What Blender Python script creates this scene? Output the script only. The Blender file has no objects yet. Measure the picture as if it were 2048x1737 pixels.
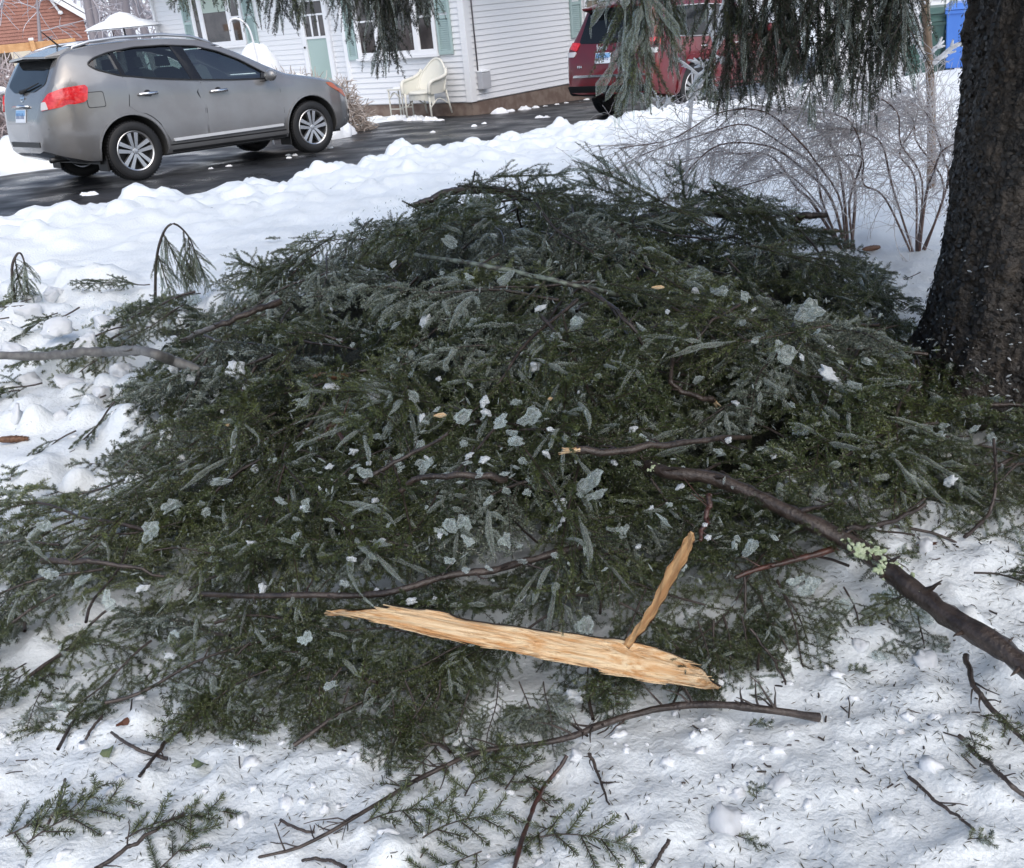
import bpy, bmesh, math, random
import numpy as np
from mathutils import Vector, Matrix
from mathutils.bvhtree import BVHTree

SC = bpy.context.scene
COL = SC.collection
random.seed(7)
RNG = np.random.default_rng(11)
R_ = math.radians

# ------------------------------------------------------------------ camera
FPX, PITCH, ROLL, CAMH = 1922.93, R_(24.173), R_(5.515), 1.663
cam_d = bpy.data.cameras.new('camera')
cam = bpy.data.objects.new('camera', cam_d)
COL.objects.link(cam)
cp, sp, cr, sr = math.cos(PITCH), math.sin(PITCH), math.cos(ROLL), math.sin(ROLL)
FW, UP, RT = Vector((0, cp, -sp)), Vector((0, sp, cp)), Vector((1, 0, 0))
CX_, CY_ = RT * cr - UP * sr, RT * sr + UP * cr
m = Matrix.Identity(4)
for i in range(3):
    m[i][0], m[i][1], m[i][2] = CX_[i], CY_[i], -FW[i]
m[2][3] = CAMH
cam.matrix_world = m
cam_d.sensor_width = 36
cam_d.sensor_fit = 'HORIZONTAL'
cam_d.lens = FPX / 2048 * 36
cam_d.clip_start = 0.05
cam_d.clip_end = 600
cam_d.dof.use_dof = False
SC.camera = cam
SC.render.resolution_x, SC.render.resolution_y = 1024, 868

# ------------------------------------------------------------------ sky and light (overcast winter day)
SUN_EL, SUN_ROT = R_(52), R_(165)
w = bpy.data.worlds.new('World')
SC.world = w
w.use_nodes = True
nt = w.node_tree
nt.nodes.clear()
sky = nt.nodes.new('ShaderNodeTexSky')
sky.sky_type = 'NISHITA'
sky.sun_disc = False
sky.sun_elevation = SUN_EL
sky.sun_rotation = SUN_ROT
sky.air_density = 1.0
sky.dust_density = 2.5
sky.ozone_density = 1.0
bg = nt.nodes.new('ShaderNodeBackground')
bg.inputs['Strength'].default_value = 0.10
wo = nt.nodes.new('ShaderNodeOutputWorld')
nt.links.new(sky.outputs[0], bg.inputs[0])
nt.links.new(bg.outputs[0], wo.inputs[0])
sun_d = bpy.data.lights.new('sun', 'SUN')
sun_d.energy = 1.2
sun_d.angle = R_(90)
sun_d.color = (1.0, 0.975, 0.93)
sun = bpy.data.objects.new('sun', sun_d)
COL.objects.link(sun)
# direction towards the sun: rotation measured from +Y towards +X
sd = Vector((math.sin(SUN_ROT) * math.cos(SUN_EL), math.cos(SUN_ROT) * math.cos(SUN_EL), math.sin(SUN_EL)))
sun.rotation_euler = sd.to_track_quat('Z', 'Y').to_euler()
sun.location = (0, 0, 30)
SC.view_settings.view_transform = 'Standard'
SC.view_settings.look = 'None'
SC.view_settings.gamma = 1
SC.view_settings.use_curve_mapping = False
SC.view_settings.exposure = 1.0
SC.cycles.transparent_max_bounces = 24
SC.cycles.max_bounces = 8

# ------------------------------------------------------------------ helpers
CAM0 = np.array([0, 0, CAMH])
def ray(px, py):
    a, b = px - 1024, py - 868.5
    u, v = a * cr - b * sr, a * sr + b * cr
    return np.array([0, cp, -sp]) + u / FPX * np.array([1, 0, 0]) - v / FPX * np.array([0, sp, cp])
def atz(px, py, z):
    d = ray(px, py)
    return CAM0 + d * ((z - CAMH) / d[2])
def atd(px, py, dist):
    d = ray(px, py)
    return CAM0 + d / math.hypot(d[0], d[1]) * dist
def atplane(px, py, P, N):
    d = ray(px, py)
    return CAM0 + d * (np.dot(np.array(P) - CAM0, N) / np.dot(d, N))

CARP = np.array([-4.9346, 13.1405])           # grey car: rear axle on the drive
HDG = R_(45.418)
HV = np.array([math.sin(HDG), math.cos(HDG)])   # along the drive
RV = np.array([math.cos(HDG), -math.sin(HDG)])  # towards the lawn
def st(x, y):
    qx, qy = x - CARP[0], y - CARP[1]
    return qx * HV[0] + qy * HV[1], qx * RV[0] + qy * RV[1]
def xy(s, t):
    return CARP[0] + s * HV[0] + t * RV[0], CARP[1] + s * HV[1] + t * RV[1]
def driveplane(x, y):
    s, t = st(x, y)
    return -.0375 * np.clip(s, -14, 14) + .0143 * t

def vnoise(x, y, seed=0):
    xi, yi = np.floor(x).astype(np.int64), np.floor(y).astype(np.int64)
    fx, fy = x - xi, y - yi
    fx, fy = fx * fx * fx * (fx * (fx * 6 - 15) + 10), fy * fy * fy * (fy * (fy * 6 - 15) + 10)
    def h(a, b):
        n = (a * 374761393 + b * 668265263 + seed * 974634529) & 0xffffffff
        n = ((n ^ (n >> 13)) * 1274126177) & 0xffffffff
        n = n ^ (n >> 16)
        return (n & 0xffff) / 32767.5 - 1
    return (h(xi, yi) * (1 - fx) + h(xi + 1, yi) * fx) * (1 - fy) + (h(xi, yi + 1) * (1 - fx) + h(xi + 1, yi + 1) * fx) * fy
def fbm(x, y, octv=4, seed=0, gain=.5):
    a, r, s = 1.0, 0, 1.0
    for o in range(octv):
        r = r + a * vnoise(x * s + o * 17.3, y * s - o * 9.1, seed + o)
        a *= gain
        s *= 2.03
    return r
def sstep(a, b, x):
    t = np.clip((x - a) / (b - a), 0, 1)
    return t * t * (3 - 2 * t)

def heapH(x, y):
    """height of the heap of fallen boughs over the lawn"""
    def dome(cx, cy, ax, ay, h, p=2.6):
        r = np.sqrt(((x - cx) / ax) ** 2 + ((y - cy) / ay) ** 2)
        return h * np.clip(1 - r ** p, 0, 1)
    z = np.maximum(dome(.12, 4.4, 1.85, 1.95, .60), dome(.98, 3.55, .85, 1.1, .40))
    z = np.maximum(z, dome(1.55, 2.75, .75, .42, .10))
    z = np.maximum(z, dome(1.45, 4.2, .55, .8, .20))
    z = np.maximum(z, dome(-.1, 2.75, 1.25, 1.0, .30))
    z = np.maximum(z, dome(-1.3, 4.9, 1.2, .55, .24))
    z = np.maximum(z, dome(-.95, 2.6, .75, .7, .16))
    z = np.maximum(z, dome(-2.0, 5.0, 1.3, .45, .14))
    return z * (1 + .26 * fbm(np.asarray(x) * 1.9 + 3, np.asarray(y) * 1.9, 2, 121))

BUMPS = []
def make_bumps():
    r = np.random.default_rng(5)
    L = []
    for i in range(1500):                    # clods on the ploughed bank
        s = r.uniform(-9, 11)
        t = 4.1 + abs(r.normal(0, .9))
        x, y = xy(s, t)
        L.append((x, y, r.uniform(.04, .18), r.uniform(.010, .045)))
    for i in range(1700):                    # trodden lumps near the camera
        L.append((r.uniform(-2.6, 2.2), r.uniform(1.0, 3.4), r.uniform(.012, .05), r.uniform(.004, .017)))
    for i in range(160):
        L.append((r.uniform(-3.4, -1.0), r.uniform(3.2, 6.2), r.uniform(.05, .16), r.uniform(.02, .075)))
    for i in range(70):
        L.append((r.uniform(.9, 1.9), r.uniform(1.6, 2.8), r.uniform(.03, .08), r.uniform(.01, .035)))
    for i in range(260):
        s, t = r.uniform(-3, 6), -2.7 - abs(r.normal(0, .5))
        x, y = xy(s, t)
        L.append((x, y, r.uniform(.08, .3), r.uniform(.03, .1)))
    return L
BUMPS = make_bumps()

def ground(x, y, fine=True):
    x = np.asarray(x, float)
    y = np.asarray(y, float)
    s, t = st(x, y)
    d = driveplane(x, y)
    wob = .22 * fbm(s * .7, t * .2, 3, 3) + .10 * vnoise(s * 3.1, t, 8)
    lawn = .15 + .035 * fbm(x * .5, y * .5, 3, 21)
    bankt = d + .17 + .05 * fbm(s * .8, t * .8, 3, 31)
    z = lawn + (bankt - lawn) * sstep(8.2, 4.8, t)
    near = sstep(3.55, 4.35, t + wob)
    z = (d - .06) * (1 - near) + z * near
    far = sstep(-2.35, -3.0, t + wob * .7)
    zf = d + .16 - .12 * sstep(6., 7.2, s) + .06 * fbm(x * .4, y * .4, 3, 41) * (1 - .7 * sstep(6., 7.2, s)) + .018 * np.clip(-3 - t, 0, 12)
    z = z * (1 - far) + zf * far
    # the lot at the house side of the drive stays asphalt up to the wall
    hs = sstep(6.2, 6.9, s) * sstep(-4.6, -4.2, t) * (1 - sstep(-2.2, -1.9, t)) * 0
    z = z * (1 - hs) + (d - .06) * hs
    snow = np.maximum(near, far)
    z = z + snow * (.03 * fbm(x * 1.3, y * 1.3, 4, 51) + .012 * fbm(x * 6, y * 6, 3, 61))
    r = np.hypot(x, y)
    z = z + snow * np.where(r < 9, .007 * fbm(x * 21, y * 21, 3, 71, .6), 0)
    # woodland slope far behind the houses
    z = z + 14 * sstep(55, 130, r)
    return z

def link(o, parent=None):
    COL.objects.link(o)
    if parent is not None:
        o.parent = parent
    return o
def tag(o, label=None, cat=None, group=None, kind=None):
    if label: o['label'] = label
    if cat: o['category'] = cat
    if group: o['group'] = group
    if kind: o['kind'] = kind
    return o
def empty(name, loc, rz=0, label=None, cat=None, group=None):
    o = bpy.data.objects.new(name, None)
    o.empty_display_size = .1
    COL.objects.link(o)
    o.location = loc
    o.rotation_euler = (0, 0, rz)
    return tag(o, label, cat, group)

class MB:
    """collects geometry for ONE mesh object"""
    def __init__(self):
        self.v, self.f, self.mi = [], [], []
    def add(self, vs, fs, mi=0):
        b = len(self.v)
        self.v += [tuple(map(float, p)) for p in vs]
        self.f += [tuple(b + i for i in f) for f in fs]
        self.mi += [mi] * len(fs)
        return self
    def box(self, lo, hi, M=None, mi=0):
        x0, y0, z0 = lo
        x1, y1, z1 = hi
        vs = [(x0, y0, z0), (x1, y0, z0), (x1, y1, z0), (x0, y1, z0), (x0, y0, z1), (x1, y0, z1), (x1, y1, z1), (x0, y1, z1)]
        if M is not None:
            vs = [M @ Vector(p) for p in vs]
        return self.add(vs, [(0, 3, 2, 1), (4, 5, 6, 7), (0, 1, 5, 4), (1, 2, 6, 5), (2, 3, 7, 6), (3, 0, 4, 7)], mi)
    def tube(self, pts, rad, n=8, cap=True, mi=0):
        pts = [Vector(p) for p in pts]
        if not hasattr(rad, '__len__'):
            rad = [rad] * len(pts)
        N = len(pts)
        vs, fs = [], []
        t0 = (pts[1] - pts[0]).normalized()
        a = t0.orthogonal().normalized()
        for i, p in enumerate(pts):
            t = (pts[min(i + 1, N - 1)] - pts[max(i - 1, 0)])
            t = t.normalized() if t.length > 1e-9 else t0
            a = (a - t * a.dot(t))
            a = a.normalized() if a.length > 1e-6 else t.orthogonal().normalized()
            b = t.cross(a)
            for k in range(n):
                an = 2 * math.pi * k / n
                vs.append(p + (a * math.cos(an) + b * math.sin(an)) * rad[i])
        for i in range(N - 1):
            for k in range(n):
                k2 = (k + 1) % n
                fs.append((i * n + k, i * n + k2, (i + 1) * n + k2, (i + 1) * n + k))
        if cap:
            fs.append(tuple(range(n - 1, -1, -1)))
            fs.append(tuple((N - 1) * n + k for k in range(n)))
        return self.add(vs, fs, mi)
    def lathe(self, prof, n=24, M=None, mi=0):
        """prof: (radius, height) pairs turned about the local z axis"""
        vs, fs = [], []
        for r, z in prof:
            for k in range(n):
                an = 2 * math.pi * k / n
                p = Vector((r * math.cos(an), r * math.sin(an), z))
                vs.append(M @ p if M is not None else p)
        for i in range(len(prof) - 1):
            for k in range(n):
                k2 = (k + 1) % n
                fs.append((i * n + k, i * n + k2, (i + 1) * n + k2, (i + 1) * n + k))
        return self.add(vs, fs, mi)
    def prism(self, poly, z0, z1, M=None, mi=0):
        n = len(poly)
        vs = [(p[0], p[1], z0) for p in poly] + [(p[0], p[1], z1) for p in poly]
        if M is not None:
            vs = [M @ Vector(p) for p in vs]
        fs = [tuple(range(n - 1, -1, -1)), tuple(range(n, 2 * n))] + [(i, (i + 1) % n, n + (i + 1) % n, n + i) for i in range(n)]
        return self.add(vs, fs, mi)
    def mesh(self, name, mats, smooth=False):
        me = bpy.data.meshes.new(name)
        me.from_pydata(self.v, [], self.f)
        for mt in (mats if isinstance(mats, (list, tuple)) else [mats]):
            me.materials.append(mt)
        if any(self.mi):
            me.polygons.foreach_set('material_index', self.mi)
        if smooth:
            me.polygons.foreach_set('use_smooth', [True] * len(me.polygons))
        me.update()
        return me
    def build(self, name, mats, parent=None, smooth=False, bevel=0):
        me = self.mesh(name, mats, smooth)
        if bevel:
            bm = bmesh.new()
            bm.from_mesh(me)
            bmesh.ops.remove_doubles(bm, verts=bm.verts, dist=1e-5)
            bmesh.ops.bevel(bm, geom=[e for e in bm.edges if len(e.link_faces) == 2 and e.calc_face_angle(0) > .5], offset=bevel, segments=2, affect='EDGES', profile=.6)
            bm.to_mesh(me)
            bm.free()
        return link(bpy.data.objects.new(name, me), parent)

def np_mesh(name, V, F, mat, smooth=False, attr=None):
    """V (n,3), F (m,k) index array with constant k"""
    V = np.ascontiguousarray(V, np.float32)
    F = np.ascontiguousarray(F, np.int32)
    me = bpy.data.meshes.new(name)
    me.vertices.add(len(V))
    me.vertices.foreach_set('co', V.ravel())
    k = F.shape[1]
    me.loops.add(F.size)
    me.loops.foreach_set('vertex_index', F.ravel())
    me.polygons.add(len(F))
    me.polygons.foreach_set('loop_start', np.arange(0, F.size, k, dtype=np.int32))
    me.polygons.foreach_set('loop_total', np.full(len(F), k, np.int32))
    if smooth:
        me.polygons.foreach_set('use_smooth', np.ones(len(F), bool))
    for mt in (mat if isinstance(mat, (list, tuple)) else [mat]):
        me.materials.append(mt)
    if attr is not None:
        at = me.attributes.new('tone', 'FLOAT', 'POINT')
        at.data.foreach_set('value', np.ascontiguousarray(attr, np.float32))
    me.update(calc_edges=True)
    return me

class NP:
    """numpy collector of tubes / quads"""
    def __init__(self):
        self.V, self.F, self.A, self.n = [], [], [], 0
    def put(self, V, F, a=0.0):
        self.V.append(np.asarray(V, float))
        self.F.append(np.asarray(F) + self.n)
        self.A.append(np.full(len(V), a) if np.isscalar(a) else np.asarray(a))
        self.n += len(V)
    def tube(self, P, rad, n=4, a=0.0, jit=0, rng=None):
        P = np.asarray(P, float)
        N = len(P)
        T = np.gradient(P, axis=0)
        T /= np.linalg.norm(T, axis=1, keepdims=True) + 1e-12
        ref = np.array([0.31, .22, .93]) if abs(T[0][2]) < .8 else np.array([.95, .2, .1])
        A = np.cross(T, ref)
        A /= np.linalg.norm(A, axis=1, keepdims=True) + 1e-12
        B = np.cross(T, A)
        an = np.arange(n) * 2 * np.pi / n
        rad = np.broadcast_to(np.asarray(rad, float), (N,))[:, None, None] * np.ones((1, n, 1))
        if jit:
            rad = rad * (1 + jit * rng.uniform(-1, 1, (N, n, 1)))
        V = P[:, None, :] + rad * (np.cos(an)[None, :, None] * A[:, None, :] + np.sin(an)[None, :, None] * B[:, None, :])
        i = np.arange(N - 1)[:, None] * n
        k = np.arange(n)[None, :]
        k2 = (k + 1) % n
        F = np.stack([i + k, i + k2, i + n + k2, i + n + k], -1).reshape(-1, 4)
        self.put(V.reshape(-1, 3), F, a)
    def mesh(self, name, mat, smooth=False):
        return np_mesh(name, np.concatenate(self.V), np.concatenate(self.F), mat, smooth, np.concatenate(self.A))
    def build(self, name, mat, parent=None, smooth=False):
        return link(bpy.data.objects.new(name, self.mesh(name, mat, smooth)), parent)

def smooth_curve(pts, n):
    """Catmull-Rom through pts"""
    P = np.asarray(pts, float)
    P = np.vstack([2 * P[0] - P[1], P, 2 * P[-1] - P[-2]])
    m_ = len(P) - 3
    out = []
    for q in np.linspace(0, m_ - 1e-6, n):
        i = int(q)
        t = q - i
        a, b, c, d = P[i:i + 4]
        out.append(.5 * (2 * b + (c - a) * t + (2 * a - 5 * b + 4 * c - d) * t * t + (3 * b - a - 3 * c + d) * t ** 3))
    return np.array(out)

def copy_tree(o, parent=None):
    c = o.copy()
    COL.objects.link(c)
    if parent is not None:
        c.parent = parent
    for ch in o.children:
        copy_tree(ch, c)
    return c

# ------------------------------------------------------------------ materials
def mat(name, col, rough=.6, metal=0., coat=0., spec=.5, col2=None, vscale=4., vdetail=4., vpos=(.4, .6), bump=0., bscale=60., bdist=.01, rvar=0., stretch=None, tone=None, extra=None, coatr=.05):
    mt = bpy.data.materials.new(name)
    mt.use_nodes = True
    N = mt.node_tree
    p = N.nodes['Principled BSDF']
    p.inputs['Base Color'].default_value = (*col, 1)
    p.inputs['Roughness'].default_value = rough
    p.inputs['Metallic'].default_value = metal
    p.inputs['Coat Weight'].default_value = coat
    p.inputs['Coat Roughness'].default_value = coatr
    p.inputs['Specular IOR Level'].default_value = spec
    tc = N.nodes.new('ShaderNodeTexCoord')
    src = tc.outputs['Object']
    if stretch:
        mp = N.nodes.new('ShaderNodeMapping')
        mp.inputs['Scale'].default_value = stretch
        N.links.new(src, mp.inputs['Vector'])
        src = mp.outputs['Vector']
    def noise(scale, detail=4.):
        n = N.nodes.new('ShaderNodeTexNoise')
        n.inputs['Scale'].default_value = scale
        n.inputs['Detail'].default_value = detail
        N.links.new(src, n.inputs['Vector'])
        return n
    if col2 is not None:
        if tone:
            at = N.nodes.new('ShaderNodeAttribute')
            at.attribute_name = 'tone'
            fac = at.outputs['Fac']
        else:
            n = noise(vscale, vdetail)
            rp = N.nodes.new('ShaderNodeValToRGB')
            rp.color_ramp.elements[0].position = vpos[0]
            rp.color_ramp.elements[1].position = vpos[1]
            N.links.new(n.outputs['Fac'], rp.inputs['Fac'])
            fac = rp.outputs['Color']
        mx = N.nodes.new('ShaderNodeMixRGB')
        mx.inputs[1].default_value = (*col, 1)
        mx.inputs[2].default_value = (*col2, 1)
        N.links.new(fac, mx.inputs[0])
        N.links.new(mx.outputs[0], p.inputs['Base Color'])
    if rvar:
        n = noise(vscale * 1.7)
        mr = N.nodes.new('ShaderNodeMapRange')
        mr.inputs['From Min'].default_value = .35
        mr.inputs['From Max'].default_value = .65
        mr.inputs['To Min'].default_value = max(0.02, rough - rvar)
        mr.inputs['To Max'].default_value = min(1, rough + rvar)
        N.links.new(n.outputs['Fac'], mr.inputs['Value'])
        N.links.new(mr.outputs[0], p.inputs['Roughness'])
    if bump:
        n = noise(bscale, 5.)
        b = N.nodes.new('ShaderNodeBump')
        b.inputs['Strength'].default_value = bump
        b.inputs['Distance'].default_value = bdist
        N.links.new(n.outputs['Fac'], b.inputs['Height'])
        N.links.new(b.outputs[0], p.inputs['Normal'])
    return mt

def ice_mat(name, col, lo, hi, rough=.12, nsc=45, bd=.006):
    mt = bpy.data.materials.new(name)
    mt.use_nodes = True
    N = mt.node_tree
    p = N.nodes['Principled BSDF']
    p.inputs['Base Color'].default_value = (*col, 1)
    p.inputs['Roughness'].default_value = rough
    p.inputs['Specular IOR Level'].default_value = .6
    tr = N.nodes.new('ShaderNodeBsdfTransparent')
    tr.inputs['Color'].default_value = (.93, .96, .95, 1)
    lw = N.nodes.new('ShaderNodeLayerWeight')
    lw.inputs['Blend'].default_value = .45
    tc = N.nodes.new('ShaderNodeTexCoord')
    n = N.nodes.new('ShaderNodeTexNoise')
    n.inputs['Scale'].default_value = nsc
    N.links.new(tc.outputs['Object'], n.inputs['Vector'])
    ad = N.nodes.new('ShaderNodeMath')
    ad.operation = 'MULTIPLY_ADD'
    N.links.new(n.outputs['Fac'], ad.inputs[0])
    ad.inputs[1].default_value = .5
    N.links.new(lw.outputs['Facing'], ad.inputs[2])
    mr = N.nodes.new('ShaderNodeMapRange')
    mr.inputs['From Min'].default_value = .2
    mr.inputs['From Max'].default_value = 1.1
    mr.inputs['To Min'].default_value = lo
    mr.inputs['To Max'].default_value = hi
    N.links.new(ad.outputs[0], mr.inputs['Value'])
    b = N.nodes.new('ShaderNodeBump')
    b.inputs['Strength'].default_value = .5
    b.inputs['Distance'].default_value = bd
    N.links.new(n.outputs['Fac'], b.inputs['Height'])
    N.links.new(b.outputs[0], p.inputs['Normal'])
    mx = N.nodes.new('ShaderNodeMixShader')
    N.links.new(mr.outputs[0], mx.inputs[0])
    N.links.new(tr.outputs[0], mx.inputs[1])
    N.links.new(p.outputs[0], mx.inputs[2])
    N.links.new(mx.outputs[0], N.nodes['Material Output'].inputs['Surface'])
    return mt

def glass_mat(name, tint, refl=.06):
    mt = bpy.data.materials.new(name)
    mt.use_nodes = True
    N = mt.node_tree
    N.nodes.remove(N.nodes['Principled BSDF'])
    tr = N.nodes.new('ShaderNodeBsdfTransparent')
    tr.inputs['Color'].default_value = (*tint, 1)
    gl = N.nodes.new('ShaderNodeBsdfGlossy')
    gl.inputs['Roughness'].default_value = .04
    fr = N.nodes.new('ShaderNodeFresnel')
    fr.inputs['IOR'].default_value = 1.5
    ad = N.nodes.new('ShaderNodeMath')
    ad.operation = 'ADD'
    ad.inputs[1].default_value = refl
    N.links.new(fr.outputs[0], ad.inputs[0])
    mx = N.nodes.new('ShaderNodeMixShader')
    N.links.new(ad.outputs[0], mx.inputs[0])
    N.links.new(tr.outputs[0], mx.inputs[1])
    N.links.new(gl.outputs[0], mx.inputs[2])
    N.links.new(mx.outputs[0], N.nodes['Material Output'].inputs['Surface'])
    return mt

M = {}
M['snow'] = mat('snow', (.79, .825, .84), .55, col2=(.72, .755, .77), vscale=3, bump=.6, bscale=75, bdist=.010)
M['snowclod'] = mat('snow_clod', (.79, .81, .835), .6, bump=.5, bscale=30, bdist=.02)
M['asphalt'] = mat('wet_asphalt', (.012, .013, .015), .42, spec=.35, col2=(.030, .032, .036), vscale=.9, vdetail=6, rvar=.2, bump=.25, bscale=140, bdist=.004, stretch=(1, 1, 1))
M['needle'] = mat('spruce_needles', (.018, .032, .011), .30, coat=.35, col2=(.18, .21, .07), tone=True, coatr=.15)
M['needle_dark'] = mat('shaded_spruce_needles', (.008, .015, .006), .4, coat=.1, col2=(.07, .085, .035), tone=True, coatr=.2)  # darker copy of the needles: backlit shade put into the colour
M['needle_icy'] = mat('ice_glazed_needles', (.05, .065, .045), .2, coat=.7, col2=(.21, .24, .18), tone=True, coatr=.08)
M['needle_dry'] = mat('browned_needles', (.09, .05, .018), .5)
M['litter'] = mat('fallen_needles', (.035, .04, .02), .5, col2=(.11, .085, .045), tone=True)
M['bark'] = mat('branch_bark', (.028, .019, .015), .42, coat=.2, col2=(.06, .043, .035), vscale=25, bump=.8, bscale=90, bdist=.006)
M['barkgrey'] = mat('grey_branch_bark', (.10, .095, .09), .5, col2=(.16, .155, .145), vscale=30, bump=.6, bscale=90, bdist=.004)
M['barklichen'] = mat('lichened_branch_bark', (.06, .055, .045), .55, col2=(.20, .23, .18), vscale=35, bump=.6, bscale=90, bdist=.004)
M['barkred'] = mat('reddish_branch_bark', (.075, .026, .017), .38, coat=.3, col2=(.035, .018, .013), vscale=25, bump=.6, bscale=90, bdist=.004)
M['trunk'] = mat('spruce_trunk_bark', (.013, .010, .008), .5, coat=.06, col2=(.045, .034, .025), vscale=16, vdetail=8, vpos=(.38, .68), bump=.9, bscale=55, bdist=.02, coatr=.3)
M['lichen'] = mat('pale_green_lichen', (.33, .40, .24), .8, col2=(.48, .54, .38), vscale=70, bump=.8, bscale=120, bdist=.004)
M['ice'] = ice_mat('clear_ice', (.70, .76, .75), .05, .60, .06, 1.6, .006)
M['icesleeve'] = ice_mat('ice_glaze', (.56, .61, .57), .06, .50, .06)
M['icewhite'] = ice_mat('rime_ice', (.74, .77, .79), .55, .95, .3, 3, .006)
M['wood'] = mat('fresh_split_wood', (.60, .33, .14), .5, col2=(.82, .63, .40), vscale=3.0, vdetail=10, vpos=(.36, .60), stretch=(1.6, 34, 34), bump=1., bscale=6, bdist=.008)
M['woodamber'] = mat('amber_split_wood', (.36, .19, .08), .5, coat=.1, col2=(.56, .35, .17), vscale=3, vdetail=8, stretch=(1.5, 30, 30), bump=.6, bscale=6, bdist=.004)  # deeper amber wood tone, for the raised splinter
M['matted'] = mat('matted_brush', (.008, .011, .006), .8, col2=(.022, .024, .013), vscale=40, bump=1, bscale=80, bdist=.03)  # near-black colour standing in for the shade between the boughs
M['cone'] = mat('cone_scales', (.10, .045, .022), .5, col2=(.17, .085, .045), vscale=60)
M['leafbrown'] = mat('dead_leaf', (.11, .04, .02), .5)
M['leafgreen'] = mat('faded_green_leaf', (.12, .15, .07), .5)

# ------------------------------------------------------------------ setting: snow ground, drive, slope
def axis(segs):
    out = [segs[0][0]]
    for a, b, d in segs:
        n = max(1, int(round((b - a) / d)))
        out += list(np.linspace(a, b, n + 1)[1:])
    return np.array(out)
gx = axis([(-140, -40, 5), (-40, -14, .8), (-14, -5.5, .14), (-5.5, -2.4, .05), (-2.4, 2.3, .021), (2.3, 5, .05), (5, 12, .14), (12, 40, .8), (40, 140, 5)])
gy = axis([(-30, -4, 2), (-4, .8, .2), (.8, 3.6, .019), (3.6, 7, .034), (7, 15, .05), (15, 26, .15), (26, 60, .8), (60, 170, 4)])
GX, GY = np.meshgrid(gx, gy)
GZ = ground(GX, GY)
for (bx, by, br, bh) in BUMPS:
    i0, i1 = np.searchsorted(gx, (bx - br, bx + br))
    j0, j1 = np.searchsorted(gy, (by - br, by + br))
    if i1 - i0 < 2 or j1 - j0 < 2:
        continue
    X, Y = GX[j0:j1, i0:i1], GY[j0:j1, i0:i1]
    d2 = ((X - bx) ** 2 + (Y - by) ** 2) / br ** 2
    s_, t_ = st(X, Y)
    GZ[j0:j1, i0:i1] += bh * np.clip(1 - d2, 0, 1) ** .65 * ((t_ > 3.9) | (t_ < -2.6))
nx, ny = len(gx), len(gy)
ii = (np.arange(ny - 1)[:, None] * nx + np.arange(nx - 1)[None, :])
F = np.stack([ii, ii + 1, ii + nx + 1, ii + nx], -1).reshape(-1, 4)
gme = np_mesh('snow_ground', np.stack([GX, GY, GZ], -1).reshape(-1, 3), F, M['snow'], True)
ground_o = link(bpy.data.objects.new('snow_ground', gme))
tag(ground_o, kind='structure')
def gz(x, y):
    i = min(max(np.searchsorted(gx, x), 1), nx - 1)
    j = min(max(np.searchsorted(gy, y), 1), ny - 1)
    fx = (x - gx[i - 1]) / (gx[i] - gx[i - 1])
    fy = (y - gy[j - 1]) / (gy[j] - gy[j - 1])
    return float((GZ[j - 1, i - 1] * (1 - fx) + GZ[j - 1, i] * fx) * (1 - fy) + (GZ[j, i - 1] * (1 - fx) + GZ[j, i] * fx) * fy)

# drive: a sheet of asphalt on its own plane
ss = np.linspace(-16, 22, 190)
tt = np.linspace(-4.4, 4.7, 46)
SS, TT = np.meshgrid(ss, tt)
DX, DY = xy(SS, TT)
DZ = driveplane(DX, DY) + .006 * fbm(SS * .6, TT * .6, 2, 5)
DZ = np.where(TT < -2.7, DZ - .0, DZ)
ii = (np.arange(len(tt) - 1)[:, None] * len(ss) + np.arange(len(ss) - 1)[None, :])
F = np.stack([ii, ii + 1, ii + len(ss) + 1, ii + len(ss)], -1).reshape(-1, 4)
drive_o = link(bpy.data.objects.new('driveway', np_mesh('driveway', np.stack([DX, DY, DZ], -1).reshape(-1, 3), F, M['asphalt'], True)))
tag(drive_o, kind='structure')

# ------------------------------------------------------------------ vehicles
from mathutils.geometry import delaunay_2d_cdt
M['paintgrey'] = mat('grey_metallic_paint', (.235, .235, .238), .24, metal=.4, coat=.8, col2=(.205, .20, .20), vscale=2.2, vdetail=6)
M['paintred'] = mat('dark_red_paint', (.15, .012, .018), .3, metal=.25, coat=.7, col2=(.125, .013, .018), vscale=3)
M['blackplastic'] = mat('black_plastic', (.012, .012, .013), .5)
M['gloss_black'] = mat('gloss_black_trim', (.008, .008, .009), .15)
M['rubber'] = mat('tyre_rubber', (.012, .012, .013), .62, bump=.4, bscale=60)
M['chrome'] = mat('chrome', (.72, .72, .73), .16, metal=1)
M['bright_strip'] = mat('bright_strip', (.72, .72, .73), .3, metal=.3)
M['alloy'] = mat('alloy', (.56, .56, .57), .28, metal=.9)
M['disc'] = mat('wheel_well_dark', (.02, .02, .021), .5, metal=.3)
M['interior'] = mat('car_interior', (.05, .05, .05), .8)
M['seat'] = mat('seat_fabric', (.09, .09, .088), .8)
M['carglass'] = glass_mat('tinted_glass', (.30, .36, .34), .05)
M['carglass_clear'] = glass_mat('lightly_tinted_glass', (.66, .80, .76), .14)
M['darkglass'] = mat('dark_rear_glass', (.010, .012, .014), .08, spec=.35)
M['redlens'] = mat('red_lens', (.55, .012, .018), .12, coat=.8, col2=(.70, .035, .04), vscale=22, vdetail=2)
M['clearlens'] = mat('clear_lens', (.62, .60, .60), .1, coat=.6)
M['amber'] = mat('amber_lens', (.45, .11, .05), .15, coat=.6)
M['plate_blue'] = mat('plate_blue', (.22, .42, .68), .4)
M['plate_white'] = mat('plate_white', (.70, .74, .80), .4)
M['plate_ink'] = mat('plate_ink', (.03, .08, .25), .5)
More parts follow.
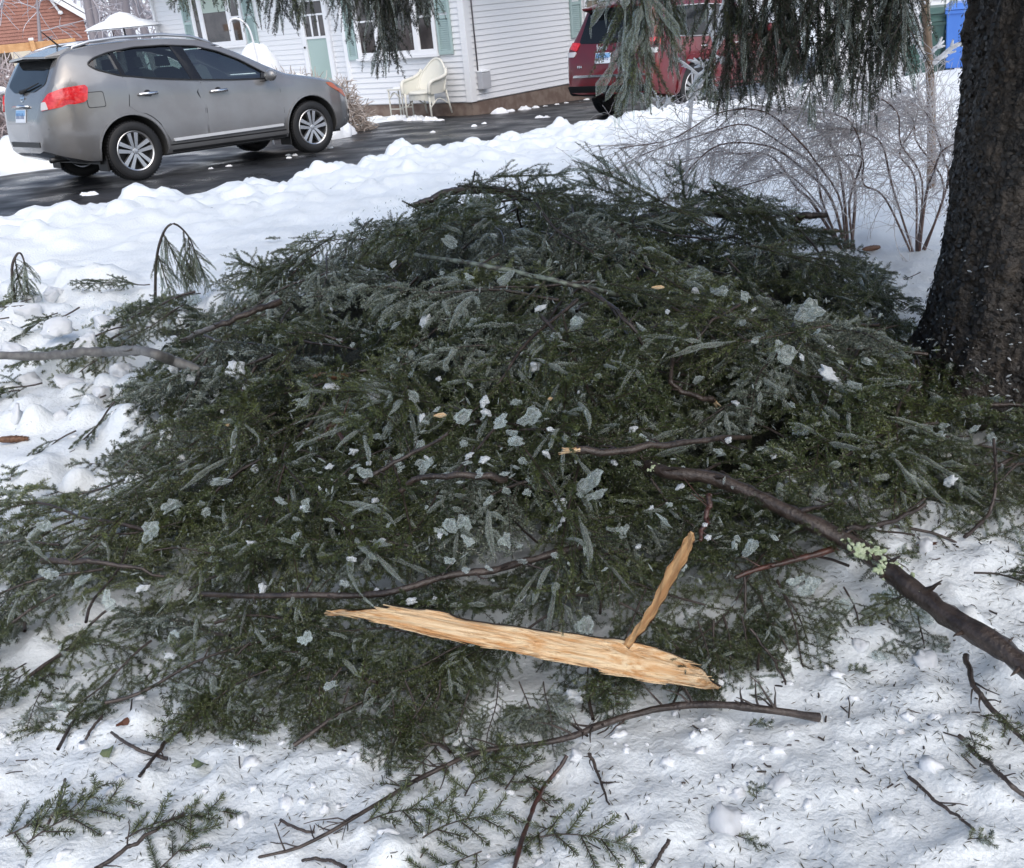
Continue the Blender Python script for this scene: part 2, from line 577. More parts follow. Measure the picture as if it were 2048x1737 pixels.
M['exhaust'] = mat('exhaust_metal', (.06, .06, .06), .4, metal=.8)

def sm_interp(x, xp, fp, k=0):
    y = np.interp(x, xp, fp)
    return y

def loft_body(S, zb, zt, w, wr, zbelt, fr=(.40, .66, .86)):
    rows = []
    for i, x in enumerate(S):
        b, t, hw = zb[i], zt[i], w[i]
        zbe = min(zbelt[i], t - .05)
        zz = [b + (zbe - b) * q for q in fr]
        g = max(0, min(1, (t - zbe) / .5))
        rw = hw * .86 * (1 - g) + wr * g
        rw = min(rw, hw * .95)
        up = t - zbe
        pts = [(0, b), (hw * .72, b), (hw * .93, b + .025), (hw * .985, b + .10), (hw, zz[0]), (hw * 1.0, zz[1]), (hw * .99, zz[2]), (hw * .965, zbe),
               (hw * .965 * .72 + rw * .28, zbe + up * .32), (hw * .965 * .38 + rw * .62, zbe + up * .62), (rw, zbe + up * .89), (rw * .94, zbe + up * .955), (rw * .78, zbe + up * .985), (rw * .4, t - .002), (0, t)]
        rows.append([(x, y, z) for y, z in pts] + [(x, -y, z) for y, z in pts[-2:0:-1]])
    n = len(rows[0])
    vs = [p for r in rows for p in r]
    fs = []
    for i in range(len(rows) - 1):
        for k in range(n):
            k2 = (k + 1) % n
            fs.append((i * n + k, (i + 1) * n + k, (i + 1) * n + k2, i * n + k2))
    fs.append(tuple(range(n)))
    fs.append(tuple((len(rows) - 1) * n + k for k in range(n - 1, -1, -1)))
    return vs, fs

def boolean_cut(me, cutters, mats):
    o = bpy.data.objects.new('body_tmp', me)
    COL.objects.link(o)
    tmp = []
    for c in cutters:
        co = bpy.data.objects.new('cut_tmp', c)
        COL.objects.link(co)
        md = o.modifiers.new('b', 'BOOLEAN')
        md.operation, md.solver, md.object = 'DIFFERENCE', 'EXACT', co
        md.material_mode = 'TRANSFER'
        tmp.append(co)
    bpy.context.view_layer.update()
    dg = bpy.context.evaluated_depsgraph_get()
    out = bpy.data.meshes.new_from_object(o.evaluated_get(dg))
    bpy.data.objects.remove(o)
    for t in tmp:
        bpy.data.objects.remove(t)
    return out

def sharpen(me, ang=38):
    bm = bmesh.new()
    bm.from_mesh(me)
    for f in bm.faces:
        f.smooth = True
    for e in bm.edges:
        if len(e.link_faces) == 2 and e.calc_face_angle(0) > R_(ang):
            e.smooth = False
    bm.to_mesh(me)
    bm.free()

def round_poly(P, r=.03, n=4):
    out = []
    N = len(P)
    for i in range(N):
        a, b, c = np.array(P[i - 1], float), np.array(P[i], float), np.array(P[(i + 1) % N], float)
        u, v = a - b, c - b
        lu, lv = np.linalg.norm(u), np.linalg.norm(v)
        q = min(r, lu * .45, lv * .45)
        p0, p1 = b + u / lu * q, b + v / lv * q
        for k in range(n + 1):
            t = k / n
            out.append(tuple((1 - t) ** 2 * p0 + 2 * t * (1 - t) * b + t * t * p1))
    return out

def conform(name, poly, cast, off, mt, parent, spacing=.08, depth=.012, smooth=True):
    """a panel of outline poly (2-D) laid over a surface, with a skirt"""
    P = [Vector(p) for p in poly]
    n = len(P)
    us, vs_ = [p[0] for p in P], [p[1] for p in P]
    pts = list(P)
    u = min(us) + spacing
    def inside(q):
        c = False
        for i in range(n):
            a, b = P[i], P[i - 1]
            if (a[1] > q[1]) != (b[1] > q[1]) and q[0] < (b[0] - a[0]) * (q[1] - a[1]) / (b[1] - a[1]) + a[0]:
                c = not c
        return c
    def edged(q):
        for i in range(n):
            a, b = P[i], P[i - 1]
            ab = b - a
            t = max(0, min(1, (q - a).dot(ab) / max(ab.length_squared, 1e-12)))
            if (a + ab * t - q).length < spacing * .35:
                return True
        return False
    while u < max(us):
        v = min(vs_) + spacing * .7
        while v < max(vs_):
            q = Vector((u, v))
            if inside(q) and not edged(q):
                pts.append(q)
            v += spacing
        u += spacing
    r = delaunay_2d_cdt(pts, [(i, (i + 1) % n) for i in range(n)], [], 1, 1e-6)
    vv, ff = r[0], r[2]
    mb = MB()
    top, nor = [], []
    for q in vv:
        p, nn = cast(q[0], q[1])
        top.append(p + nn * off)
        nor.append(nn)
    N0 = len(top)
    faces = []
    for f in ff:
        a, b, c = [top[i] for i in f[:3]]
        g = (b - a).cross(c - a)
        faces.append(tuple(f) if g.dot(nor[f[0]]) > 0 else tuple(reversed(f)))
    cnt = {}
    for f in faces:
        for i in range(len(f)):
            e = (f[i], f[(i + 1) % len(f)])
            cnt[e] = 1
    low = [p - nn * depth for p, nn in zip(top, nor)]
    sk = [(a + 0, a + N0, b + N0, b + 0) for (a, b) in cnt if (b, a) not in cnt]
    mb.add(top + low, faces + sk)
    me = mb.mesh(name, mt)
    sharpen(me, 50)
    return link(bpy.data.objects.new(name, me), parent)

def caster(bvh):
    def side(s):
        def f(x, z):
            h = bvh.ray_cast(Vector((x, s * 3, z)), Vector((0, -s, 0)))
            if h[0] is None:
                h = bvh.find_nearest(Vector((x, s * .8, z)))
            return h[0], h[1]
        return f
    def rear(y, z):
        h = bvh.ray_cast(Vector((-4, y, z)), Vector((1, 0, 0)))
        if h[0] is None:
            h = bvh.find_nearest(Vector((-1, y, z)))
        return h[0], h[1]
    def front(y, z):
        h = bvh.ray_cast(Vector((7, y, z)), Vector((-1, 0, 0)))
        if h[0] is None:
            h = bvh.find_nearest(Vector((3.5, y, z)))
        return h[0], h[1]
    def polar(cx):
        def f(a, z):   # a: metres round a 1 m circle, 0 = straight rear, positive = right side (-y)
            d = Vector((-math.cos(a), -math.sin(a), 0))
            c = Vector((cx, 0, z))
            h = bvh.ray_cast(c + d * 3, -d)
            if h[0] is None:
                h = bvh.find_nearest(c + d)
            return h[0], h[1]
        return f
    return side, rear, front, polar

def make_wheel(parent, loc, R, W, out, style):
    """wheel > tyre, rim"""
    MM = Matrix.Rotation(R_(90) * (-1 if out < 0 else 1), 4, 'X') @ Matrix.Identity(4)
    # local z of the lathe points outwards
    MM = Matrix(((1, 0, 0), (0, 0, out), (0, -out, 0))).to_4x4()
    h = W / 2
    rr = R * .70
    wh = MB()
    wh.lathe([(.001, -h * .2), (rr * .95, -h * .2), (rr * .95, -h * .05), (.001, -h * .05)], 28, MM)
    root = wh.build('wheel', M['disc'], parent)
    root.location = loc
    ty = MB()
    ty.lathe([(rr * .97, -h * .85), (rr * 1.04, -h * .98), (R * .9, -h), (R * .975, -h * .86), (R, -h * .6), (R, h * .6), (R * .975, h * .86), (R * .9, h), (rr * 1.06, h * .98), (rr * 1.0, h * .90), (rr * .97, h * .75), (rr * .96, -h * .85)], 40, MM)
    for k in range(56):   # tread blocks
        a = 2 * math.pi * k / 56
        T = MM @ Matrix.Rotation(a, 4, 'Z')
        ty.box((R - .004, -.010, -h * .72), (R + .006, .010, -h * .1), T)
        ty.box((R - .004, .006, h * .1), (R + .006, .026, h * .72), T)
    t = ty.build('tyre', M['rubber'], root)
    sharpen(t.data, 40)
    rm = MB()
    rm.lathe([(rr * .99, h * .86), (rr * .955, h * .92), (rr * .90, h * .84), (rr * .88, h * .4), (rr * .90, -h * .3), (rr * .97, -h * .3)], 40, MM)
    rm.lathe([(.001, h * .80), (rr * .13, h * .78), (rr * .17, h * .66), (rr * .17, h * .3)], 20, MM)
    nsp = 5
    for k in range(nsp):
        for s in (-1, 1):
            a = 2 * math.pi * (k + .25) / nsp
            T = MM @ Matrix.Rotation(a, 4, 'Z')
            i0, i1, o0, o1 = (s * .004 if style else s * .002, s * rr * .15, s * rr * .085, s * rr * .30)
            y0, y1 = sorted((i0, i1)), sorted((o0, o1))
            vs = [(rr * .14, y0[0], h * .74), (rr * .14, y0[1], h * .74), (rr * .91, y1[1], h * .84), (rr * .91, y1[0], h * .84),
                  (rr * .14, y0[0], h * .3), (rr * .14, y0[1], h * .3), (rr * .91, y1[1], h * .5), (rr * .91, y1[0], h * .5)]
            rm.add([T @ Vector(p) for p in vs], [(0, 3, 2, 1), (4, 5, 6, 7), (0, 1, 5, 4), (1, 2, 6, 5), (2, 3, 7, 6), (3, 0, 4, 7)])
    r = rm.build('rim', M['alloy'], root)
    sharpen(r.data, 35)
    return root

def plate(parent, cast, y, z, wd=.30, ht=.155):
    p, n = cast(y, z)
    T = Matrix.Translation(p) @ n.to_track_quat('X', 'Z').to_matrix().to_4x4()
    mb = MB()
    mb.box((.002, -wd / 2, -ht / 2), (.012, wd / 2, ht / 2), T)
    o = mb.build('licence_plate', M['plate_white'], parent, bevel=.003)
    mb = MB()
    mb.box((.0125, -wd * .47, ht * .02), (.0140, wd * .47, ht * .44), T)
    mb.build('plate_band', M['plate_blue'], o)
    mb = MB()
    rr = random.Random(3)
    x = -wd * .40
    for k in range(7):
        if k == 3:
            x += wd * .06
            continue
        mb.box((.0145, x, -ht * .20), (.0155, x + wd * .018, ht * .20), T)
        mb.box((.0145, x + wd * .06, -ht * .20), (.0155, x + wd * .078, ht * rr.choice((.2, .0))), T)
        for zz in rr.sample((-.2, 0, .16), 2):
            mb.box((.0146, x, ht * zz), (.0156, x + wd * .078, ht * (zz + .05)), T)
        x += wd * .125
    mb.build('plate_lettering', M['plate_ink'], o)
    return o

def text_mesh(s, size, depth, mt, name, parent):
    cu = bpy.data.curves.new('lettering', 'FONT')
    cu.body = s
    cu.size = size
    cu.extrude = depth
    cu.offset = size * .018
    cu.align_x, cu.align_y = 'CENTER', 'CENTER'
    o = bpy.data.objects.new('txt_tmp', cu)
    COL.objects.link(o)
    bpy.context.view_layer.update()
    me = bpy.data.meshes.new_from_object(o.evaluated_get(bpy.context.evaluated_depsgraph_get()))
    bpy.data.objects.remove(o)
    me.materials.clear()
    me.materials.append(mt)
    me.name = name
    return link(bpy.data.objects.new(name, me), parent)

def prism_xz(poly, y0, y1, mt, name='cut'):
    mb = MB()
    n = len(poly)
    vs = [(p[0], y0, p[1]) for p in poly] + [(p[0], y1, p[1]) for p in poly]
    fs = [tuple(range(n)), tuple(range(2 * n - 1, n - 1, -1))] + [(i, n + i, n + (i + 1) % n, (i + 1) % n) for i in range(n)]
    mb.add(vs, fs)
    me = mb.mesh(name, mt)
    bm = bmesh.new()
    bm.from_mesh(me)
    bmesh.ops.recalc_face_normals(bm, faces=bm.faces)
    bm.to_mesh(me)
    bm.free()
    return me
def circ(cx, cz, r, n=36, zmin=None):
    return [(cx + r * math.cos(2 * math.pi * k / n), cz + r * math.sin(2 * math.pi * k / n)) for k in range(n)]

def arch_lip(name, mt, parent, cast_s, cx, cz, r0, r1, a0, a1, off):
    P = [(cx + r1 * math.cos(a0 + (a1 - a0) * k / 24), cz + r1 * math.sin(a0 + (a1 - a0) * k / 24)) for k in range(25)]
    P += [(cx + r0 * math.cos(a1 + (a0 - a1) * k / 24), cz + r0 * math.sin(a1 + (a0 - a1) * k / 24)) for k in range(25)]
    return conform(name, P, cast_s, off, mt, parent, .05, .02)

def vehicle(cfg):
    root = empty('parked_car', (0, 0, 0), 0, cfg['label'], 'car')
    S = np.unique(np.round(np.concatenate([np.arange(cfg['x0'], cfg['x0'] + .42, .02), np.arange(cfg['x0'] + .42, cfg['x1'] - .45, .07), np.arange(cfg['x1'] - .45, cfg['x1'] + .001, .025)]), 4))
    def ip(key):
        a = np.array(cfg[key])
        xs = np.arange(cfg['x0'], cfg['x1'] + .001, .01)
        y = np.interp(xs, a[:, 0], a[:, 1])
        k = np.exp(-.5 * (np.arange(-9, 10) / cfg.get('smooth', 3.0)) ** 2)
        k /= k.sum()
        yp = np.pad(y, 9, 'edge')
        return np.interp(S, xs, np.convolve(yp, k, 'valid'))
    vs, fs = loft_body(S, ip('zb'), ip('zt'), ip('w'), cfg['wr'], ip('belt'))
    mb = MB()
    mb.add(vs, fs)
    me = mb.mesh('body', cfg['paint'])
    bm = bmesh.new()
    bm.from_mesh(me)
    bmesh.ops.recalc_face_normals(bm, faces=bm.faces)
    bm.to_mesh(me)
    bvh = BVHTree.FromBMesh(bm)
    bm.free()
    me.materials.append(M['interior'])
    side, rear, front, polar = caster(bvh)
    cut = [prism_xz(round_poly(cfg['dlo'], .05, 4), -2, 2, M['interior'])]
    if 'screen' in cfg:
        cut.append(prism_xz(cfg['screen'], -.60, .60, M['interior']))
    R, wb = cfg['R'], cfg['wb']
    for x in (0, wb):
        for s in (-1, 1):
            cut.append(prism_xz(circ(x, R, R + .075), s * .48, s * 1.3, M['interior']))
    out = boolean_cut(me, cut, None)
    sharpen(out, 32)
    body = link(bpy.data.objects.new('body', out), root)
    # glass
    for s in (-1, 1):
        for g, mtg in cfg['panes']:
            conform('side_window', round_poly(g, .04, 4), side(s), -.012, M[mtg], root, .15, .004)
        for g in cfg['pillars']:
            conform('pillar_trim', g, side(s), -.002, M['gloss_black'], root, .12, .03)
        DL = cfg['dlo']
        # rubber seal round the side glass
        ring = round_poly(DL, .05, 4)
        mbs = MB()
        pr = []
        for (x, z) in ring + ring[:1]:
            p, n = side(s)(x, z)
            pr.append(p + n * .001)
        mbs.tube(pr, .011, 5, False)
        mbs.build('window_seal', cfg.get('seal', M['blackplastic']), root)
    # wheels
    for x in (0, wb):
        for s in (-1, 1):
            make_wheel(root, (x, s * cfg['tr'], R), R, cfg['tw'], s, cfg['style'])
    # seats inside
    for x in cfg['seats']:
        for s in (-.36, .36):
            q = MB()
            q.prism([(x - .10, .95), (x + .10, .95), (x - .03, 1.26), (x - .12, 1.30), (x - .2, 1.26)], s - .22, s + .22, Matrix(((1, 0, 0), (0, 0, 1), (0, 1, 0))).to_4x4())
            q.prism([(x - .20, 1.31), (x - .09, 1.31), (x - .12, 1.44), (x - .2, 1.44)], s - .12, s + .12, Matrix(((1, 0, 0), (0, 0, 1), (0, 1, 0))).to_4x4())
            q.build('seat', M['seat'], root, bevel=.02)
    return root, body, side, rear, front, polar

def finish_vehicle(root, s, t, pitch):
    x, y = xy(s, t)
    d = driveplane(np.array(x), np.array(y))
    root.location = (x, y, float(d) + .008)
    root.rotation_euler = (-.0143, pitch, math.pi / 2 - HDG)

# ---- grey crossover
cfgA = dict(label='silver grey crossover car parked on the wet driveway behind the snow bank', paint=M['paintgrey'],
    x0=-.96, x1=3.63, wr=.60, R=.352, wb=2.69, tr=.775, tw=.225, style=1,
    zt=[(-.96, .68), (-.95, .80), (-.92, .95), (-.86, 1.07), (-.77, 1.22), (-.67, 1.38), (-.58, 1.50), (-.50, 1.555), (-.2, 1.61), (.4, 1.65), (.9, 1.65), (1.3, 1.615), (1.6, 1.53), (1.9, 1.38), (2.2, 1.22), (2.45, 1.10), (2.7, 1.055), (3.0, 1.005), (3.25, .94), (3.43, .85), (3.54, .75), (3.60, .64), (3.63, .55)],
    zb=[(-.96, .44), (-.85, .37), (-.55, .27), (0, .24), (2.7, .24), (3.2, .25), (3.63, .34)],
    w=[(-.96, .46), (-.94, .56), (-.90, .655), (-.82, .74), (-.68, .815), (-.5, .86), (-.2, .89), (.2, .90), (2.6, .90), (3.0, .885), (3.25, .84), (3.42, .75), (3.55, .62), (3.63, .45)],
    belt=[(-.96, 1.16), (-.4, 1.22), (0, 1.19), (.6, 1.12), (1.3, 1.06), (2.2, 1.02), (3.63, .95)],
    dlo=[(-.33, 1.385), (-.25, 1.32), (.0, 1.235), (.4, 1.175), (.9, 1.12), (1.5, 1.075), (2.18, 1.045), (2.03, 1.15), (1.78, 1.31), (1.50, 1.435), (1.20, 1.515), (.75, 1.55), (.35, 1.545), (.0, 1.505), (-.22, 1.45)],
    panes=[([(-.31, 1.385), (-.23, 1.325), (.0, 1.245), (.05, 1.235), (.02, 1.50), (-.21, 1.445)], 'carglass'),
           ([(.08, 1.235), (.4, 1.185), (.96, 1.12), (.85, 1.54), (.35, 1.535), (.06, 1.50)], 'carglass'),
           ([(1.09, 1.105), (1.5, 1.08), (2.15, 1.052), (2.02, 1.145), (1.77, 1.30), (1.49, 1.425), (1.2, 1.505), (1.0, 1.53)], 'carglass_clear')],
    pillars=[[(.95, 1.115), (1.10, 1.10), (1.01, 1.535), (.84, 1.55)], [(.04, 1.23), (.09, 1.222), (.07, 1.51), (.01, 1.51)]],
    screen=[(1.2, 1.10), (2.36, 1.10), (2.60, 1.18), (1.80, 1.60), (1.60, 1.505), (1.2, 1.54)],
    seats=(.62, 1.38))
rA, bA, side, rear, front, polar = vehicle(cfgA)
for s in (-1, 1):
    C = side(s)
    # doors, proud of the body with dark joints behind them
    def arcpts(cx, r, a0, a1, n=10):
        return [(cx + r * math.cos(a0 + (a1 - a0) * k / n), .352 + r * math.sin(a0 + (a1 - a0) * k / n)) for k in range(n + 1)]
    rd = [(1.02, .40), (1.04, .75), (1.03, 1.09), (.4, 1.16), (.03, 1.215), (.05, 1.0), (.02, .88)] + arcpts(0, .47, R_(76), R_(22), 8) + [(.50, .40)]
    fd = [(1.035, .40), (2.20, .40), (2.235, .62), (2.22, .9), (2.19, 1.035), (1.5, 1.06), (1.045, 1.085), (1.055, .75)]
    for nm, P, hx in (('rear_door', rd, .29), ('front_door', fd, 1.27)):
        conform('door_joint', [(p[0] * 1.0, p[1]) for p in P], C, .0012, M['blackplastic'], rA, .12, .004)
        cxp, czp = sum(p[0] for p in P) / len(P), sum(p[1] for p in P) / len(P)
        Q = [(p[0] + (.007 if p[0] < cxp else -.007), p[1] + (.007 if p[1] < czp else -.004)) for p in P]
        d = conform('door', Q, C, .005, cfgA['paint'], rA, .07, .006)
        pp, nn = C(hx, 1.0 if hx < 1 else .955)
        hb = MB()
        hb.tube([pp + Vector((-.125, s * .012, .0)), pp + Vector((-.115, s * .035, .002)), pp + Vector((0, s * .042, .004)), pp + Vector((.115, s * .035, .004)), pp + Vector((.125, s * .012, .002))], [.014, .020, .022, .020, .014], 8)
        hb.build('door_handle', M['chrome'], d, True)
        hc = MB()
        hc.lathe([(.001, 0), (.05, 0), (.055, -.004)], 16, Matrix.Translation(pp + Vector((.0, s * .0065, -.005))) @ Matrix(((1, 0, 0), (0, 0, s), (0, 1, 0))).to_4x4())
        hc.build('handle_cup', M['blackplastic'], d)
    # bright strip on the sill, dark sill
    conform('rocker_trim', round_poly([(.52, .41), (2.18, .425), (2.18, .455), (.52, .445)], .012, 3), C, .022, M['bright_strip'], rA, .08, .02)
    conform('sill_cladding', [(.50, .275), (2.24, .275), (2.22, .375), (.47, .375)], C, .006, M['blackplastic'], rA, .1, .012)
    # amber corner of the headlight
    conform('headlight', round_poly([(3.02, .93), (3.12, .925), (3.36, .80), (3.44, .70), (3.38, .71), (3.22, .80), (3.08, .87)], .02, 3), C, .006, M['amber'], rA, .05, .012)
    # tail light, wraps the corner
    a0, a1 = .60, 1.16
    tl = [(a0, .91), (a0 + .02, 1.0), (a0 + .12, 1.09), (a0 + .28, 1.145), (a1 - .03, 1.165), (a1, 1.13), (a1 - .035, 1.0), (a1 - .07, .975), (a0 + .16, .93)]
    pf = polar(-.05)
    conform('tail_light', round_poly([(s * -q[0], q[1]) for q in tl], .02, 3), pf, .014, M['redlens'], rA, .05, .02)
    conform('reversing_lens', round_poly([(s * -(a0 + .0), .915), (s * -(a0 + .015), 1.0), (s * -(a0 + .08), 1.01), (s * -(a0 + .10), .925)], .015, 3), pf, .017, M['clearlens'], rA, .05, .006)
    # roof rail
    rail = MB()
    rp = []
    for x, up in ((-.42, .0), (-.36, .045), (-.15, .062), (.2, .066), (.8, .062), (1.2, .05), (1.42, .025), (1.52, .0)):
        h = side(s)(x, 1.44)
        zt_ = float(np.interp(x, [q[0] for q in cfgA['zt']], [q[1] for q in cfgA['zt']]))
        rp.append(Vector((x, s * .555, zt_ - .035 + up)))
    rail.tube(rp, [.014, .018, .019, .019, .019, .018, .016, .012], 8)
    rail.build('roof_rail', M['alloy'], rA, True)
    # door mirror
    mm = MB()
    mm.lathe([(.001, -.06), (.05, -.055), (.085, -.02), (.09, .02), (.07, .05), (.001, .055)], 14, Matrix.Translation((2.02, s * 1.0, 1.09)) @ Matrix.Rotation(R_(90), 4, 'Y') @ Matrix.Diagonal((.85, 1.25, 1, 1)))
    mm.tube([(2.04, s * .87, 1.045), (2.03, s * .97, 1.06)], .025, 8)
    mm.build('door_mirror', cfgA['paint'], rA, True)
    mt_ = MB()
    mt_.add([C(2.16, 1.02)[0] + Vector((0, s * .006, 0)), C(2.02, 1.14)[0] + Vector((0, s * .006, 0)), C(1.93, 1.02)[0] + Vector((0, s * .006, 0))], [(0, 1, 2)])
    mt_.build('mirror_sail', M['blackplastic'], rA)
    # mud flaps
    for x in (-.36, 2.33):
        mf = MB()
        mf.box((x - .012, s * .70 - .11, .15), (x + .012, s * .70 + .14, .34))
        mf.build('mud_flap', M['blackplastic'], rA, bevel=.006)
    for k, x in enumerate((0, 2.69)):
        arch_lip('arch_lip', cfgA['paint'], rA, C, x, .352, .432, .455, R_(-4), R_(184), .012)
conform('windscreen', round_poly([(-.60, 1.14), (.60, 1.14), (.57, 1.50), (-.57, 1.50)], .05, 4), front, -.008, M['carglass_clear'], rA, .1, .004)
C = side(-1)
conform('fuel_joint', round_poly([(-.47, .90), (-.255, .90), (-.255, 1.08), (-.47, 1.08)], .03, 4), C, .0012, M['blackplastic'], rA, .06, .004)
conform('fuel_door', round_poly([(-.462, .908), (-.263, .908), (-.263, 1.072), (-.462, 1.072)], .028, 4), C, .003, cfgA['paint'], rA, .06, .004)
# tailgate glass, spoiler, plate, badge
conform('rear_window', round_poly([(-.56, 1.20), (-.30, 1.12), (.30, 1.12), (.56, 1.20), (.50, 1.49), (-.50, 1.49)], .05, 4), rear, .006, M['darkglass'], rA, .08, .012)
spl = MB()
spl.add([(-.55, -.60, 1.515), (-.71, -.55, 1.505), (-.75, 0, 1.525), (-.71, .55, 1.505), (-.55, .60, 1.515), (-.40, .58, 1.595), (-.40, 0, 1.61), (-.40, -.58, 1.595),
         (-.55, -.60, 1.48), (-.71, -.55, 1.48), (-.75, 0, 1.50), (-.71, .55, 1.48), (-.55, .60, 1.48), (-.40, .58, 1.48), (-.40, 0, 1.49), (-.40, -.58, 1.48)],
        [(0, 1, 2, 6, 7), (6, 2, 3, 4, 5), (1, 9, 10, 2), (2, 10, 11, 3), (3, 11, 12, 4), (0, 8, 9, 1), (4, 12, 13, 5), (0, 7, 15, 8)])
spl.build('roof_spoiler', cfgA['paint'], rA, bevel=.006)
su = MB()
su.add([(-.52, -.57, 1.468), (-.69, -.53, 1.472), (-.73, 0, 1.49), (-.69, .53, 1.472), (-.52, .57, 1.468)], [(0, 1, 2, 3, 4)])
su.build('spoiler_underside', M['blackplastic'], rA)
plate(rA, rear, .0, .86)
p, n = rear(.0, .975)
hb = MB()
hb.tube([p + Vector((-.015, -.24, -.01)), p + Vector((-.03, 0, .0)), p + Vector((-.015, .24, -.01))], [.016, .02, .016], 8)
hb.build('plate_garnish', M['chrome'], rA, True)
p, n = rear(.0, 1.06)
bd = MB()
TT_ = Matrix.Translation(p + n * .008) @ n.to_track_quat('Z', 'Y').to_matrix().to_4x4()
for k in range(20):
    a, b = 2 * math.pi * k / 20, 2 * math.pi * (k + 1) / 20
    bd.add([TT_ @ Vector(q) for q in ((.052 * math.cos(a), .046 * math.sin(a), 0), (.052 * math.cos(b), .046 * math.sin(b), 0), (.040 * math.cos(b), .034 * math.sin(b), .004), (.040 * math.cos(a), .034 * math.sin(a), .004))], [(0, 1, 2, 3)])
bd.box((-.062, -.010, 0), (.062, .010, .006), TT_)
bd.build('badge', M['chrome'], rA)
wp = MB()
wp.tube([rear(.05, 1.13)[0] + Vector((-.03, 0, 0)), rear(-.10, 1.16)[0] + Vector((-.03, 0, 0)), rear(-.40, 1.22)[0] + Vector((-.03, 0, 0))], [.028, .012, .007], 6)
wp.build('rear_wiper', M['blackplastic'], rA)
conform('bumper_lower', [(-.42, .50), (.42, .50), (.44, .56), (-.44, .56)], rear, .01, M['blackplastic'], rA, .08, .02)
conform('bumper_seam', [(-.64, .70), (.64, .70), (.64, .712), (-.64, .712)], rear, .004, M['blackplastic'], rA, .08, .006)
ex = MB()
ex.tube([(-.5, -.50, .33), (-.85, -.52, .35), (-.93, -.53, .345)], .032, 10)
ex.build('exhaust', M['exhaust'], rA, True)
un = MB()
un.box((-.40, -.68, .235), (3.3, .68, .28))
un.build('underbody', M['blackplastic'], rA)
an = MB()
an.tube([(-.28, 0, 1.60), (-.30, 0, 1.64), (-.46, .0, 1.80)], [.03, .012, .005], 6)
an.build('antenna', M['blackplastic'], rA)
conform('lower_bumper_front', [(-.62, .36), (.62, .36), (.66, .52), (-.66, .52)], front, .012, M['blackplastic'], rA, .08, .02)
sn = MB()
sn.lathe([(.001, .035), (.08, .028), (.15, .012), (.19, 0)], 12, Matrix.Translation((-.22, -.30, 1.608)) @ Matrix.Diagonal((.7, 1.3, 1, 1)))
sn.build('snow_patch', M['snowclod'], rA, True)
finish_vehicle(rA, 0, 0, .0375)

# ---- dark red off-roader, half hidden behind the hanging spruce
cfgB = dict(label='dark red off road car facing away beside the white house wall', paint=M['paintred'],
    x0=-1.02, x1=3.80, wr=.66, R=.375, wb=2.915, tr=.80, tw=.245, style=0, seal=M['chrome'],
    zt=[(-1.02, .70), (-1.01, .90), (-.985, 1.04), (-.93, 1.12), (-.85, 1.30), (-.76, 1.52), (-.70, 1.68), (-.6, 1.72), (0, 1.755), (.8, 1.76), (1.4, 1.72), (1.65, 1.66), (1.9, 1.50), (2.2, 1.28), (2.4, 1.17), (2.7, 1.14), (3.2, 1.10), (3.5, 1.05), (3.66, .96), (3.75, .80), (3.80, .62)],
    zb=[(-1.02, .40), (-.9, .36), (-.55, .30), (0, .28), (2.9, .28), (3.4, .32), (3.8, .42)],
    w=[(-1.02, .80), (-.98, .87), (-.9, .915), (-.7, .945), (-.3, .96), (2.8, .96), (3.2, .945), (3.5, .89), (3.7, .78), (3.8, .62)],
    belt=[(-1.02, 1.10), (0, 1.10), (1.0, 1.09), (2.4, 1.06), (3.8, 1.0)],
    dlo=[(-.66, 1.18), (0, 1.15), (1.2, 1.13), (2.2, 1.11), (1.98, 1.30), (1.68, 1.50), (1.40, 1.58), (.6, 1.615), (-.2, 1.60), (-.5, 1.52)],
    panes=[([(-.63, 1.19), (-.05, 1.16), (-.12, 1.60), (-.48, 1.51)], 'darkglass'), ([(0, 1.16), (.85, 1.15), (.80, 1.60), (-.06, 1.60)], 'darkglass'), ([(.98, 1.15), (2.15, 1.13), (1.97, 1.29), (1.67, 1.49), (1.4, 1.57), (.95, 1.595)], 'darkglass')],
    pillars=[[(.86, 1.14), (.99, 1.14), (.94, 1.60), (.81, 1.61)], [(-.06, 1.15), (.01, 1.15), (-.05, 1.61), (-.11, 1.605)]],
    seats=(.5, 1.35))
rB, bB, side, rear, front, polar = vehicle(cfgB)
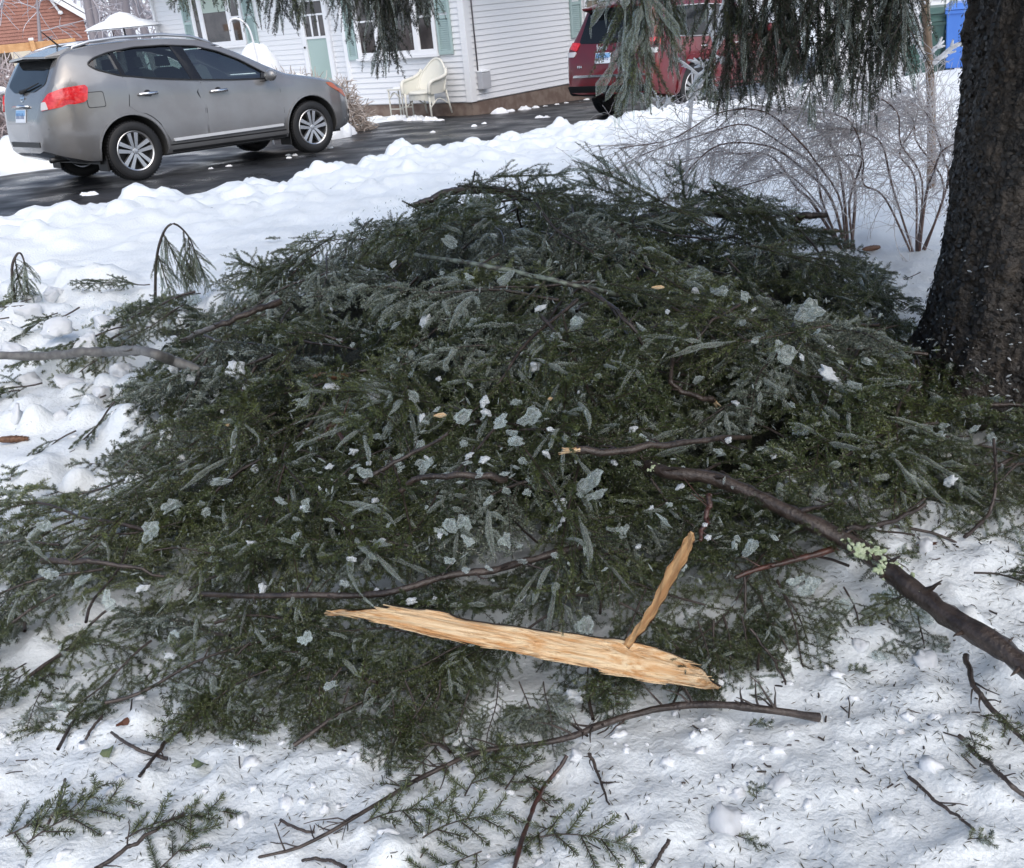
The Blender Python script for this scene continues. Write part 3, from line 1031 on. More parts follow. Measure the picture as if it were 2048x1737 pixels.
for s in (-1, 1):
    C = side(s)
    rd = [(.98, .50), (1.0, .9), (.94, 1.12), (0, 1.14), (-.04, .98), (.30, .80), (.46, .60), (.50, .50)]
    fd = [(1.0, .50), (2.25, .50), (2.32, .75), (2.3, 1.0), (2.22, 1.09), (.965, 1.115), (1.02, .9)]
    for P, hx in ((rd, .22), (fd, 1.22)):
        conform('door_joint', P, C, .0012, M['blackplastic'], rB, .14, .004)
        cxp, czp = sum(p[0] for p in P) / len(P), sum(p[1] for p in P) / len(P)
        d = conform('door', [(p[0] + (.008 if p[0] < cxp else -.008), p[1] + (.008 if p[1] < czp else -.004)) for p in P], C, .005, cfgB['paint'], rB, .09, .006)
        pp, nn = C(hx, 1.0)
        hb = MB()
        hb.tube([pp + Vector((-.10, s * .01, 0)), pp + Vector((0, s * .045, .004)), pp + Vector((.10, s * .01, 0))], [.010, .015, .010], 8)
        hb.build('door_handle', M['chrome'], d, True)
    for x in (0, 2.915):
        arch_lip('arch_flare', M['blackplastic'] if s > 2 else cfgB['paint'], rB, C, x, .375, .455, .53, R_(-2), R_(182), .022)
    conform('sill_cladding', [(.50, .33), (2.4, .33), (2.38, .43), (.47, .43)], C, .008, M['blackplastic'], rB, .1, .014)
    a0, a1 = .66, .90
    pf = polar(-.1)
    conform('tail_light', round_poly([(s * -a0, 1.05), (s * -(a0 + .0), 1.165), (s * -(a0 + .14), 1.18), (s * -a1, 1.17), (s * -(a1 - .02), 1.06)], .02, 3), pf, .014, M['redlens'], rB, .05, .02)
    conform('reversing_lens', round_poly([(s * -(a0 + .01), .965), (s * -(a0 + .0), 1.04), (s * -(a0 + .16), 1.04), (s * -(a0 + .15), .965)], .02, 3), pf, .014, M['clearlens'], rB, .05, .02)
    rail = MB()
    rail.tube([(-.55, s * .60, 1.70), (-.45, s * .60, 1.775), (0, s * .60, 1.79), (.9, s * .60, 1.79), (1.3, s * .60, 1.75), (1.42, s * .60, 1.70)], .017, 8)
    rail.build('roof_rail', M['alloy'], rB, True)
    mm = MB()
    mm.lathe([(.001, -.06), (.06, -.055), (.10, -.02), (.10, .02), (.08, .05), (.001, .055)], 14, Matrix.Translation((2.05, s * 1.06, 1.17)) @ Matrix.Rotation(R_(90), 4, 'Y') @ Matrix.Diagonal((.9, 1.25, 1, 1)))
    mm.tube([(2.08, s * .92, 1.12), (2.06, s * 1.02, 1.14)], .03, 8)
    mm.build('door_mirror', cfgB['paint'], rB, True)
conform('rear_window', round_poly([(-.66, 1.16), (-.3, 1.145), (.3, 1.145), (.66, 1.16), (.58, 1.60), (-.58, 1.60)], .06, 4), rear, .006, M['darkglass'], rB, .08, .012)
spl = MB()
spl.add([(-.70, -.62, 1.69), (-.94, -.56, 1.665), (-.96, 0, 1.68), (-.94, .56, 1.665), (-.70, .62, 1.69), (-.5, .60, 1.745), (-.5, 0, 1.76), (-.5, -.60, 1.745),
         (-.70, -.62, 1.61), (-.93, -.54, 1.635), (-.95, 0, 1.65), (-.93, .54, 1.635), (-.70, .62, 1.61), (-.5, .60, 1.62), (-.5, 0, 1.62), (-.5, -.60, 1.62)],
        [(0, 1, 2, 6, 7), (6, 2, 3, 4, 5), (1, 9, 10, 2), (2, 10, 11, 3), (3, 11, 12, 4), (0, 8, 9, 1), (4, 12, 13, 5), (0, 7, 15, 8)])
spl.build('roof_spoiler', cfgB['paint'], rB, bevel=.006)
su = MB()
su.add([(-.68, -.60, 1.600), (-.92, -.53, 1.628), (-.94, 0, 1.642), (-.92, .53, 1.628), (-.68, .60, 1.600), (-.72, 0, 1.56)], [(0, 1, 2, 5), (2, 3, 4, 5)])
su.build('spoiler_underside', M['blackplastic'], rB)
wp = MB()
wp.tube([rear(.0, 1.18)[0] + Vector((-.03, .06, 0)), rear(-.1, 1.19)[0] + Vector((-.03, 0, 0)), rear(-.4, 1.22)[0] + Vector((-.03, 0, 0))], [.035, .028, .01], 6)
wp.build('rear_wiper', M['blackplastic'], rB)
plate(rB, rear, .12, .93, .305, .16)
p, n = rear(.16, 1.085)
tx = text_mesh('Jeep', .125, .006, M['chrome'], 'lettering', rB)
qx = Matrix(((0, 0, -1), (-1, 0, 0), (0, 1, 0))).to_4x4()
tx.matrix_local = Matrix.Translation(Vector((p.x - .014, .16, 1.085))) @ qx
p, n = rear(.58, .80)
sm = MB()
for k in range(3):
    sm.box((p.x - .012, .58 - .05 + k * .035, .80), (p.x + .02, .58 - .05 + k * .035 + .026, .835))
sm.build('small_badge', M['chrome'], rB)
conform('bumper_strip', round_poly([(-.72, .655), (.72, .655), (.70, .69), (-.70, .69)], .01, 3), rear, .02, M['chrome'], rB, .08, .02)
conform('bumper_lower', round_poly([(-.80, .40), (.80, .40), (.82, .525), (-.82, .525)], .02, 3), rear, .03, M['blackplastic'], rB, .08, .04)
hk = MB()
hk.box((-1.13, -.035, .40), (-.98, .035, .47))
hk.lathe([(.055, -.02), (.055, .02)], 14, Matrix.Translation((-1.10, 0, .435)))
hk.build('tow_hitch', M['exhaust'], rB, bevel=.006)
un = MB()
un.box((-.80, -.70, .36), (3.5, .70, .45))
un.build('underbody', M['blackplastic'], rB)
finish_vehicle(rB, 8.0, 2.86, .0375)

# ------------------------------------------------------------------ white house
M['siding'] = mat('white_vinyl_siding', (.76, .77, .79), .42, bump=.08, bscale=90, bdist=.003)
M['trimwhite'] = mat('white_trim', (.80, .81, .83), .4)
M['shutter'] = mat('sage_green_shutter', (.36, .47, .46), .5)
M['pane'] = mat('window_pane', (.030, .028, .028), .05, coat=.6, col2=(.07, .062, .06), vscale=2.5)
M['panegreen'] = mat('pale_green_glass', (.36, .47, .44), .12, coat=.5)
M['blind'] = mat('pale_blind', (.42, .50, .44), .6)
M['curtain'] = mat('tan_curtain', (.20, .17, .13), .7)
M['foundation'] = mat('brown_foundation', (.15, .105, .085), .8, col2=(.22, .17, .14), vscale=6, bump=.4, bscale=50)
M['greybox'] = mat('grey_box', (.42, .43, .46), .45)
M['darkpipe'] = mat('dark_cable', (.10, .09, .10), .5)
M['roof'] = mat('roof_shingle', (.06, .06, .065), .8)
M['wicker'] = mat('cream_wicker', (.68, .67, .60), .55, bump=1, bscale=130, bdist=.006)
HC = np.array([-.154, 19.908])
house = empty('white_house', (HC[0], HC[1], 0), -R_(37), 'white clapboard house with sage green shutters across the driveway', 'house')
RD = Vector((.142, .990, 0))          # the right-hand wall runs this way in the house frame
BP = .1065                            # board pitch
def wall_boards(p0, p1, z0, n, parent, outward, name='clapboard', mt=None, pitch=None):
    """courses of lapped boards from p0 to p1, one object each, mesh data shared"""
    pitch = pitch or BP
    p0, p1 = Vector((*p0, 0)), Vector((*p1, 0))
    L = (p1 - p0).length
    d = (p1 - p0).normalized()
    o = Vector((*outward, 0)).normalized()
    mb = MB()
    prof = [(-.02, 0), (.024, 0), (.026, .006), (.006, pitch + .012), (-.02, pitch + .012)]
    vs = [p0 + o * q + Vector((0, 0, z)) for q, z in prof] + [p1 + o * q + Vector((0, 0, z)) for q, z in prof]
    k = len(prof)
    fs = [tuple(range(k)), tuple(range(2 * k - 1, k - 1, -1))] + [(i, (i + 1) % k, k + (i + 1) % k, k + i) for i in range(k)]
    mb.add(vs, fs)
    me = mb.mesh(name, mt or M['siding'])
    bm = bmesh.new()
    bm.from_mesh(me)
    bmesh.ops.recalc_face_normals(bm, faces=bm.faces)
    bm.to_mesh(me)
    bm.free()
    for i in range(n):
        b = link(bpy.data.objects.new(name, me), parent)
        b.location = (0, 0, z0 + i * pitch)
Z0 = -.07
rw1 = RD * 9.5
wall_boards((-3.10, 0), (-.09, 0), Z0, 26, house, (0, -1))
wall_boards((-9.70, .35), (-3.19, .35), Z0, 26, house, (0, -1))
wall_boards((RD.x * .10, RD.y * .10), (rw1.x, rw1.y), Z0, 26, house, (.99, -.142))
wl = MB()     # solid walls behind the boards
wl.prism([(-3.12, .02), (-.02, .02), (rw1.x - .02, rw1.y), (-9.7, 9.4), (-9.72, .37), (-3.12, .37)], Z0 - .02, 2.74)
wl.build('wall', M['siding'], house)
fo = MB()
fo.prism([(-3.12, .0), (.0, .0), (rw1.x, rw1.y), (-9.7, 9.38), (-9.7, .36), (-3.12, .36)], -.9, Z0 - .021)
fo.build('foundation', M['foundation'], house)
def trim(lo, hi, name='corner_board', mt=None, parent=None):
    q = MB()
    q.box(lo, hi)
    return q.build(name, mt or M['trimwhite'], parent or house, bevel=.004)
trim((-.095, -.045, Z0 - .01), (.045, .12, 2.74))
trim((-3.19, -.045, Z0 - .01), (-3.09, .33, 2.74))
trim((-9.80, .30, Z0 - .01), (-9.69, .45, 2.74))
ds = MB()
ds.tube([(-9.70, .27, 2.75), (-9.70, .27, -.2)], .035, 8)
ds.tube([(-9.70, .27, 2.55), (-9.72, .10, 2.72)], .035, 8)
ds.build('downspout', M['trimwhite'], house, True)
ds = MB()
ds.tube([(-3.24, .27, 2.75), (-3.24, .27, 1.75), (-3.24, .26, -.1)], .03, 8)
ds.build('downspout', M['trimwhite'], house, True)
rf = MB()
rf.add([(-10.2, -.45, 2.72), (1.9, -.45, 2.72), (2.2, 4.8, 4.6), (-10.2, 4.8, 4.6), (-10.2, 9.9, 2.72), (2.6, 9.9, 2.72),
        (-10.2, -.45, 2.84), (1.9, -.45, 2.84), (2.2, 4.8, 4.74), (-10.2, 4.8, 4.74), (-10.2, 9.9, 2.84), (2.6, 9.9, 2.84)],
       [(6, 7, 8, 9), (9, 8, 11, 10), (0, 3, 2, 1), (3, 4, 5, 2), (0, 1, 7, 6), (4, 10, 11, 5), (1, 2, 8, 7), (2, 5, 11, 8), (0, 6, 9, 3), (3, 9, 10, 4)])
rf.build('roof', M['snowclod'], house)
ge = MB()
ge.prism([(.1, .1), (rw1.x, rw1.y), (rw1.x * .5, rw1.y * .5)], 2.73, 2.735)
def window(x0, x1, z0, z1, y, splits, parent=house, rails=(), fw=.07, blind=None, shut=None, right=False, panes='pane'):
    """frame > panes; splits: x of the mullions; seated on the wall plane y (house frame)"""
    Mx = Matrix.Identity(4)
    if right:      # the right wall: local x runs along the wall
        Mx = Matrix(((RD.x, -RD.y, 0, 0), (RD.y, RD.x, 0, 0), (0, 0, 1, 0), (0, 0, 0, 1)))
    f = MB()
    def bx(m, a, b, c, d, e, g):
        m.box((a, c, e), (b, d, g), Mx)
    yo, yi = y - .075, y - .01
    bx(f, x0, x1, yo, yi, z1 - fw, z1)
    bx(f, x0, x0 + fw, yo, yi, z0 + fw, z1 - fw)
    bx(f, x1 - fw, x1, yo, yi, z0 + fw, z1 - fw)
    bx(f, x0, x1, yo, yi, z0, z0 + fw)
    for q in splits:
        bx(f, q - .05, q + .05, yo + .006, yi, z0 + fw, z1 - fw)
    w_ = f.build('window', M['trimwhite'], parent, bevel=.004)
    sl = MB()
    bx(sl, x0 - .03, x1 + .03, y - .12, y - .035, z0 - .045, z0 - .002)
    sl.build('sill', M['trimwhite'], w_, bevel=.004)
    xs = [x0 + fw] + [v for q in sorted(splits) for v in (q - .05, q + .05)] + [x1 - fw]
    for i in range(0, len(xs), 2):
        p = MB()
        bx(p, xs[i], xs[i + 1], y - .042, y - .032, z0 + fw, z1 - fw)
        p.build('pane', M[panes], w_)
        sh = MB()
        a, b = xs[i], xs[i + 1]
        for (u, v) in ((a, a + .028), (b - .028, b)):
            bx(sh, u, v, y - .058, y - .043, z0 + fw, z1 - fw)
        bx(sh, a + .028, b - .028, y - .058, y - .043, z0 + fw, z0 + fw + .03)
        if i // 2 in rails:
            zm = (z0 + z1) / 2 + .02
            bx(sh, a + .028, b - .028, y - .06, y - .043, zm, zm + .035)
        sh.build('sash', M['trimwhite'], w_)
        if blind and blind[0] == i // 2:
            bl = MB()
            bx(bl, a + .03, b - .03, y - .0428, y - .0424, blind[1], z1 - fw - .01)
            bl.build('blind', M['blind'], w_)
    for (a, b) in (shut or ()):
        s_ = MB()
        for (u, v, c, d) in ((a, a + .045, z0 - .02, z1 + .02), (b - .045, b, z0 - .02, z1 + .02), (a + .045, b - .045, z0 - .02, z0 + .06), (a + .045, b - .045, z1 - .06, z1 + .02), (a + .045, b - .045, (z0 + z1) / 2 - .03, (z0 + z1) / 2 + .03)):
            bx(s_, u, v, y - .062, y - .024, c, d)
        so = s_.build('shutter', M['shutter'], parent)
        lv = MB()
        nl = 30
        for k in range(nl):
            zz = z0 + .065 + (z1 - z0 - .13) * k / nl
            if abs(zz - (z0 + z1) / 2) < .05:
                continue
            lv.add([Mx @ Vector(q) for q in ((a + .045, y - .052, zz), (b - .045, y - .052, zz), (b - .045, y - .03, zz + .04), (a + .045, y - .03, zz + .04))], [(0, 1, 2, 3)])
        tag(lv.build('louvre', M['shutter'], so), kind='stuff')
    return w_
window(-2.79, -.67, .84, 2.15, 0, (-2.2, -1.18), rails=(0, 2), shut=((-3.08, -2.82), (-.64, -.30)))
window(-8.32, -6.55, 1.28, 2.40, .35, (-7.98, -7.0), rails=(2,), shut=((-8.66, -8.35), (-6.50, -6.16)), blind=(1, 2.02))
window(3.55, 4.65, .84, 2.15, 0, (), rails=(0,), shut=((3.10, 3.46), (4.72, 5.06)), right=True, panes='curtain')
# storm door
dr = MB()
dr.box((-4.72, .27, -.05), (-4.60, .34, 2.12))
dr.box((-3.98, .27, -.05), (-3.86, .34, 2.12))
dr.box((-4.60, .27, 2.02), (-3.98, .34, 2.12))
dr.box((-4.60, .28, -.05), (-3.98, .34, .12))
dr.box((-4.60, .28, 1.28), (-3.98, .335, 1.33))
dr.box((-4.60, .28, 1.74), (-3.98, .335, 1.78))
do = dr.build('door', M['trimwhite'], house, bevel=.004)
q = MB()
q.box((-4.60, .31, .121), (-3.98, .33, 1.279))
q.build('lower_pane', M['panegreen'], do)
q = MB()
q.box((-4.60, .312, 1.331), (-3.98, .33, 2.019))
q.build('upper_pane', M['pane'], do)
q = MB()
for xx in (-4.40, -4.19):
    q.box((xx - .025, .303, 1.332), (xx + .025, .311, 1.738))
q.build('muntin', M['trimwhite'], do)
q = MB()
q.lathe([(.001, .05), (.02, .045), (.025, .03), (.01, .02), (.01, 0)], 12, Matrix.Translation((-4.64, .27, 1.12)) @ Matrix.Rotation(R_(90), 4, 'X'))
q.build('handle', M['gloss_black'], do, True)
# meter box and cable on the right-hand wall
MxR = Matrix(((RD.x, -RD.y, 0, 0), (RD.y, RD.x, 0, 0), (0, 0, 1, 0), (0, 0, 0, 1)))
mbx = MB()
mbx.box((.17, -.17, .13), (.42, -.03, .44), MxR)
bo = mbx.build('utility_box', M['greybox'], house, bevel=.02)
mbs = MB()
mbs.box((.165, -.18, .442), (.425, -.03, .475), MxR)
mbs.build('snow_cap', M['snowclod'], bo, bevel=.012)
cb = MB()
cb.tube([MxR @ Vector((.20, -.045, .44)), MxR @ Vector((.19, -.045, 2.7))], .014, 6)
cb.build('cable', M['darkpipe'], house, True)

# ---- wicker chair and plant stand in front of the wall
def wk(name, parent, fn, mt='wicker', smooth=True):
    q = MB()
    fn(q)
    return q.build(name, M[mt], parent, smooth)
def hp(x, y):      # house frame to world
    v = Matrix.Rotation(-R_(37), 3, 'Z') @ Vector((x, y, 0))
    return v.x + HC[0], v.y + HC[1]
cxw, cyw = hp(-.62, -.62)
chz = gz(cxw, cyw) if False else float(driveplane(np.array(cxw), np.array(cyw))) + .09
chair = empty('wicker_chair', (cxw, cyw, chz), R_(143), 'cream wicker armchair with rounded back against the white house wall', 'chair')
# chair frame: +y is the way it faces
def back(q):
    vs, fs = [], []
    nU, nV = 17, 9
    for j in range(nV):
        v = j / (nV - 1)
        for i in range(nU):
            u = i / (nU - 1) * 2 - 1
            ww = .33 * (1 - .30 * v ** 3)
            x = ww * u
            z = .40 + v * (.58 - .16 * u * u * v)
            y = -.26 - .16 * v + .12 * u * u * (1 - .3 * v)
            vs.append((x, y, z))
    b = len(vs)
    vs += [(x, y - .022, z) for x, y, z in vs]
    for j in range(nV - 1):
        for i in range(nU - 1):
            a = j * nU + i
            fs += [(a, a + 1, a + nU + 1, a + nU), (b + a + nU, b + a + nU + 1, b + a + 1, b + a)]
    q.add(vs, fs)
    edge = [vs[j * nU] for j in range(nV)] + [vs[(nV - 1) * nU + i] for i in range(1, nU)] + [vs[j * nU + nU - 1] for j in range(nV - 2, -1, -1)]
    q.tube([Vector(e) + Vector((0, -.01, 0)) for e in edge], .026, 8)
wk('backrest', chair, back)
def seat(q):
    q.lathe([(.001, .055), (.30, .05), (.335, .03), (.34, 0), (.30, -.012), (.001, -.012)], 20, Matrix.Translation((0, .02, .40)))
wk('seat', chair, seat)
def apron(q):
    for k in range(12):
        a0, a1 = R_(20 + 140 * k / 12), R_(20 + 140 * (k + 1) / 12)
        mid = abs((k + .5) / 12 - .5) * 2
        zl = .30 - .12 * mid ** 3
        p = [(.325 * math.cos(a0), .02 + .325 * math.sin(a0)), (.325 * math.cos(a1), .02 + .325 * math.sin(a1))]
        q.add([(*p[0], .40), (*p[1], .40), (*p[1], zl), (*p[0], zl)], [(0, 1, 2, 3)])
wk('apron', chair, apron)
for s in (-1, 1):
    def arm(q):
        q.tube(smooth_curve([(s * .30, -.30, .80), (s * .36, -.20, .70), (s * .385, .02, .655), (s * .375, .22, .63), (s * .345, .30, .56), (s * .33, .31, .40)], 18), .034, 8)
        P = smooth_curve([(s * .31, -.28, .72), (s * .36, -.1, .66), (s * .37, .2, .62), (s * .335, .29, .55)], 10)
        vs, fs = [], []
        for p in P:
            vs += [tuple(p), (p[0] * .92, p[1] * .95, .39)]
        for i in range(len(P) - 1):
            fs.append((2 * i, 2 * i + 2, 2 * i + 3, 2 * i + 1))
        q.add(vs, fs)
    wk('arm', chair, arm)
    for yy, sp_ in ((.28, 0.01), (-.24, -.10)):
        def leg(q):
            q.tube([(s * .30, yy, .42), (s * .305, yy + sp_ * .5, .2), (s * .315, yy + sp_, -.02)], [.022, .02, .018], 8)
        wk('leg', chair, leg)
    def brace(q):
        q.tube(smooth_curve([(s * .305, -.28, .16), (s * .30, 0, .29), (s * .31, .27, .16)], 10), .012, 6)
    wk('side_brace', chair, brace)
txw, tyw = hp(-1.47, -.42)
tbz = float(driveplane(np.array(txw), np.array(tyw))) + .07
tbl = empty('wicker_table', (txw, tyw, tbz), R_(-37), 'small square cream wicker table beside the wicker armchair', 'table')
wk('tabletop', tbl, lambda q: q.box((-.19, -.17, .49), (.19, .17, .52)), smooth=False)
wk('snow_cap', tbl, lambda q: q.lathe([(.001, .03), (.12, .024), (.165, 0)], 14, Matrix.Translation((0, 0, .521))), 'snowclod')
for sx in (-1, 1):
    for sy in (-1, 1):
        wk('leg', tbl, lambda q: q.tube([(sx * .165, sy * .145, .49), (sx * .17, sy * .15, -.02)], .016, 8))
    wk('side_brace', tbl, lambda q: q.tube(smooth_curve([(sx * .165, -.145, .33), (sx * .165, 0, .44), (sx * .165, .145, .33)], 8), .010, 6))
wk('side_brace', tbl, lambda q: q.tube(smooth_curve([(-.165, -.15, .33), (0, -.15, .44), (.165, -.15, .33)], 8), .010, 6))
wk('stretcher', tbl, lambda q: (q.tube([(-.167, -.147, .14), (.167, -.147, .14)], .010, 6), q.tube([(-.167, .147, .14), (.167, .147, .14)], .010, 6)))

# ---- garage wall and the two wheeled bins on the right
gd = np.array(atd(1835, 40, 19.6))
gar = empty('white_garage', (gd[0], gd[1], 0), -R_(24.5), 'white sided garage behind the green and blue bins', 'garage')
gb = -.25
wall_boards((-1.6, 0), (5.0, 0), gb, 26, gar, (0, -1))
q = MB()
q.box((-1.6, .02, gb - .4), (5.0, 6, 2.55))
q.build('wall', M['siding'], gar)
q = MB()
q.prism([(-2.0, 2.5), (1.7, 4.2), (5.4, 2.5), (5.4, 2.62), (1.7, 4.34), (-2.0, 2.62)], -.4, 6.3, Matrix(((1, 0, 0, 0), (0, 0, 1, 0), (0, 1, 0, 0), (0, 0, 0, 1))))
q.build('roof', M['snowclod'], gar)
q = MB()
q.prism([(-1.6, 2.55), (1.7, 4.1), (5.0, 2.55)], .02, 6, Matrix(((1, 0, 0, 0), (0, 0, 1, 0), (0, 1, 0, 0), (0, 0, 0, 1))))
q.build('gable', M['siding'], gar)
q = MB()
q.box((-1.68, -.05, gb), (-1.58, .1, 2.55))
q.build('corner_board', M['trimwhite'], gar)
M['bingreen'] = mat('green_bin_plastic', (.035, .085, .075), .45, col2=(.05, .105, .09), vscale=5)
M['binblue'] = mat('blue_bin_plastic', (.05, .16, .52), .4, col2=(.06, .18, .56), vscale=5)
def bin_(px, py, D, mt, label, rz, hh=.98, wd=.60):
    p = atd(px, py, D)
    g = gz(p[0], p[1])
    r = empty('wheeled_bin', (p[0], p[1], g - .03), rz, label, 'bin')
    q = MB()
    a, b, c, d_ = wd * .40, wd * .5, wd * .42, wd * .55
    vs = [(-a, -c, .06), (a, -c, .06), (a, c, .06), (-a, c, .06), (-b, -d_, hh * .93), (b, -d_, hh * .93), (b, d_, hh * .93), (-b, d_, hh * .93)]
    q.add(vs, [(0, 3, 2, 1), (4, 5, 6, 7), (0, 1, 5, 4), (1, 2, 6, 5), (2, 3, 7, 6), (3, 0, 4, 7)])
    q.build('tub', M[mt], r, bevel=.02)
    q = MB()
    q.box((-b - .02, -d_ - .02, hh * .89), (b + .02, d_ + .02, hh * .945))
    q.build('rim', M[mt], r, bevel=.008)
    q = MB()
    q.add([(-b - .03, -d_ - .04, hh * .95), (b + .03, -d_ - .04, hh * .95), (b + .03, d_ + .03, hh * .97), (-b - .03, d_ + .03, hh * .97), (-b * .8, -d_ * .7, hh * 1.04), (b * .8, -d_ * .7, hh * 1.04), (b * .8, d_ * .7, hh * 1.06), (-b * .8, d_ * .7, hh * 1.06)],
          [(0, 3, 2, 1), (4, 5, 6, 7), (0, 1, 5, 4), (1, 2, 6, 5), (2, 3, 7, 6), (3, 0, 4, 7)])
    q.build('lid', M[mt], r, bevel=.012)
    q = MB()
    q.tube([(-b * .8, d_ + .06, hh * .96), (b * .8, d_ + .06, hh * .96)], .016, 8)
    q.build('handle', M['blackplastic'], r)
    for s in (-1, 1):
        q = MB()
        q.lathe([(.001, -.025), (.09, -.025), (.10, -.015), (.10, .015), (.09, .025), (.001, .025)], 18, Matrix.Translation((s * (a + .0), c, .10)) @ Matrix.Rotation(R_(90), 4, 'Y'))
        q.build('wheel', M['blackplastic'], r)
    return r
M['binlogo'] = mat('pale_bin_print', (.20, .28, .26), .5)
M['binlogo2'] = mat('pale_blue_bin_print', (.28, .40, .72), .5)
def bin_front(r, yy, z, mt, wds):
    q = MB()
    for (x0, x1, z0, z1) in wds:
        q.box((x0, yy, z + z0), (x1, yy + .02, z + z1))
    q.build('printed_mark', M[mt], r)
b1 = bin_(1842, 140, 18.4, 'bingreen', 'dark green wheeled bin half hidden by the icy sapling', -R_(20), .93)
b2 = bin_(1874, 135, 18.5, 'bingreen', 'green wheeled bin with a pale print, beside the blue bin', -R_(26), 1.03)
b3 = bin_(1922, 130, 18.3, 'binblue', 'blue wheeled recycling bin next to the spruce trunk', -R_(22), .99)
bin_front(b2, -.345, .60, 'binlogo', [(-.10, .02, .04, .13), (-.12, .03, .0, .03), (.04, .11, .09, .13), (-.05, .09, -.09, -.02)])
bin_front(b3, -.345, .64, 'binlogo2', [(.0, .015, .0, .15), (.0, .14, .14, .155), (.0, .14, .07, .085), (.0, .14, .0, .015), (.125, .14, .07, .15)])

# ---- brown house, rail and parasol far left
M['brownsiding'] = mat('brown_red_siding', (.30, .135, .10), .6, col2=(.27, .12, .09), vscale=3)
M['beige'] = mat('beige_trim', (.55, .50, .40), .6)
M['lumber'] = mat('orange_lumber', (.62, .36, .17), .6, col2=(.50, .27, .12), vscale=8)
bh = empty('brown_house', (-14.36, 39.47, 0), R_(20), 'distant brown sided house with white gable trim at upper left', 'house')
q = MB()
nb = 40
for k in range(nb):     # far courses of siding, one joined piece
    z = -.8 + k * .115
    xr = 0 if z < 2.45 else -(z - 2.45) / .76
    xl = -11 if z < 2.45 else -11 + (z - 2.45) / .76
    q.add([(xl, -.03, z), (xr, -.03, z), (xr, .0, z + .115), (xl, .0, z + .115), (xl, .03, z), (xr, .03, z)], [(0, 1, 2, 3), (4, 5, 1, 0)])
tag(q.build('siding_course', M['brownsiding'], bh), kind='stuff')
q = MB()
q.box((-11, .03, -.9), (0, 9, 2.5))
q.build('wall', M['brownsiding'], bh)
q = MB()
Mg = Matrix(((1, 0, 0, 0), (0, 0, 1, 0), (0, 1, 0, 0), (0, 0, 0, 1)))
q.prism([(.35, 2.18), (.42, 2.34), (-5.5, 6.84), (-5.5, 6.62)], -.28, -.10, Mg)
q.prism([(-11.35, 2.18), (-11.42, 2.34), (-5.5, 6.84), (-5.5, 6.62)], -.28, -.10, Mg)
q.build('rake_board', M['trimwhite'], bh)
q = MB()
q.prism([(.45, 2.36), (-5.5, 6.88), (-11.45, 2.36), (-11.45, 2.5), (-5.5, 7.05), (.45, 2.5)], -.3, 9.3, Mg)
q.build('roof', M['snowclod'], bh)
q = MB()
q.tube([(-1.05, -.12, 3.4), (-.75, -.12, 2.75)], .05, 6)
q.lathe([(.001, .09), (.08, .05), (.09, -.03), (.001, -.06)], 10, Matrix.Translation((-.72, -.13, 2.70)))
q.build('gutter_elbow', M['trimwhite'], bh, True)
q = MB()
q.box((-3.6, -.06, -.2), (-2.75, -.035, 1.6))
q.build('window', M['pane'], bh)
q = MB()
q.box((-2.72, -.25, -.9), (-2.05, -.04, 1.62))
q.box((-3.75, -.075, 1.6), (-2.73, -.04, 1.72))
q.build('porch_post', M['beige'], bh)

rp0, rp1 = atd(-60, 98, 26), atd(150, 76.5, 26)
rl = empty('timber_rail', (rp1[0], rp1[1], gz(rp1[0], rp1[1])), 0, 'orange new timber rail on posts in front of the brown house', 'railing')
dv = rp0 - rp1
q = MB()
ang = math.atan2(dv[1], dv[0])
TL = Matrix.Rotation(ang, 4, 'Z')
Lr = math.hypot(dv[0], dv[1])
zr = rp1[2] - rl.location.z
q.box((0, -.04, zr - .17), (Lr, .0, zr), TL)
q.build('rail', M['lumber'], rl, bevel=.005)
for u in (.42, .98):
    q = MB()
    q.box((Lr * u - .05, .002, -.2), (Lr * u + .05, .09, zr + .03), TL)
    o = q.build('post', M['lumber'], rl, bevel=.005)
    q = MB()
    q.box((Lr * u - .055, -.003, zr + .031), (Lr * u + .055, .095, zr + .09), TL)
    q.build('snow_cap', M['snowclod'], o, bevel=.02)

up_ = atd(247, 56, 27)
um = empty('patio_parasol', (up_[0], up_[1], gz(up_[0], up_[1])), 0, 'snow covered two tier patio parasol in front of the frosted trees', 'parasol')
uz = up_[2] - um.location.z
q = MB()
q.tube([(0, 0, -.1), (0, 0, uz + .28)], .022, 8)
q.build('pole', M['blackplastic'], um)
q = MB()
for k in range(8):
    a, b = 2 * math.pi * k / 8, 2 * math.pi * (k + 1) / 8
    for (r0, z0, r1, z1) in ((.30, uz + .17, .90, uz - .02), (0.02, uz + .30, .42, uz + .16)):
        q.add([(r0 * math.cos(a), r0 * math.sin(a), z0), (r1 * math.cos(a), r1 * math.sin(a), z1), (r1 * math.cos(b), r1 * math.sin(b), z1), (r0 * math.cos(b), r0 * math.sin(b), z0)], [(0, 1, 2, 3)])
q.build('canopy', M['trimwhite'], um)
q = MB()
q.lathe([(.001, uz + .36), (.2, uz + .31), (.36, uz + .22), (.40, uz + .18)], 16)
q.lathe([(.30, uz + .215), (.6, uz + .13), (.82, uz + .05), (.90, uz + .0)], 16)
q.build('snow_cap', M['snowclod'], um, True)

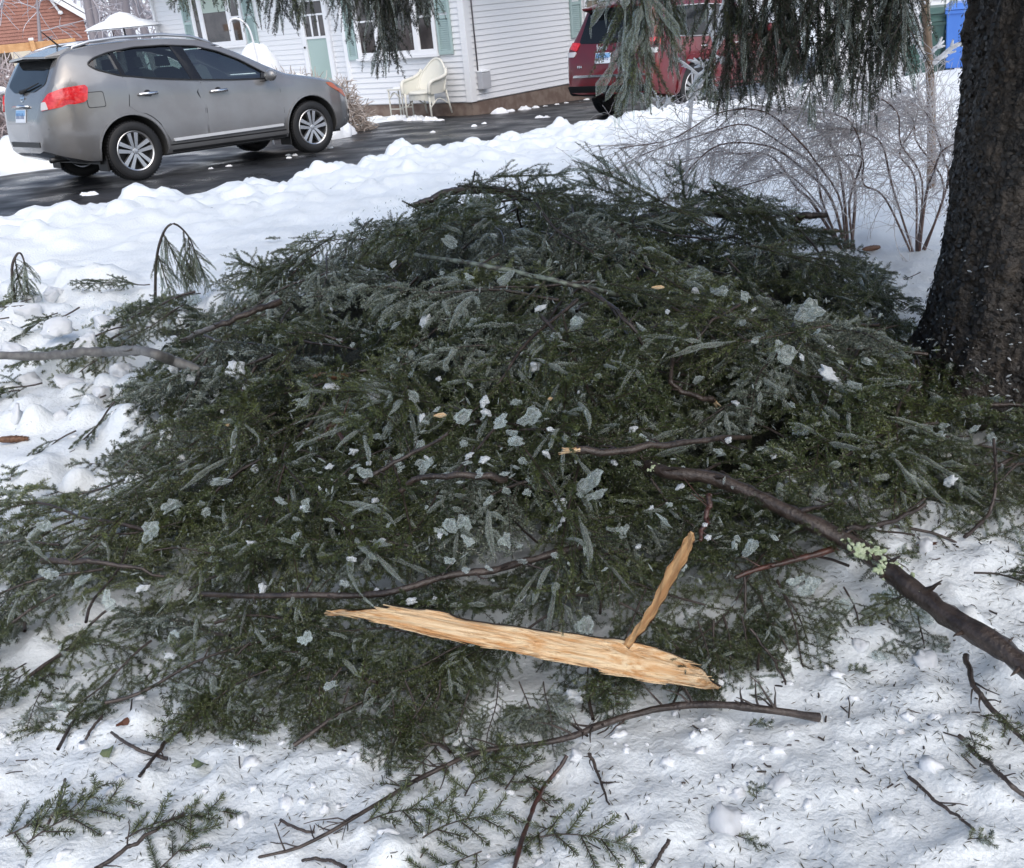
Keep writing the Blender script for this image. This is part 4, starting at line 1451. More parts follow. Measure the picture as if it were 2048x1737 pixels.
# ---- shepherd's hook
hb_ = atd(516, 118, 17)
hk0 = np.array([hb_[0], hb_[1]])
g = gz(*hk0)
q = MB()
P = [(0, 0, -.05), (0, 0, 1.5)]
zt_ = atd(490, 40, 17)[2] - g
P = [(0, 0, -.05), (-.0, 0, zt_ * .5), (-.02, 0, zt_ * .8), (-.06, 0, zt_ - .12), (-.16, 0, zt_), (-.27, 0, zt_ + .03), (-.34, 0, zt_ - .03), (-.36, 0, zt_ - .14)]
q.tube(smooth_curve(P, 24), .016, 8)
q.tube([(-.36, 0, zt_ - .14), (-.36, 0, zt_ - .22)], .006, 6)
hk_ = q.build('hook_pole', M['trimwhite'], None, True)
hk_.location = (hk0[0], hk0[1], g)
tag(hk_, 'white curved shepherd hook pole standing behind the grey car', 'pole')

# ---- snow dome over a rounded shrub, snow heaps shovelled beside the cars
def snow_mass(name, c, r, seed, label, cat, sharp=.5, amp=1.):
    nU, nV = 44, 16
    V, F = [], []
    for j in range(nV + 1):
        t = j / nV
        for i in range(nU):
            a = 2 * math.pi * i / nU
            rad = math.sin(t * math.pi / 2)
            hgt = math.cos(t * math.pi / 2) ** sharp
            n = 1 + .16 * amp * float(fbm(np.array(math.cos(a) * 1.6 + seed), np.array(math.sin(a) * 1.6 + t * 2), 3, seed))
            n2 = 1 + .20 * amp * float(fbm(np.array(math.cos(a) * rad * 3 + seed * 2), np.array(math.sin(a) * rad * 3), 3, seed + 9)) * (t > 0)
            V.append((r[0] * rad * n * math.cos(a), r[1] * rad * n * math.sin(a), r[2] * hgt * n2 - .04))
    for j in range(nV):
        for i in range(nU):
            F.append((j * nU + i, (j + 1) * nU + i, (j + 1) * nU + (i + 1) % nU, j * nU + (i + 1) % nU))
    o = link(bpy.data.objects.new(name, np_mesh(name, V, F, M['snowclod'], True)))
    o.location = c
    return tag(o, label, cat)
p = atd(512, 100, 19.5)
snow_mass('snow_mound', (p[0], p[1], gz(p[0], p[1])), (.50, .50, 1.40 - gz(p[0], p[1])), 3, 'smooth white snow dome over a shrub behind the grey car', 'snow mound', .75, .25)
xx_, yy_ = xy(4.45, -1.35)
snow_mass('snow_mound', (xx_, yy_, float(driveplane(np.array(xx_), np.array(yy_)))), (.55, .75, .46), 8, 'shovelled snow heap in front of the grey car bonnet', 'snow mound', 1.2)
xx_, yy_ = xy(5.3, -2.9)
snow_mass('snow_mound', (xx_, yy_, float(driveplane(np.array(xx_), np.array(yy_)))), (.8, .9, .45), 5, 'snow heap below the beige hedge by the house', 'snow mound', 1.0)
rr = random.Random(4)
for k in range(26):     # the broken line of snow along the foundation
    if k < 16:
        lx, ly = -2.6 + k * .17, -.55 - .06 * k * .6
        wx, wy = hp(lx, ly * .9 + rr.uniform(-.08, .08))
    else:
        v = RD * ((k - 15) * .36)
        wx, wy = hp(v.x + .28 + rr.uniform(-.03, .1), v.y - .05)
    z = float(driveplane(np.array(wx), np.array(wy)))
    s_ = rr.uniform(.5, 1.15) * (1 if k < 19 else .6)
    snow_mass('snow_lump', (wx, wy, z), (.17 * s_, .12 * s_, .12 * s_), 20 + k, 'small snow lump in the line along the white house foundation', 'snow lump', 1.0)['group'] = 'snow lumps along the house foundation'
for k in range(16):     # crumbs of snow on the wet drive
    px, py = rr.choice([(1060, 237), (1090, 244), (620, 300), (470, 330), (660, 292), (690, 262), (350, 372), (180, 385), (840, 268), (960, 250), (585, 312), (160, 372)])
    p = atz(px + rr.uniform(-25, 25), py + rr.uniform(-4, 4), -.1)
    for _ in range(12):
        p = atz(px, py, float(driveplane(p[0], p[1])))
    p = p + np.array([rr.uniform(-.3, .3), rr.uniform(-.3, .3), 0])
    s_, t_ = st(p[0], p[1])
    if not (-2.2 < t_ < 3.6):
        continue
    s_ = rr.uniform(.3, 1)
    snow_mass('snow_crumb', (p[0], p[1], float(driveplane(p[0], p[1])) + .02), (.10 * s_, .07 * s_, .035 * s_ + .02), 60 + k, 'crumb of snow dropped on the wet driveway', 'snow lump', 1.0)['group'] = 'snow crumbs on the driveway'

# ------------------------------------------------------------------ conifer prototypes
def needle_quads(NPc, P, dens, ln, wd, rng, tone, flat=0.0, upb=0.0, ang=(38, 68)):
    """kite-shaped needles all along the polyline P"""
    P = np.asarray(P, float)
    seg = np.linalg.norm(np.diff(P, axis=0), axis=1)
    L = seg.sum()
    n = max(3, int(L * dens))
    cs = np.concatenate([[0], np.cumsum(seg)])
    u = np.sort(rng.uniform(0, L, n))
    k = np.clip(np.searchsorted(cs, u, 'right') - 1, 0, len(seg) - 1)
    f = (u - cs[k]) / np.maximum(seg[k], 1e-9)
    B = P[k] + (P[k + 1] - P[k]) * f[:, None]
    T = (P[k + 1] - P[k]) / np.maximum(seg[k], 1e-9)[:, None]
    rad = rng.normal(0, 1, (n, 3))
    rad[:, 2] = rad[:, 2] * (1 - flat) + upb
    rad -= T * (rad * T).sum(1, keepdims=True)
    rad /= np.linalg.norm(rad, axis=1, keepdims=True) + 1e-9
    a = np.radians(rng.uniform(ang[0], ang[1], n))[:, None]
    D = T * np.cos(a) + rad * np.sin(a)
    W = np.cross(D, rng.normal(0, 1, (n, 3)))
    W /= np.linalg.norm(W, axis=1, keepdims=True) + 1e-9
    l = (ln * rng.uniform(.7, 1.2, n))[:, None]
    tp = np.clip((L - u) / (L * .12 + 1e-6), .45, 1)[:, None]
    l = l * tp
    w_ = wd * .5
    V = np.stack([B - W * w_ * .5, B + D * l * .5 - W * w_, B + D * l, B + D * l * .5 + W * w_], 1)
    V[:, 0] = B
    F = np.arange(n * 4).reshape(n, 4)
    NPc.put(V.reshape(-1, 3), F, np.repeat(np.clip(tone + rng.normal(0, .12, n), 0, 1), 4))

def droop_line(p, d, L, n, droop, rng, wob=.05):
    """a shoot that starts along d and bends down"""
    pts = [np.array(p, float)]
    d = np.array(d, float)
    d /= np.linalg.norm(d)
    st_ = L / n
    for i in range(n):
        d = d + np.array([0, 0, -droop * st_]) + rng.normal(0, wob, 3)
        d /= np.linalg.norm(d)
        pts.append(pts[-1] + d * st_)
    return np.array(pts)

def blob_sleeve(NPc, P, r, rng, n=6):
    """a lumpy glaze of ice round a shoot"""
    Q = smooth_curve(P, max(4, int(len(P) * 1.3)))
    N = len(Q)
    t = np.linspace(0, 1, N)
    rad = r * (.35 + .65 * np.sin(np.pi * np.clip(t * .9 + .08, 0, 1)) ** .5) * (1 + rng.normal(0, .22, N))
    rad[0] *= .25
    rad[-1] *= .2
    NPc.tube(Q + rng.normal(0, r * .12, Q.shape), np.abs(rad), n, 0., .25, rng)

def make_bough(seed, L, spread=.36, droop=.8, bare=.18, dens=950, nl=.017, icef=.22, tone=.35, sub=True, mainr=.008, lat_step=.042, woodmat='bark', nw=.0021, icy=False):
    rng = np.random.default_rng(seed)
    wood, ndl, ice = NP(), NP(), NP()
    curve = rng.uniform(-.5, .5)
    n = 14
    x = np.linspace(0, L, n)
    main = np.stack([x, curve * .22 * L * (x / L) ** 2 + .02 * np.sin(x * 9 + seed), -.10 * L * (x / L) ** 2 + .012 * np.sin(x * 13 + seed)], 1)
    wood.tube(main, mainr * (1 - .75 * x / L), 6, rng.uniform())
    seg = L / (n - 1)
    def at(u):
        q = min(u / seg, n - 1.001)
        i = int(q)
        return main[i] + (main[i + 1] - main[i]) * (q - i), (main[i + 1] - main[i]) / seg
    needle_quads(ndl, main[int(n * (bare + .35)):], dens * .9, nl, nw, rng, tone)
    u = L * bare
    side = 1
    while u < L * .985:
        p, T = at(u)
        f = (u / L - bare) / (1 - bare)
        ll = spread * (1 - f) ** .75 * rng.uniform(.55, 1.15) + .05
        az = side * R_(rng.uniform(42, 68))
        ca, sa = math.cos(az), math.sin(az)
        d = np.array([T[0] * ca - T[1] * sa, T[0] * sa + T[1] * ca, rng.normal(.02, .18)])
        m_ = max(4, int(ll / .045))
        lat = droop_line(p, d, ll, m_, droop, rng, .055)
        wood.tube(lat, np.linspace(.0028, .0012, len(lat)), 3, rng.uniform())
        tn = tone + rng.normal(0, .10)
        needle_quads(ndl, lat, dens, nl, nw, rng, tn, .15)
        if rng.random() < icef:
            blob_sleeve(ice, lat[len(lat) // 3:], rng.uniform(.007, .013), rng)
        if sub:
            v = ll * .22
            s2 = 1
            while v < ll * .93:
                q = v / ll * m_
                i = min(int(q), m_ - 1)
                pp = lat[i] + (lat[i + 1] - lat[i]) * (q - i)
                tt_ = lat[i + 1] - lat[i]
                tt_ /= np.linalg.norm(tt_)
                sl = min(.13, (ll - v) * .75) * rng.uniform(.6, 1.2) + .02
                side_v = np.cross(tt_, [0, 0, 1])
                side_v /= np.linalg.norm(side_v) + 1e-9
                dd = tt_ * .62 + side_v * s2 * .75 + np.array([0, 0, rng.normal(-.02, .2)])
                sh = droop_line(pp, dd, sl, max(3, int(sl / .03)), droop * 1.3, rng, .06)
                wood.tube(sh, np.linspace(.0016, .0008, len(sh)), 3, rng.uniform())
                needle_quads(ndl, sh, dens, nl, nw, rng, tn + rng.normal(0, .06), .15)
                if rng.random() < icef:
                    blob_sleeve(ice, sh, rng.uniform(.006, .012), rng)
                s2 = -s2
                v += rng.uniform(.026, .046)
        side = -side
        u += lat_step * rng.uniform(.5, 1.2)
    if not ice.V:
        blob_sleeve(ice, main[-5:], .008, rng)
    # frozen drops along the shoots
    tips = np.concatenate(ndl.V)[2::4]
    for k in rng.integers(0, len(tips), int(110 * (icef > .1) + 320 * icef)):
        c = tips[k]
        d = rng.normal(0, 1, 3)
        d /= np.linalg.norm(d)
        r_ = rng.uniform(.0014, .0036)
        ice.tube(np.array([c - d * r_ * 1.6, c - d * r_ * .5, c + d * r_ * .6, c + d * r_ * 1.7]), np.array([.15, 1, .9, .15]) * r_, 5)
    return (wood.mesh('bough_wood', M[woodmat], True), ndl.mesh('needles', M['needle_icy' if icy else 'needle']), ice.mesh('ice_glaze', M['icesleeve'], True))

PROTO = [make_bough(100 + i, L, sp_, dr, .15, 1050, .0175, icf, tn, nw=.0026, icy=i in (3, 5)) for i, (L, sp_, dr, icf, tn) in enumerate([
    (1.05, .36, 1.0, .20, .30), (.95, .34, 2.2, .34, .45), (1.15, .40, .6, .12, .22), (.80, .30, 3.0, .30, .40),
    (.90, .38, 1.6, .26, .28), (1.0, .32, 2.6, .42, .55), (.75, .30, .8, .16, .18), (1.1, .34, 1.3, .22, .38)])]
SPRIG = [make_bough(200 + i, L, sp_, .5, .06, 1500, .019, .08, tn, False, .0028, .034, nw=.0022) for i, (L, sp_, tn) in enumerate([
    (.20, .085, .25), (.16, .05, .35), (.26, .11, .28), (.12, .02, .30)])]

def put_bough(proto, loc, rot, sc, label, cat, group=None, name='spruce_bough', parent=None):
    o = bpy.data.objects.new(name, proto[0])
    link(o, parent)
    o.location = loc
    o.rotation_euler = rot
    o.scale = (sc, sc, sc)
    if label:
        tag(o, label, cat, group)
    nd = link(bpy.data.objects.new('needles', proto[1]), o)
    tag(nd, kind='stuff')
    ic = link(bpy.data.objects.new('ice_glaze', proto[2]), o)
    tag(ic, kind='stuff')
    return o

# ------------------------------------------------------------------ the standing spruce: trunk, limbs, hanging branchlets
TC = np.array([1.985, 3.32])
tree_z = .12
tree = empty('spruce_tree', (TC[0], TC[1], tree_z), 0, 'large dark spruce tree with rough bark at the right edge, icy branches hanging from it', 'tree')
nu, nv = 300, 330
zz = np.concatenate([np.linspace(-.15, 2.3, nv - 30), np.linspace(2.4, 13, 30)])
aa = np.linspace(0, 2 * np.pi, nu, endpoint=False)
ZZ, AA = np.meshgrid(zz, aa, indexing='ij')
rad = .338 * np.clip(1 - (ZZ - 1) / 15, .15, 1.1) + .17 * np.exp(-np.clip(ZZ + .05, 0, 9) / .22) * (1 + .35 * np.cos(AA * 5 + 1.0) + .2 * np.cos(AA * 3 + .4))
cxn, cyn = np.cos(AA), np.sin(AA)
pl = fbm(AA * 7 / 1.0, ZZ * 5, 3, 81)                   # long furrows
pl2 = fbm(cxn * 5 + 9, cyn * 5 + ZZ * 1.5, 3, 83)
warp = .5 * fbm(AA * 6, ZZ * 8, 2, 95)
cell = np.abs(vnoise(AA * 9 + warp, ZZ * 13 + warp, 85))
flake = np.abs(vnoise(AA * 22 + warp * 2, ZZ * 34 + warp * 2, 89))
rad = rad + .016 * pl * .6 + .016 * pl2 + .012 * np.sqrt(cell) + .009 * np.sqrt(flake) + .004 * vnoise(AA * 60, ZZ * 70, 91)
TV = np.stack([rad * cxn, rad * cyn, ZZ], -1).reshape(-1, 3)
i0 = np.arange(nv - 1)[:, None] * nu
k0 = np.arange(nu)[None, :]
k1 = (k0 + 1) % nu
TF = np.stack([i0 + k0, i0 + k1, i0 + nu + k1, i0 + nu + k0], -1).reshape(-1, 4)
trunk_o = link(bpy.data.objects.new('trunk', np_mesh('trunk', TV, TF, M['trunk'], True)), tree)
# bark scales: small curled plates standing off the trunk
rng = np.random.default_rng(77)
NB = 9000
qi = rng.integers(0, nv - 45, NB)
qk = rng.integers(0, nu, NB)
Pq = TV.reshape(nv, nu, 3)[qi, qk]
nrm = np.stack([np.cos(aa[qk]), np.sin(aa[qk]), np.zeros(NB)], 1)
tan = np.stack([-np.sin(aa[qk]), np.cos(aa[qk]), np.zeros(NB)], 1)
up3 = np.array([0, 0, 1.])[None] + nrm * rng.uniform(-.5, .1, NB)[:, None]
sx = rng.uniform(.004, .013, NB)[:, None]
sy = rng.uniform(.003, .008, NB)[:, None]
c0 = Pq + nrm * .002
VB = np.stack([c0 - tan * sx, c0 - tan * sx * .4 - up3 * sy, c0 + tan * sx * .6 - up3 * sy * .8, c0 + tan * sx, c0 + tan * sx * .3 + up3 * sy, c0 - tan * sx * .5 + up3 * sy * .9], 1)
VB += nrm[:, None, :] * rng.uniform(.0005, .007, (NB, 6))[:, :, None]
FB = np.arange(NB * 6).reshape(NB, 6)
M['scale'] = mat('bark_scale', (.012, .010, .008), .5, coat=.05, col2=(.07, .056, .043), vscale=26, vpos=(.45, .70), coatr=.3)
bs = link(bpy.data.objects.new('bark_scale', np_mesh('bark_scale', VB.reshape(-1, 3), FB, M['scale'])), trunk_o)
tag(bs, kind='stuff')
# frozen crust caught on the bark near the root flare
NC = 420
qi = (np.abs(rng.normal(0, 1, NC)) * 30).astype(int) + 12
qi = np.clip(qi, 0, nv - 60)
qk = (((3.55 + rng.normal(0, .55, NC)) % (2 * np.pi)) / (2 * np.pi) * nu).astype(int) % nu
Pq = TV.reshape(nv, nu, 3)[qi, qk]
nrm = np.stack([np.cos(aa[qk]), np.sin(aa[qk]), np.full(NC, .3)], 1)
ic_ = NP()
for j in range(NC):
    r_ = rng.uniform(.002, .0075)
    tg = np.array([-nrm[j, 1], nrm[j, 0], rng.normal(0, .4)])
    c = Pq[j] + nrm[j] * r_ * .3
    ic_.tube([c - tg * r_ * rng.uniform(.6, 1.6), c, c + tg * r_ * rng.uniform(.6, 1.6)], [r_ * .2, r_ * .55, r_ * .15], 5)
tag(ic_.build('ice_crust', M['icewhite'], trunk_o, True), kind='stuff')

# hanging branchlets
def make_hang(seed, L, wdt, ns, tone, icef, icer=.009, dark=True):
    rng = np.random.default_rng(seed)
    wood, ndl, ice = NP(), NP(), NP()
    P = droop_line((0, 0, 0), (rng.normal(0, .12), rng.normal(0, .12), -1), L, 12, 3, rng, .05)
    wood.tube(P, np.linspace(.005, .0015, len(P)), 4)
    needle_quads(ndl, P, 1000, .015, .0020, rng, tone)
    for k in range(ns):
        f = rng.uniform(0.0, .88)
        i = int(f * 12)
        p = P[i] + (P[min(i + 1, 12)] - P[i]) * (f * 12 - i)
        a = rng.uniform(0, 2 * math.pi)
        pr = wdt * (.55 + .45 * math.sin(math.pi * min(1, f + .15)))
        l = min(L * (1 - f) * .9, .26) * rng.uniform(.4, 1.15) + .04
        q = droop_line(p, (math.cos(a) * pr * 13, math.sin(a) * pr * 13, -.40), l, 6, 6, rng, .13)
        wood.tube(q, np.linspace(.002, .0009, len(q)), 3)
        tn = tone + rng.normal(0, .1)
        needle_quads(ndl, q, 900, .0145, .0020, rng, tn)
        if rng.random() < icef:
            blob_sleeve(ice, q[1:], icer * rng.uniform(.7, 1.3), rng)
            e = q[-1]
            if rng.random() < .5:
                ice.tube([e, e + np.array([0, 0, -.02]), e + np.array([0, 0, -rng.uniform(.03, .07)])], [.005, .0035, .0008], 5)
    blob_sleeve(ice, P[-5:], icer, rng)
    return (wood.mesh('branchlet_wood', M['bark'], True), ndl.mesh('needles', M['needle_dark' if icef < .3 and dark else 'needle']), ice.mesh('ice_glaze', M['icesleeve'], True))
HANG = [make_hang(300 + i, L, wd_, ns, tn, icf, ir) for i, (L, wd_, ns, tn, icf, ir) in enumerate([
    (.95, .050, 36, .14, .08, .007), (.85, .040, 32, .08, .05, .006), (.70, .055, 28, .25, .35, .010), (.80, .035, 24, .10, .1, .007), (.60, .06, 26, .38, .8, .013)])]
HANGF = [make_hang(330 + i, L, wd_, ns, tn, icf, ir, False) for i, (L, wd_, ns, tn, icf, ir) in enumerate([
    (.80, .055, 34, .32, .16, .008), (.70, .05, 30, .45, .28, .008), (.75, .06, 32, .22, .10, .007)])]
HANGT = [make_hang(340 + i, .44, .05, 30, .38, .35, .009, False) for i in range(2)]
def hang(px, py, D, k, sc=1.0, wide=1.0, rz=None):
    """a branchlet whose lower tip is seen at (px, py), D metres away"""
    p = atd(px, py, D)
    L = (.95, .85, .70, .80, .60)[k] * sc
    o = put_bough(HANG[k], (p[0] - TC[0], p[1] - TC[1], p[2] + L * .97 - tree_z), (0, 0, rz if rz is not None else random.uniform(0, 6.28)), sc, None, None, name='hanging_branchlet', parent=tree)
    o.scale = (sc * wide, sc * wide, sc)
    return o
rh = random.Random(12)
HL = [(362, 12, 3.7, 3, .8, 1), (392, 22, 3.6, 2, .8, .9), (430, 4, 3.8, 3, .8, 1), (472, 14, 3.7, 2, .8, .8), (524, 50, 3.6, 3, .7, 1.1), (548, 52, 3.6, 1, .7, 1), (575, 58, 3.7, 0, .7, 1), (596, 50, 3.7, 3, .7, 1), (622, 46, 3.6, 2, .8, .8), (655, 18, 3.7, 2, .8, .9), (690, 52, 3.6, 1, .7, .9), (706, 30, 3.7, 3, .7, 1),
      (735, 40, 3.6, 0, .7, 1), (760, 70, 3.6, 1, .75, 1), (778, 143, 3.55, 0, .75, 1.1), (792, 138, 3.6, 3, .8, 1), (806, 118, 3.6, 1, .8, 1), (768, 110, 3.5, 3, .8, 1), (830, 48, 3.6, 0, .7, 1), (852, 36, 3.7, 2, .75, .9), (872, 38, 3.6, 1, .7, 1), (815, 60, 3.7, 0, .75, 1.1), (745, 14, 3.7, 0, .7, 1.1), (560, 20, 3.7, 0, .7, 1.1), (500, 12, 3.8, 3, .7, 1),
      # right-hand curtain: icy strand first
      (1278, 208, 3.5, 4, 1.15, .95), (1296, 215, 3.45, 2, 1.1, .8), (1268, 160, 3.5, 4, 1.0, .9), (1296, 120, 3.5, 4, 1.0, .9), (1312, 100, 3.55, 4, .9, .8), (1340, 148, 3.5, 4, .7, .7), (1326, 60, 3.5, 2, .9, .8),
      (1455, 240, 3.5, 3, .8, .8), (1438, 205, 3.5, 2, 1, .9), (1462, 215, 3.5, 0, .9, .9), (1482, 210, 3.4, 1, 1, 1), (1505, 205, 3.5, 0, .9, 1), (1470, 150, 3.4, 0, 1, 1.1), (1500, 120, 3.4, 1, 1, 1.1), (1528, 160, 3.5, 0, .9, 1), (1545, 130, 3.4, 1, 1, 1),
      (1572, 196, 3.4, 1, 1, .9), (1582, 160, 3.4, 0, 1, .9), (1603, 214, 3.4, 1, 1, .8), (1598, 140, 3.4, 0, 1, 1), (1622, 150, 3.3, 1, 1, 1), (1640, 185, 3.4, 0, 1, 1), (1655, 160, 3.4, 3, 1, 1), (1668, 215, 3.4, 2, .9, .8), (1688, 212, 3.3, 0, .9, .9), (1675, 120, 3.4, 1, 1, 1.1),
      (1700, 130, 3.4, 0, 1, 1), (1722, 262, 3.5, 3, .7, .6), (1738, 250, 3.5, 3, .8, .7), (1720, 130, 3.3, 1, 1, 1), (1745, 120, 3.3, 0, 1, 1.1), (1765, 130, 3.3, 1, 1, 1.1), (1786, 180, 3.3, 0, 1, .9), (1790, 140, 3.3, 0, .9, .8), (1770, 170, 3.3, 3, .9, .8), (1800, 100, 3.3, 0, .8, .7), (1905, 10, 3.2, 4, .5, .7), (1618, 252, 3.6, 4, .5, .6), (1560, 60, 3.5, 0, 1, 1.2), (1440, 90, 3.5, 2, 1, 1)]
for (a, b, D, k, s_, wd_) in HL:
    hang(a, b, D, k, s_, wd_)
# limbs that carry them and the shading crown above the lawn
def limb(pts, r0, r1, name='limb'):
    q = NP()
    P = smooth_curve(pts, 16)
    q.tube(P - np.array([TC[0], TC[1], tree_z]), np.linspace(r0, r1, 16), 8)
    return q.build(name, M['bark'], tree, True)
for pts in ([(2.0, 3.3, 2.75), (1.4, 3.3, 2.7), (.4, 3.45, 2.45), (-.6, 3.6, 2.25), (-1.2, 3.7, 2.15)],
            [(2.0, 3.3, 2.55), (1.7, 3.25, 2.5), (1.2, 3.35, 2.25), (.6, 3.5, 2.2)],
            [(2.0, 3.3, 2.35), (1.6, 3.2, 2.3), (1.2, 3.2, 2.15)],
            [(2.0, 3.3, 3.0), (1.0, 2.6, 3.0), (-.4, 2.2, 2.8), (-1.6, 1.8, 2.6)],
            [(2.0, 3.3, 3.2), (1.6, 1.8, 3.2), (1.2, .2, 3.0), (.8, -1.0, 2.8)],
            [(2.0, 3.3, 2.9), (3.2, 2.6, 2.8), (4.4, 2.0, 2.5)]):
    limb(pts, .035, .010)
rc = random.Random(31)
nlimb = 0
for tier in range(10):
    zt_ = 2.9 + tier * .62
    for k in range(7):
        a = 2 * math.pi * (k + .5 * (tier % 2)) / 7 + rc.uniform(-.25, .25)
        Lb = (3.7 - tier * .24) * rc.uniform(.85, 1.1) * (.5 if math.sin(a) > .35 else 1)
        pts = [np.array([TC[0] + math.cos(a) * Lb * u, TC[1] + math.sin(a) * Lb * u, zt_ + .10 * math.sin(u * 3) - .55 * u * u]) for u in (0, .35, .7, 1)]
        if tier < 4:
            limb(pts, .03, .008)
        if nlimb < 210:
            for u in (.35, .62, .88):
                i = min(int(u * 3), 2)
                p = pts[i] + (pts[i + 1] - pts[i]) * (u * 3 - i)
                o = put_bough(PROTO[rc.randrange(8)], (p[0] - TC[0], p[1] - TC[1], p[2] - tree_z + rc.uniform(-.05, .15)), (rc.uniform(-.5, .5), rc.uniform(.05, .5), a + rc.uniform(-.6, .6)), rc.uniform(1.25, 1.8), None, None, name='crown_bough', parent=tree)
                nlimb += 1

# ------------------------------------------------------------------ the heap of fallen boughs
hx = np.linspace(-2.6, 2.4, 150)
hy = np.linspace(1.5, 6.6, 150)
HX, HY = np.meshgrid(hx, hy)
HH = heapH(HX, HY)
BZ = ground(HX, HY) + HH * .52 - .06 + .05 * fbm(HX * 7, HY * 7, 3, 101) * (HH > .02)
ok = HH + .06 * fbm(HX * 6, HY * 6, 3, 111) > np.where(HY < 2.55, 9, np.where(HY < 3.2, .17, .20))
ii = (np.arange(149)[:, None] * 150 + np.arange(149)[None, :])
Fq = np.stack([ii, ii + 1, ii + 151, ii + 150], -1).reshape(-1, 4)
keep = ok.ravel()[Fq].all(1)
mat_o = link(bpy.data.objects.new('matted_brush', np_mesh('matted_brush', np.stack([HX, HY, BZ], -1).reshape(-1, 3), Fq[keep], M['matted'], True)))  # sheet added under the heap so its gaps read dark
tag(mat_o, 'added dark sheet under the heap, standing in for shade between the boughs', 'brush', kind='stuff')

def heap_z(x, y, f=1.0):
    return gz(x, y) + float(heapH(np.array(x), np.array(y))) * f
def slope(x, y):
    e_ = .12
    return (heap_z(x + e_, y) - heap_z(x - e_, y)) / (2 * e_), (heap_z(x, y + e_) - heap_z(x, y - e_)) / (2 * e_)
REG = [('front', 'ice glazed green spruce bough at the near heap edge below the split wood slab'),
       ('left', 'icy spruce bough in the left arm of the heap beside the bare snow'),
       ('mid', 'ice glazed spruce bough in the tangled middle of the fallen heap'),
       ('back', 'frosted spruce bough on the crest of the heap before the snow bank'),
       ('right', 'dark green spruce bough piled on the right of the heap near the trunk')]
REGL = dict(REG)
def region(x, y):
    if x < -1.05: return 'left'
    if y < 2.75: return 'front'
    if x > 1.0: return 'right'
    if y > 4.9: return 'back'
    return 'mid'
rb = random.Random(21)
def lay(x, y, f, yaw, k, sc, tilt=None, name='spruce_bough'):
    gx_, gy_ = slope(x, y)
    d = Vector((math.cos(yaw), math.sin(yaw), 0))
    sl = gx_ * d.x + gy_ * d.y
    pitch = -math.atan(min(sl, .12)) + rb.uniform(-.08, .28) if tilt is None else tilt
    rg = region(x, y)
    adj = ('mid green', 'olive green', 'broad dark green', 'frosted grey', 'bushy green', 'ice whitened', 'short deep green', 'long green')[k]
    yd = math.degrees(yaw) % 360
    tip = 'left' if 135 <= yd < 225 else 'at the camera' if 225 <= yd < 315 else 'away' if 45 <= yd < 135 else 'right'
    col = 'left' if x < -.6 else 'middle' if x < .5 else 'right'
    row = 'nearest' if y < 2.6 else 'near' if y < 3.4 else 'middle' if y < 4.3 else 'far' if y < 5.1 else 'farthest'
    return put_bough(PROTO[k], (x, y, heap_z(x, y, f) + .03), (rb.uniform(-.65, .65), pitch, yaw), sc, '%s spruce bough pointing %s, %s row of the heap, %s' % (adj, tip, row, col + (' side' if col != 'middle' else ' part')), 'spruce bough', 'fallen boughs, %s row %s, pointing %s, %s' % (row, col, tip, adj), name)
count = 0
tries = 0
spots = []
while count < 200 and tries < 20000:
    tries += 1
    x, y = rb.uniform(-2.3, 2.15), rb.uniform(1.75, 6.3)
    h = float(heapH(np.array(x), np.array(y)))
    if h < .03:
        continue
    if y > 3.8 and rb.random() < .3:
        continue
    mind = .19 if y < 3.6 else .24
    if any((x - a) ** 2 + (y - b) ** 2 < mind ** 2 for a, b in spots):
        continue
    spots.append((x, y))
    # boughs point outwards and mostly towards the left and the camera
    good = False
    for trial in range(14):
        yaw = math.atan2(y - 4.4, x - .6) + rb.gauss(0, 1.1) if rb.random() < .55 else math.radians(rb.gauss(205, 60))
        if trial > 4:
            yaw = rb.uniform(0, 6.28)
        sc = rb.uniform(.50, .95) * (.75 if y < 2.6 else 1)
        tx_, ty_ = x + math.cos(yaw) * .66 * sc, y + math.sin(yaw) * .66 * sc
        if ty_ > np.interp(tx_, [-2, -1.1, -.6, -.2, .5, 1.0, 1.4], [2.6, 2.4, 2.02, 1.84, 1.84, 2.0, 2.6]) and not (tx_ > 1.35 and 2.95 < ty_ < 3.75):
            good = True
            break
    if not good:
        continue
    bx_, by_ = x - math.cos(yaw) * .35 * sc, y - math.sin(yaw) * .35 * sc
    lay(bx_, by_, rb.uniform(.75, 1.0), yaw, rb.randrange(8), sc)
    count += 1
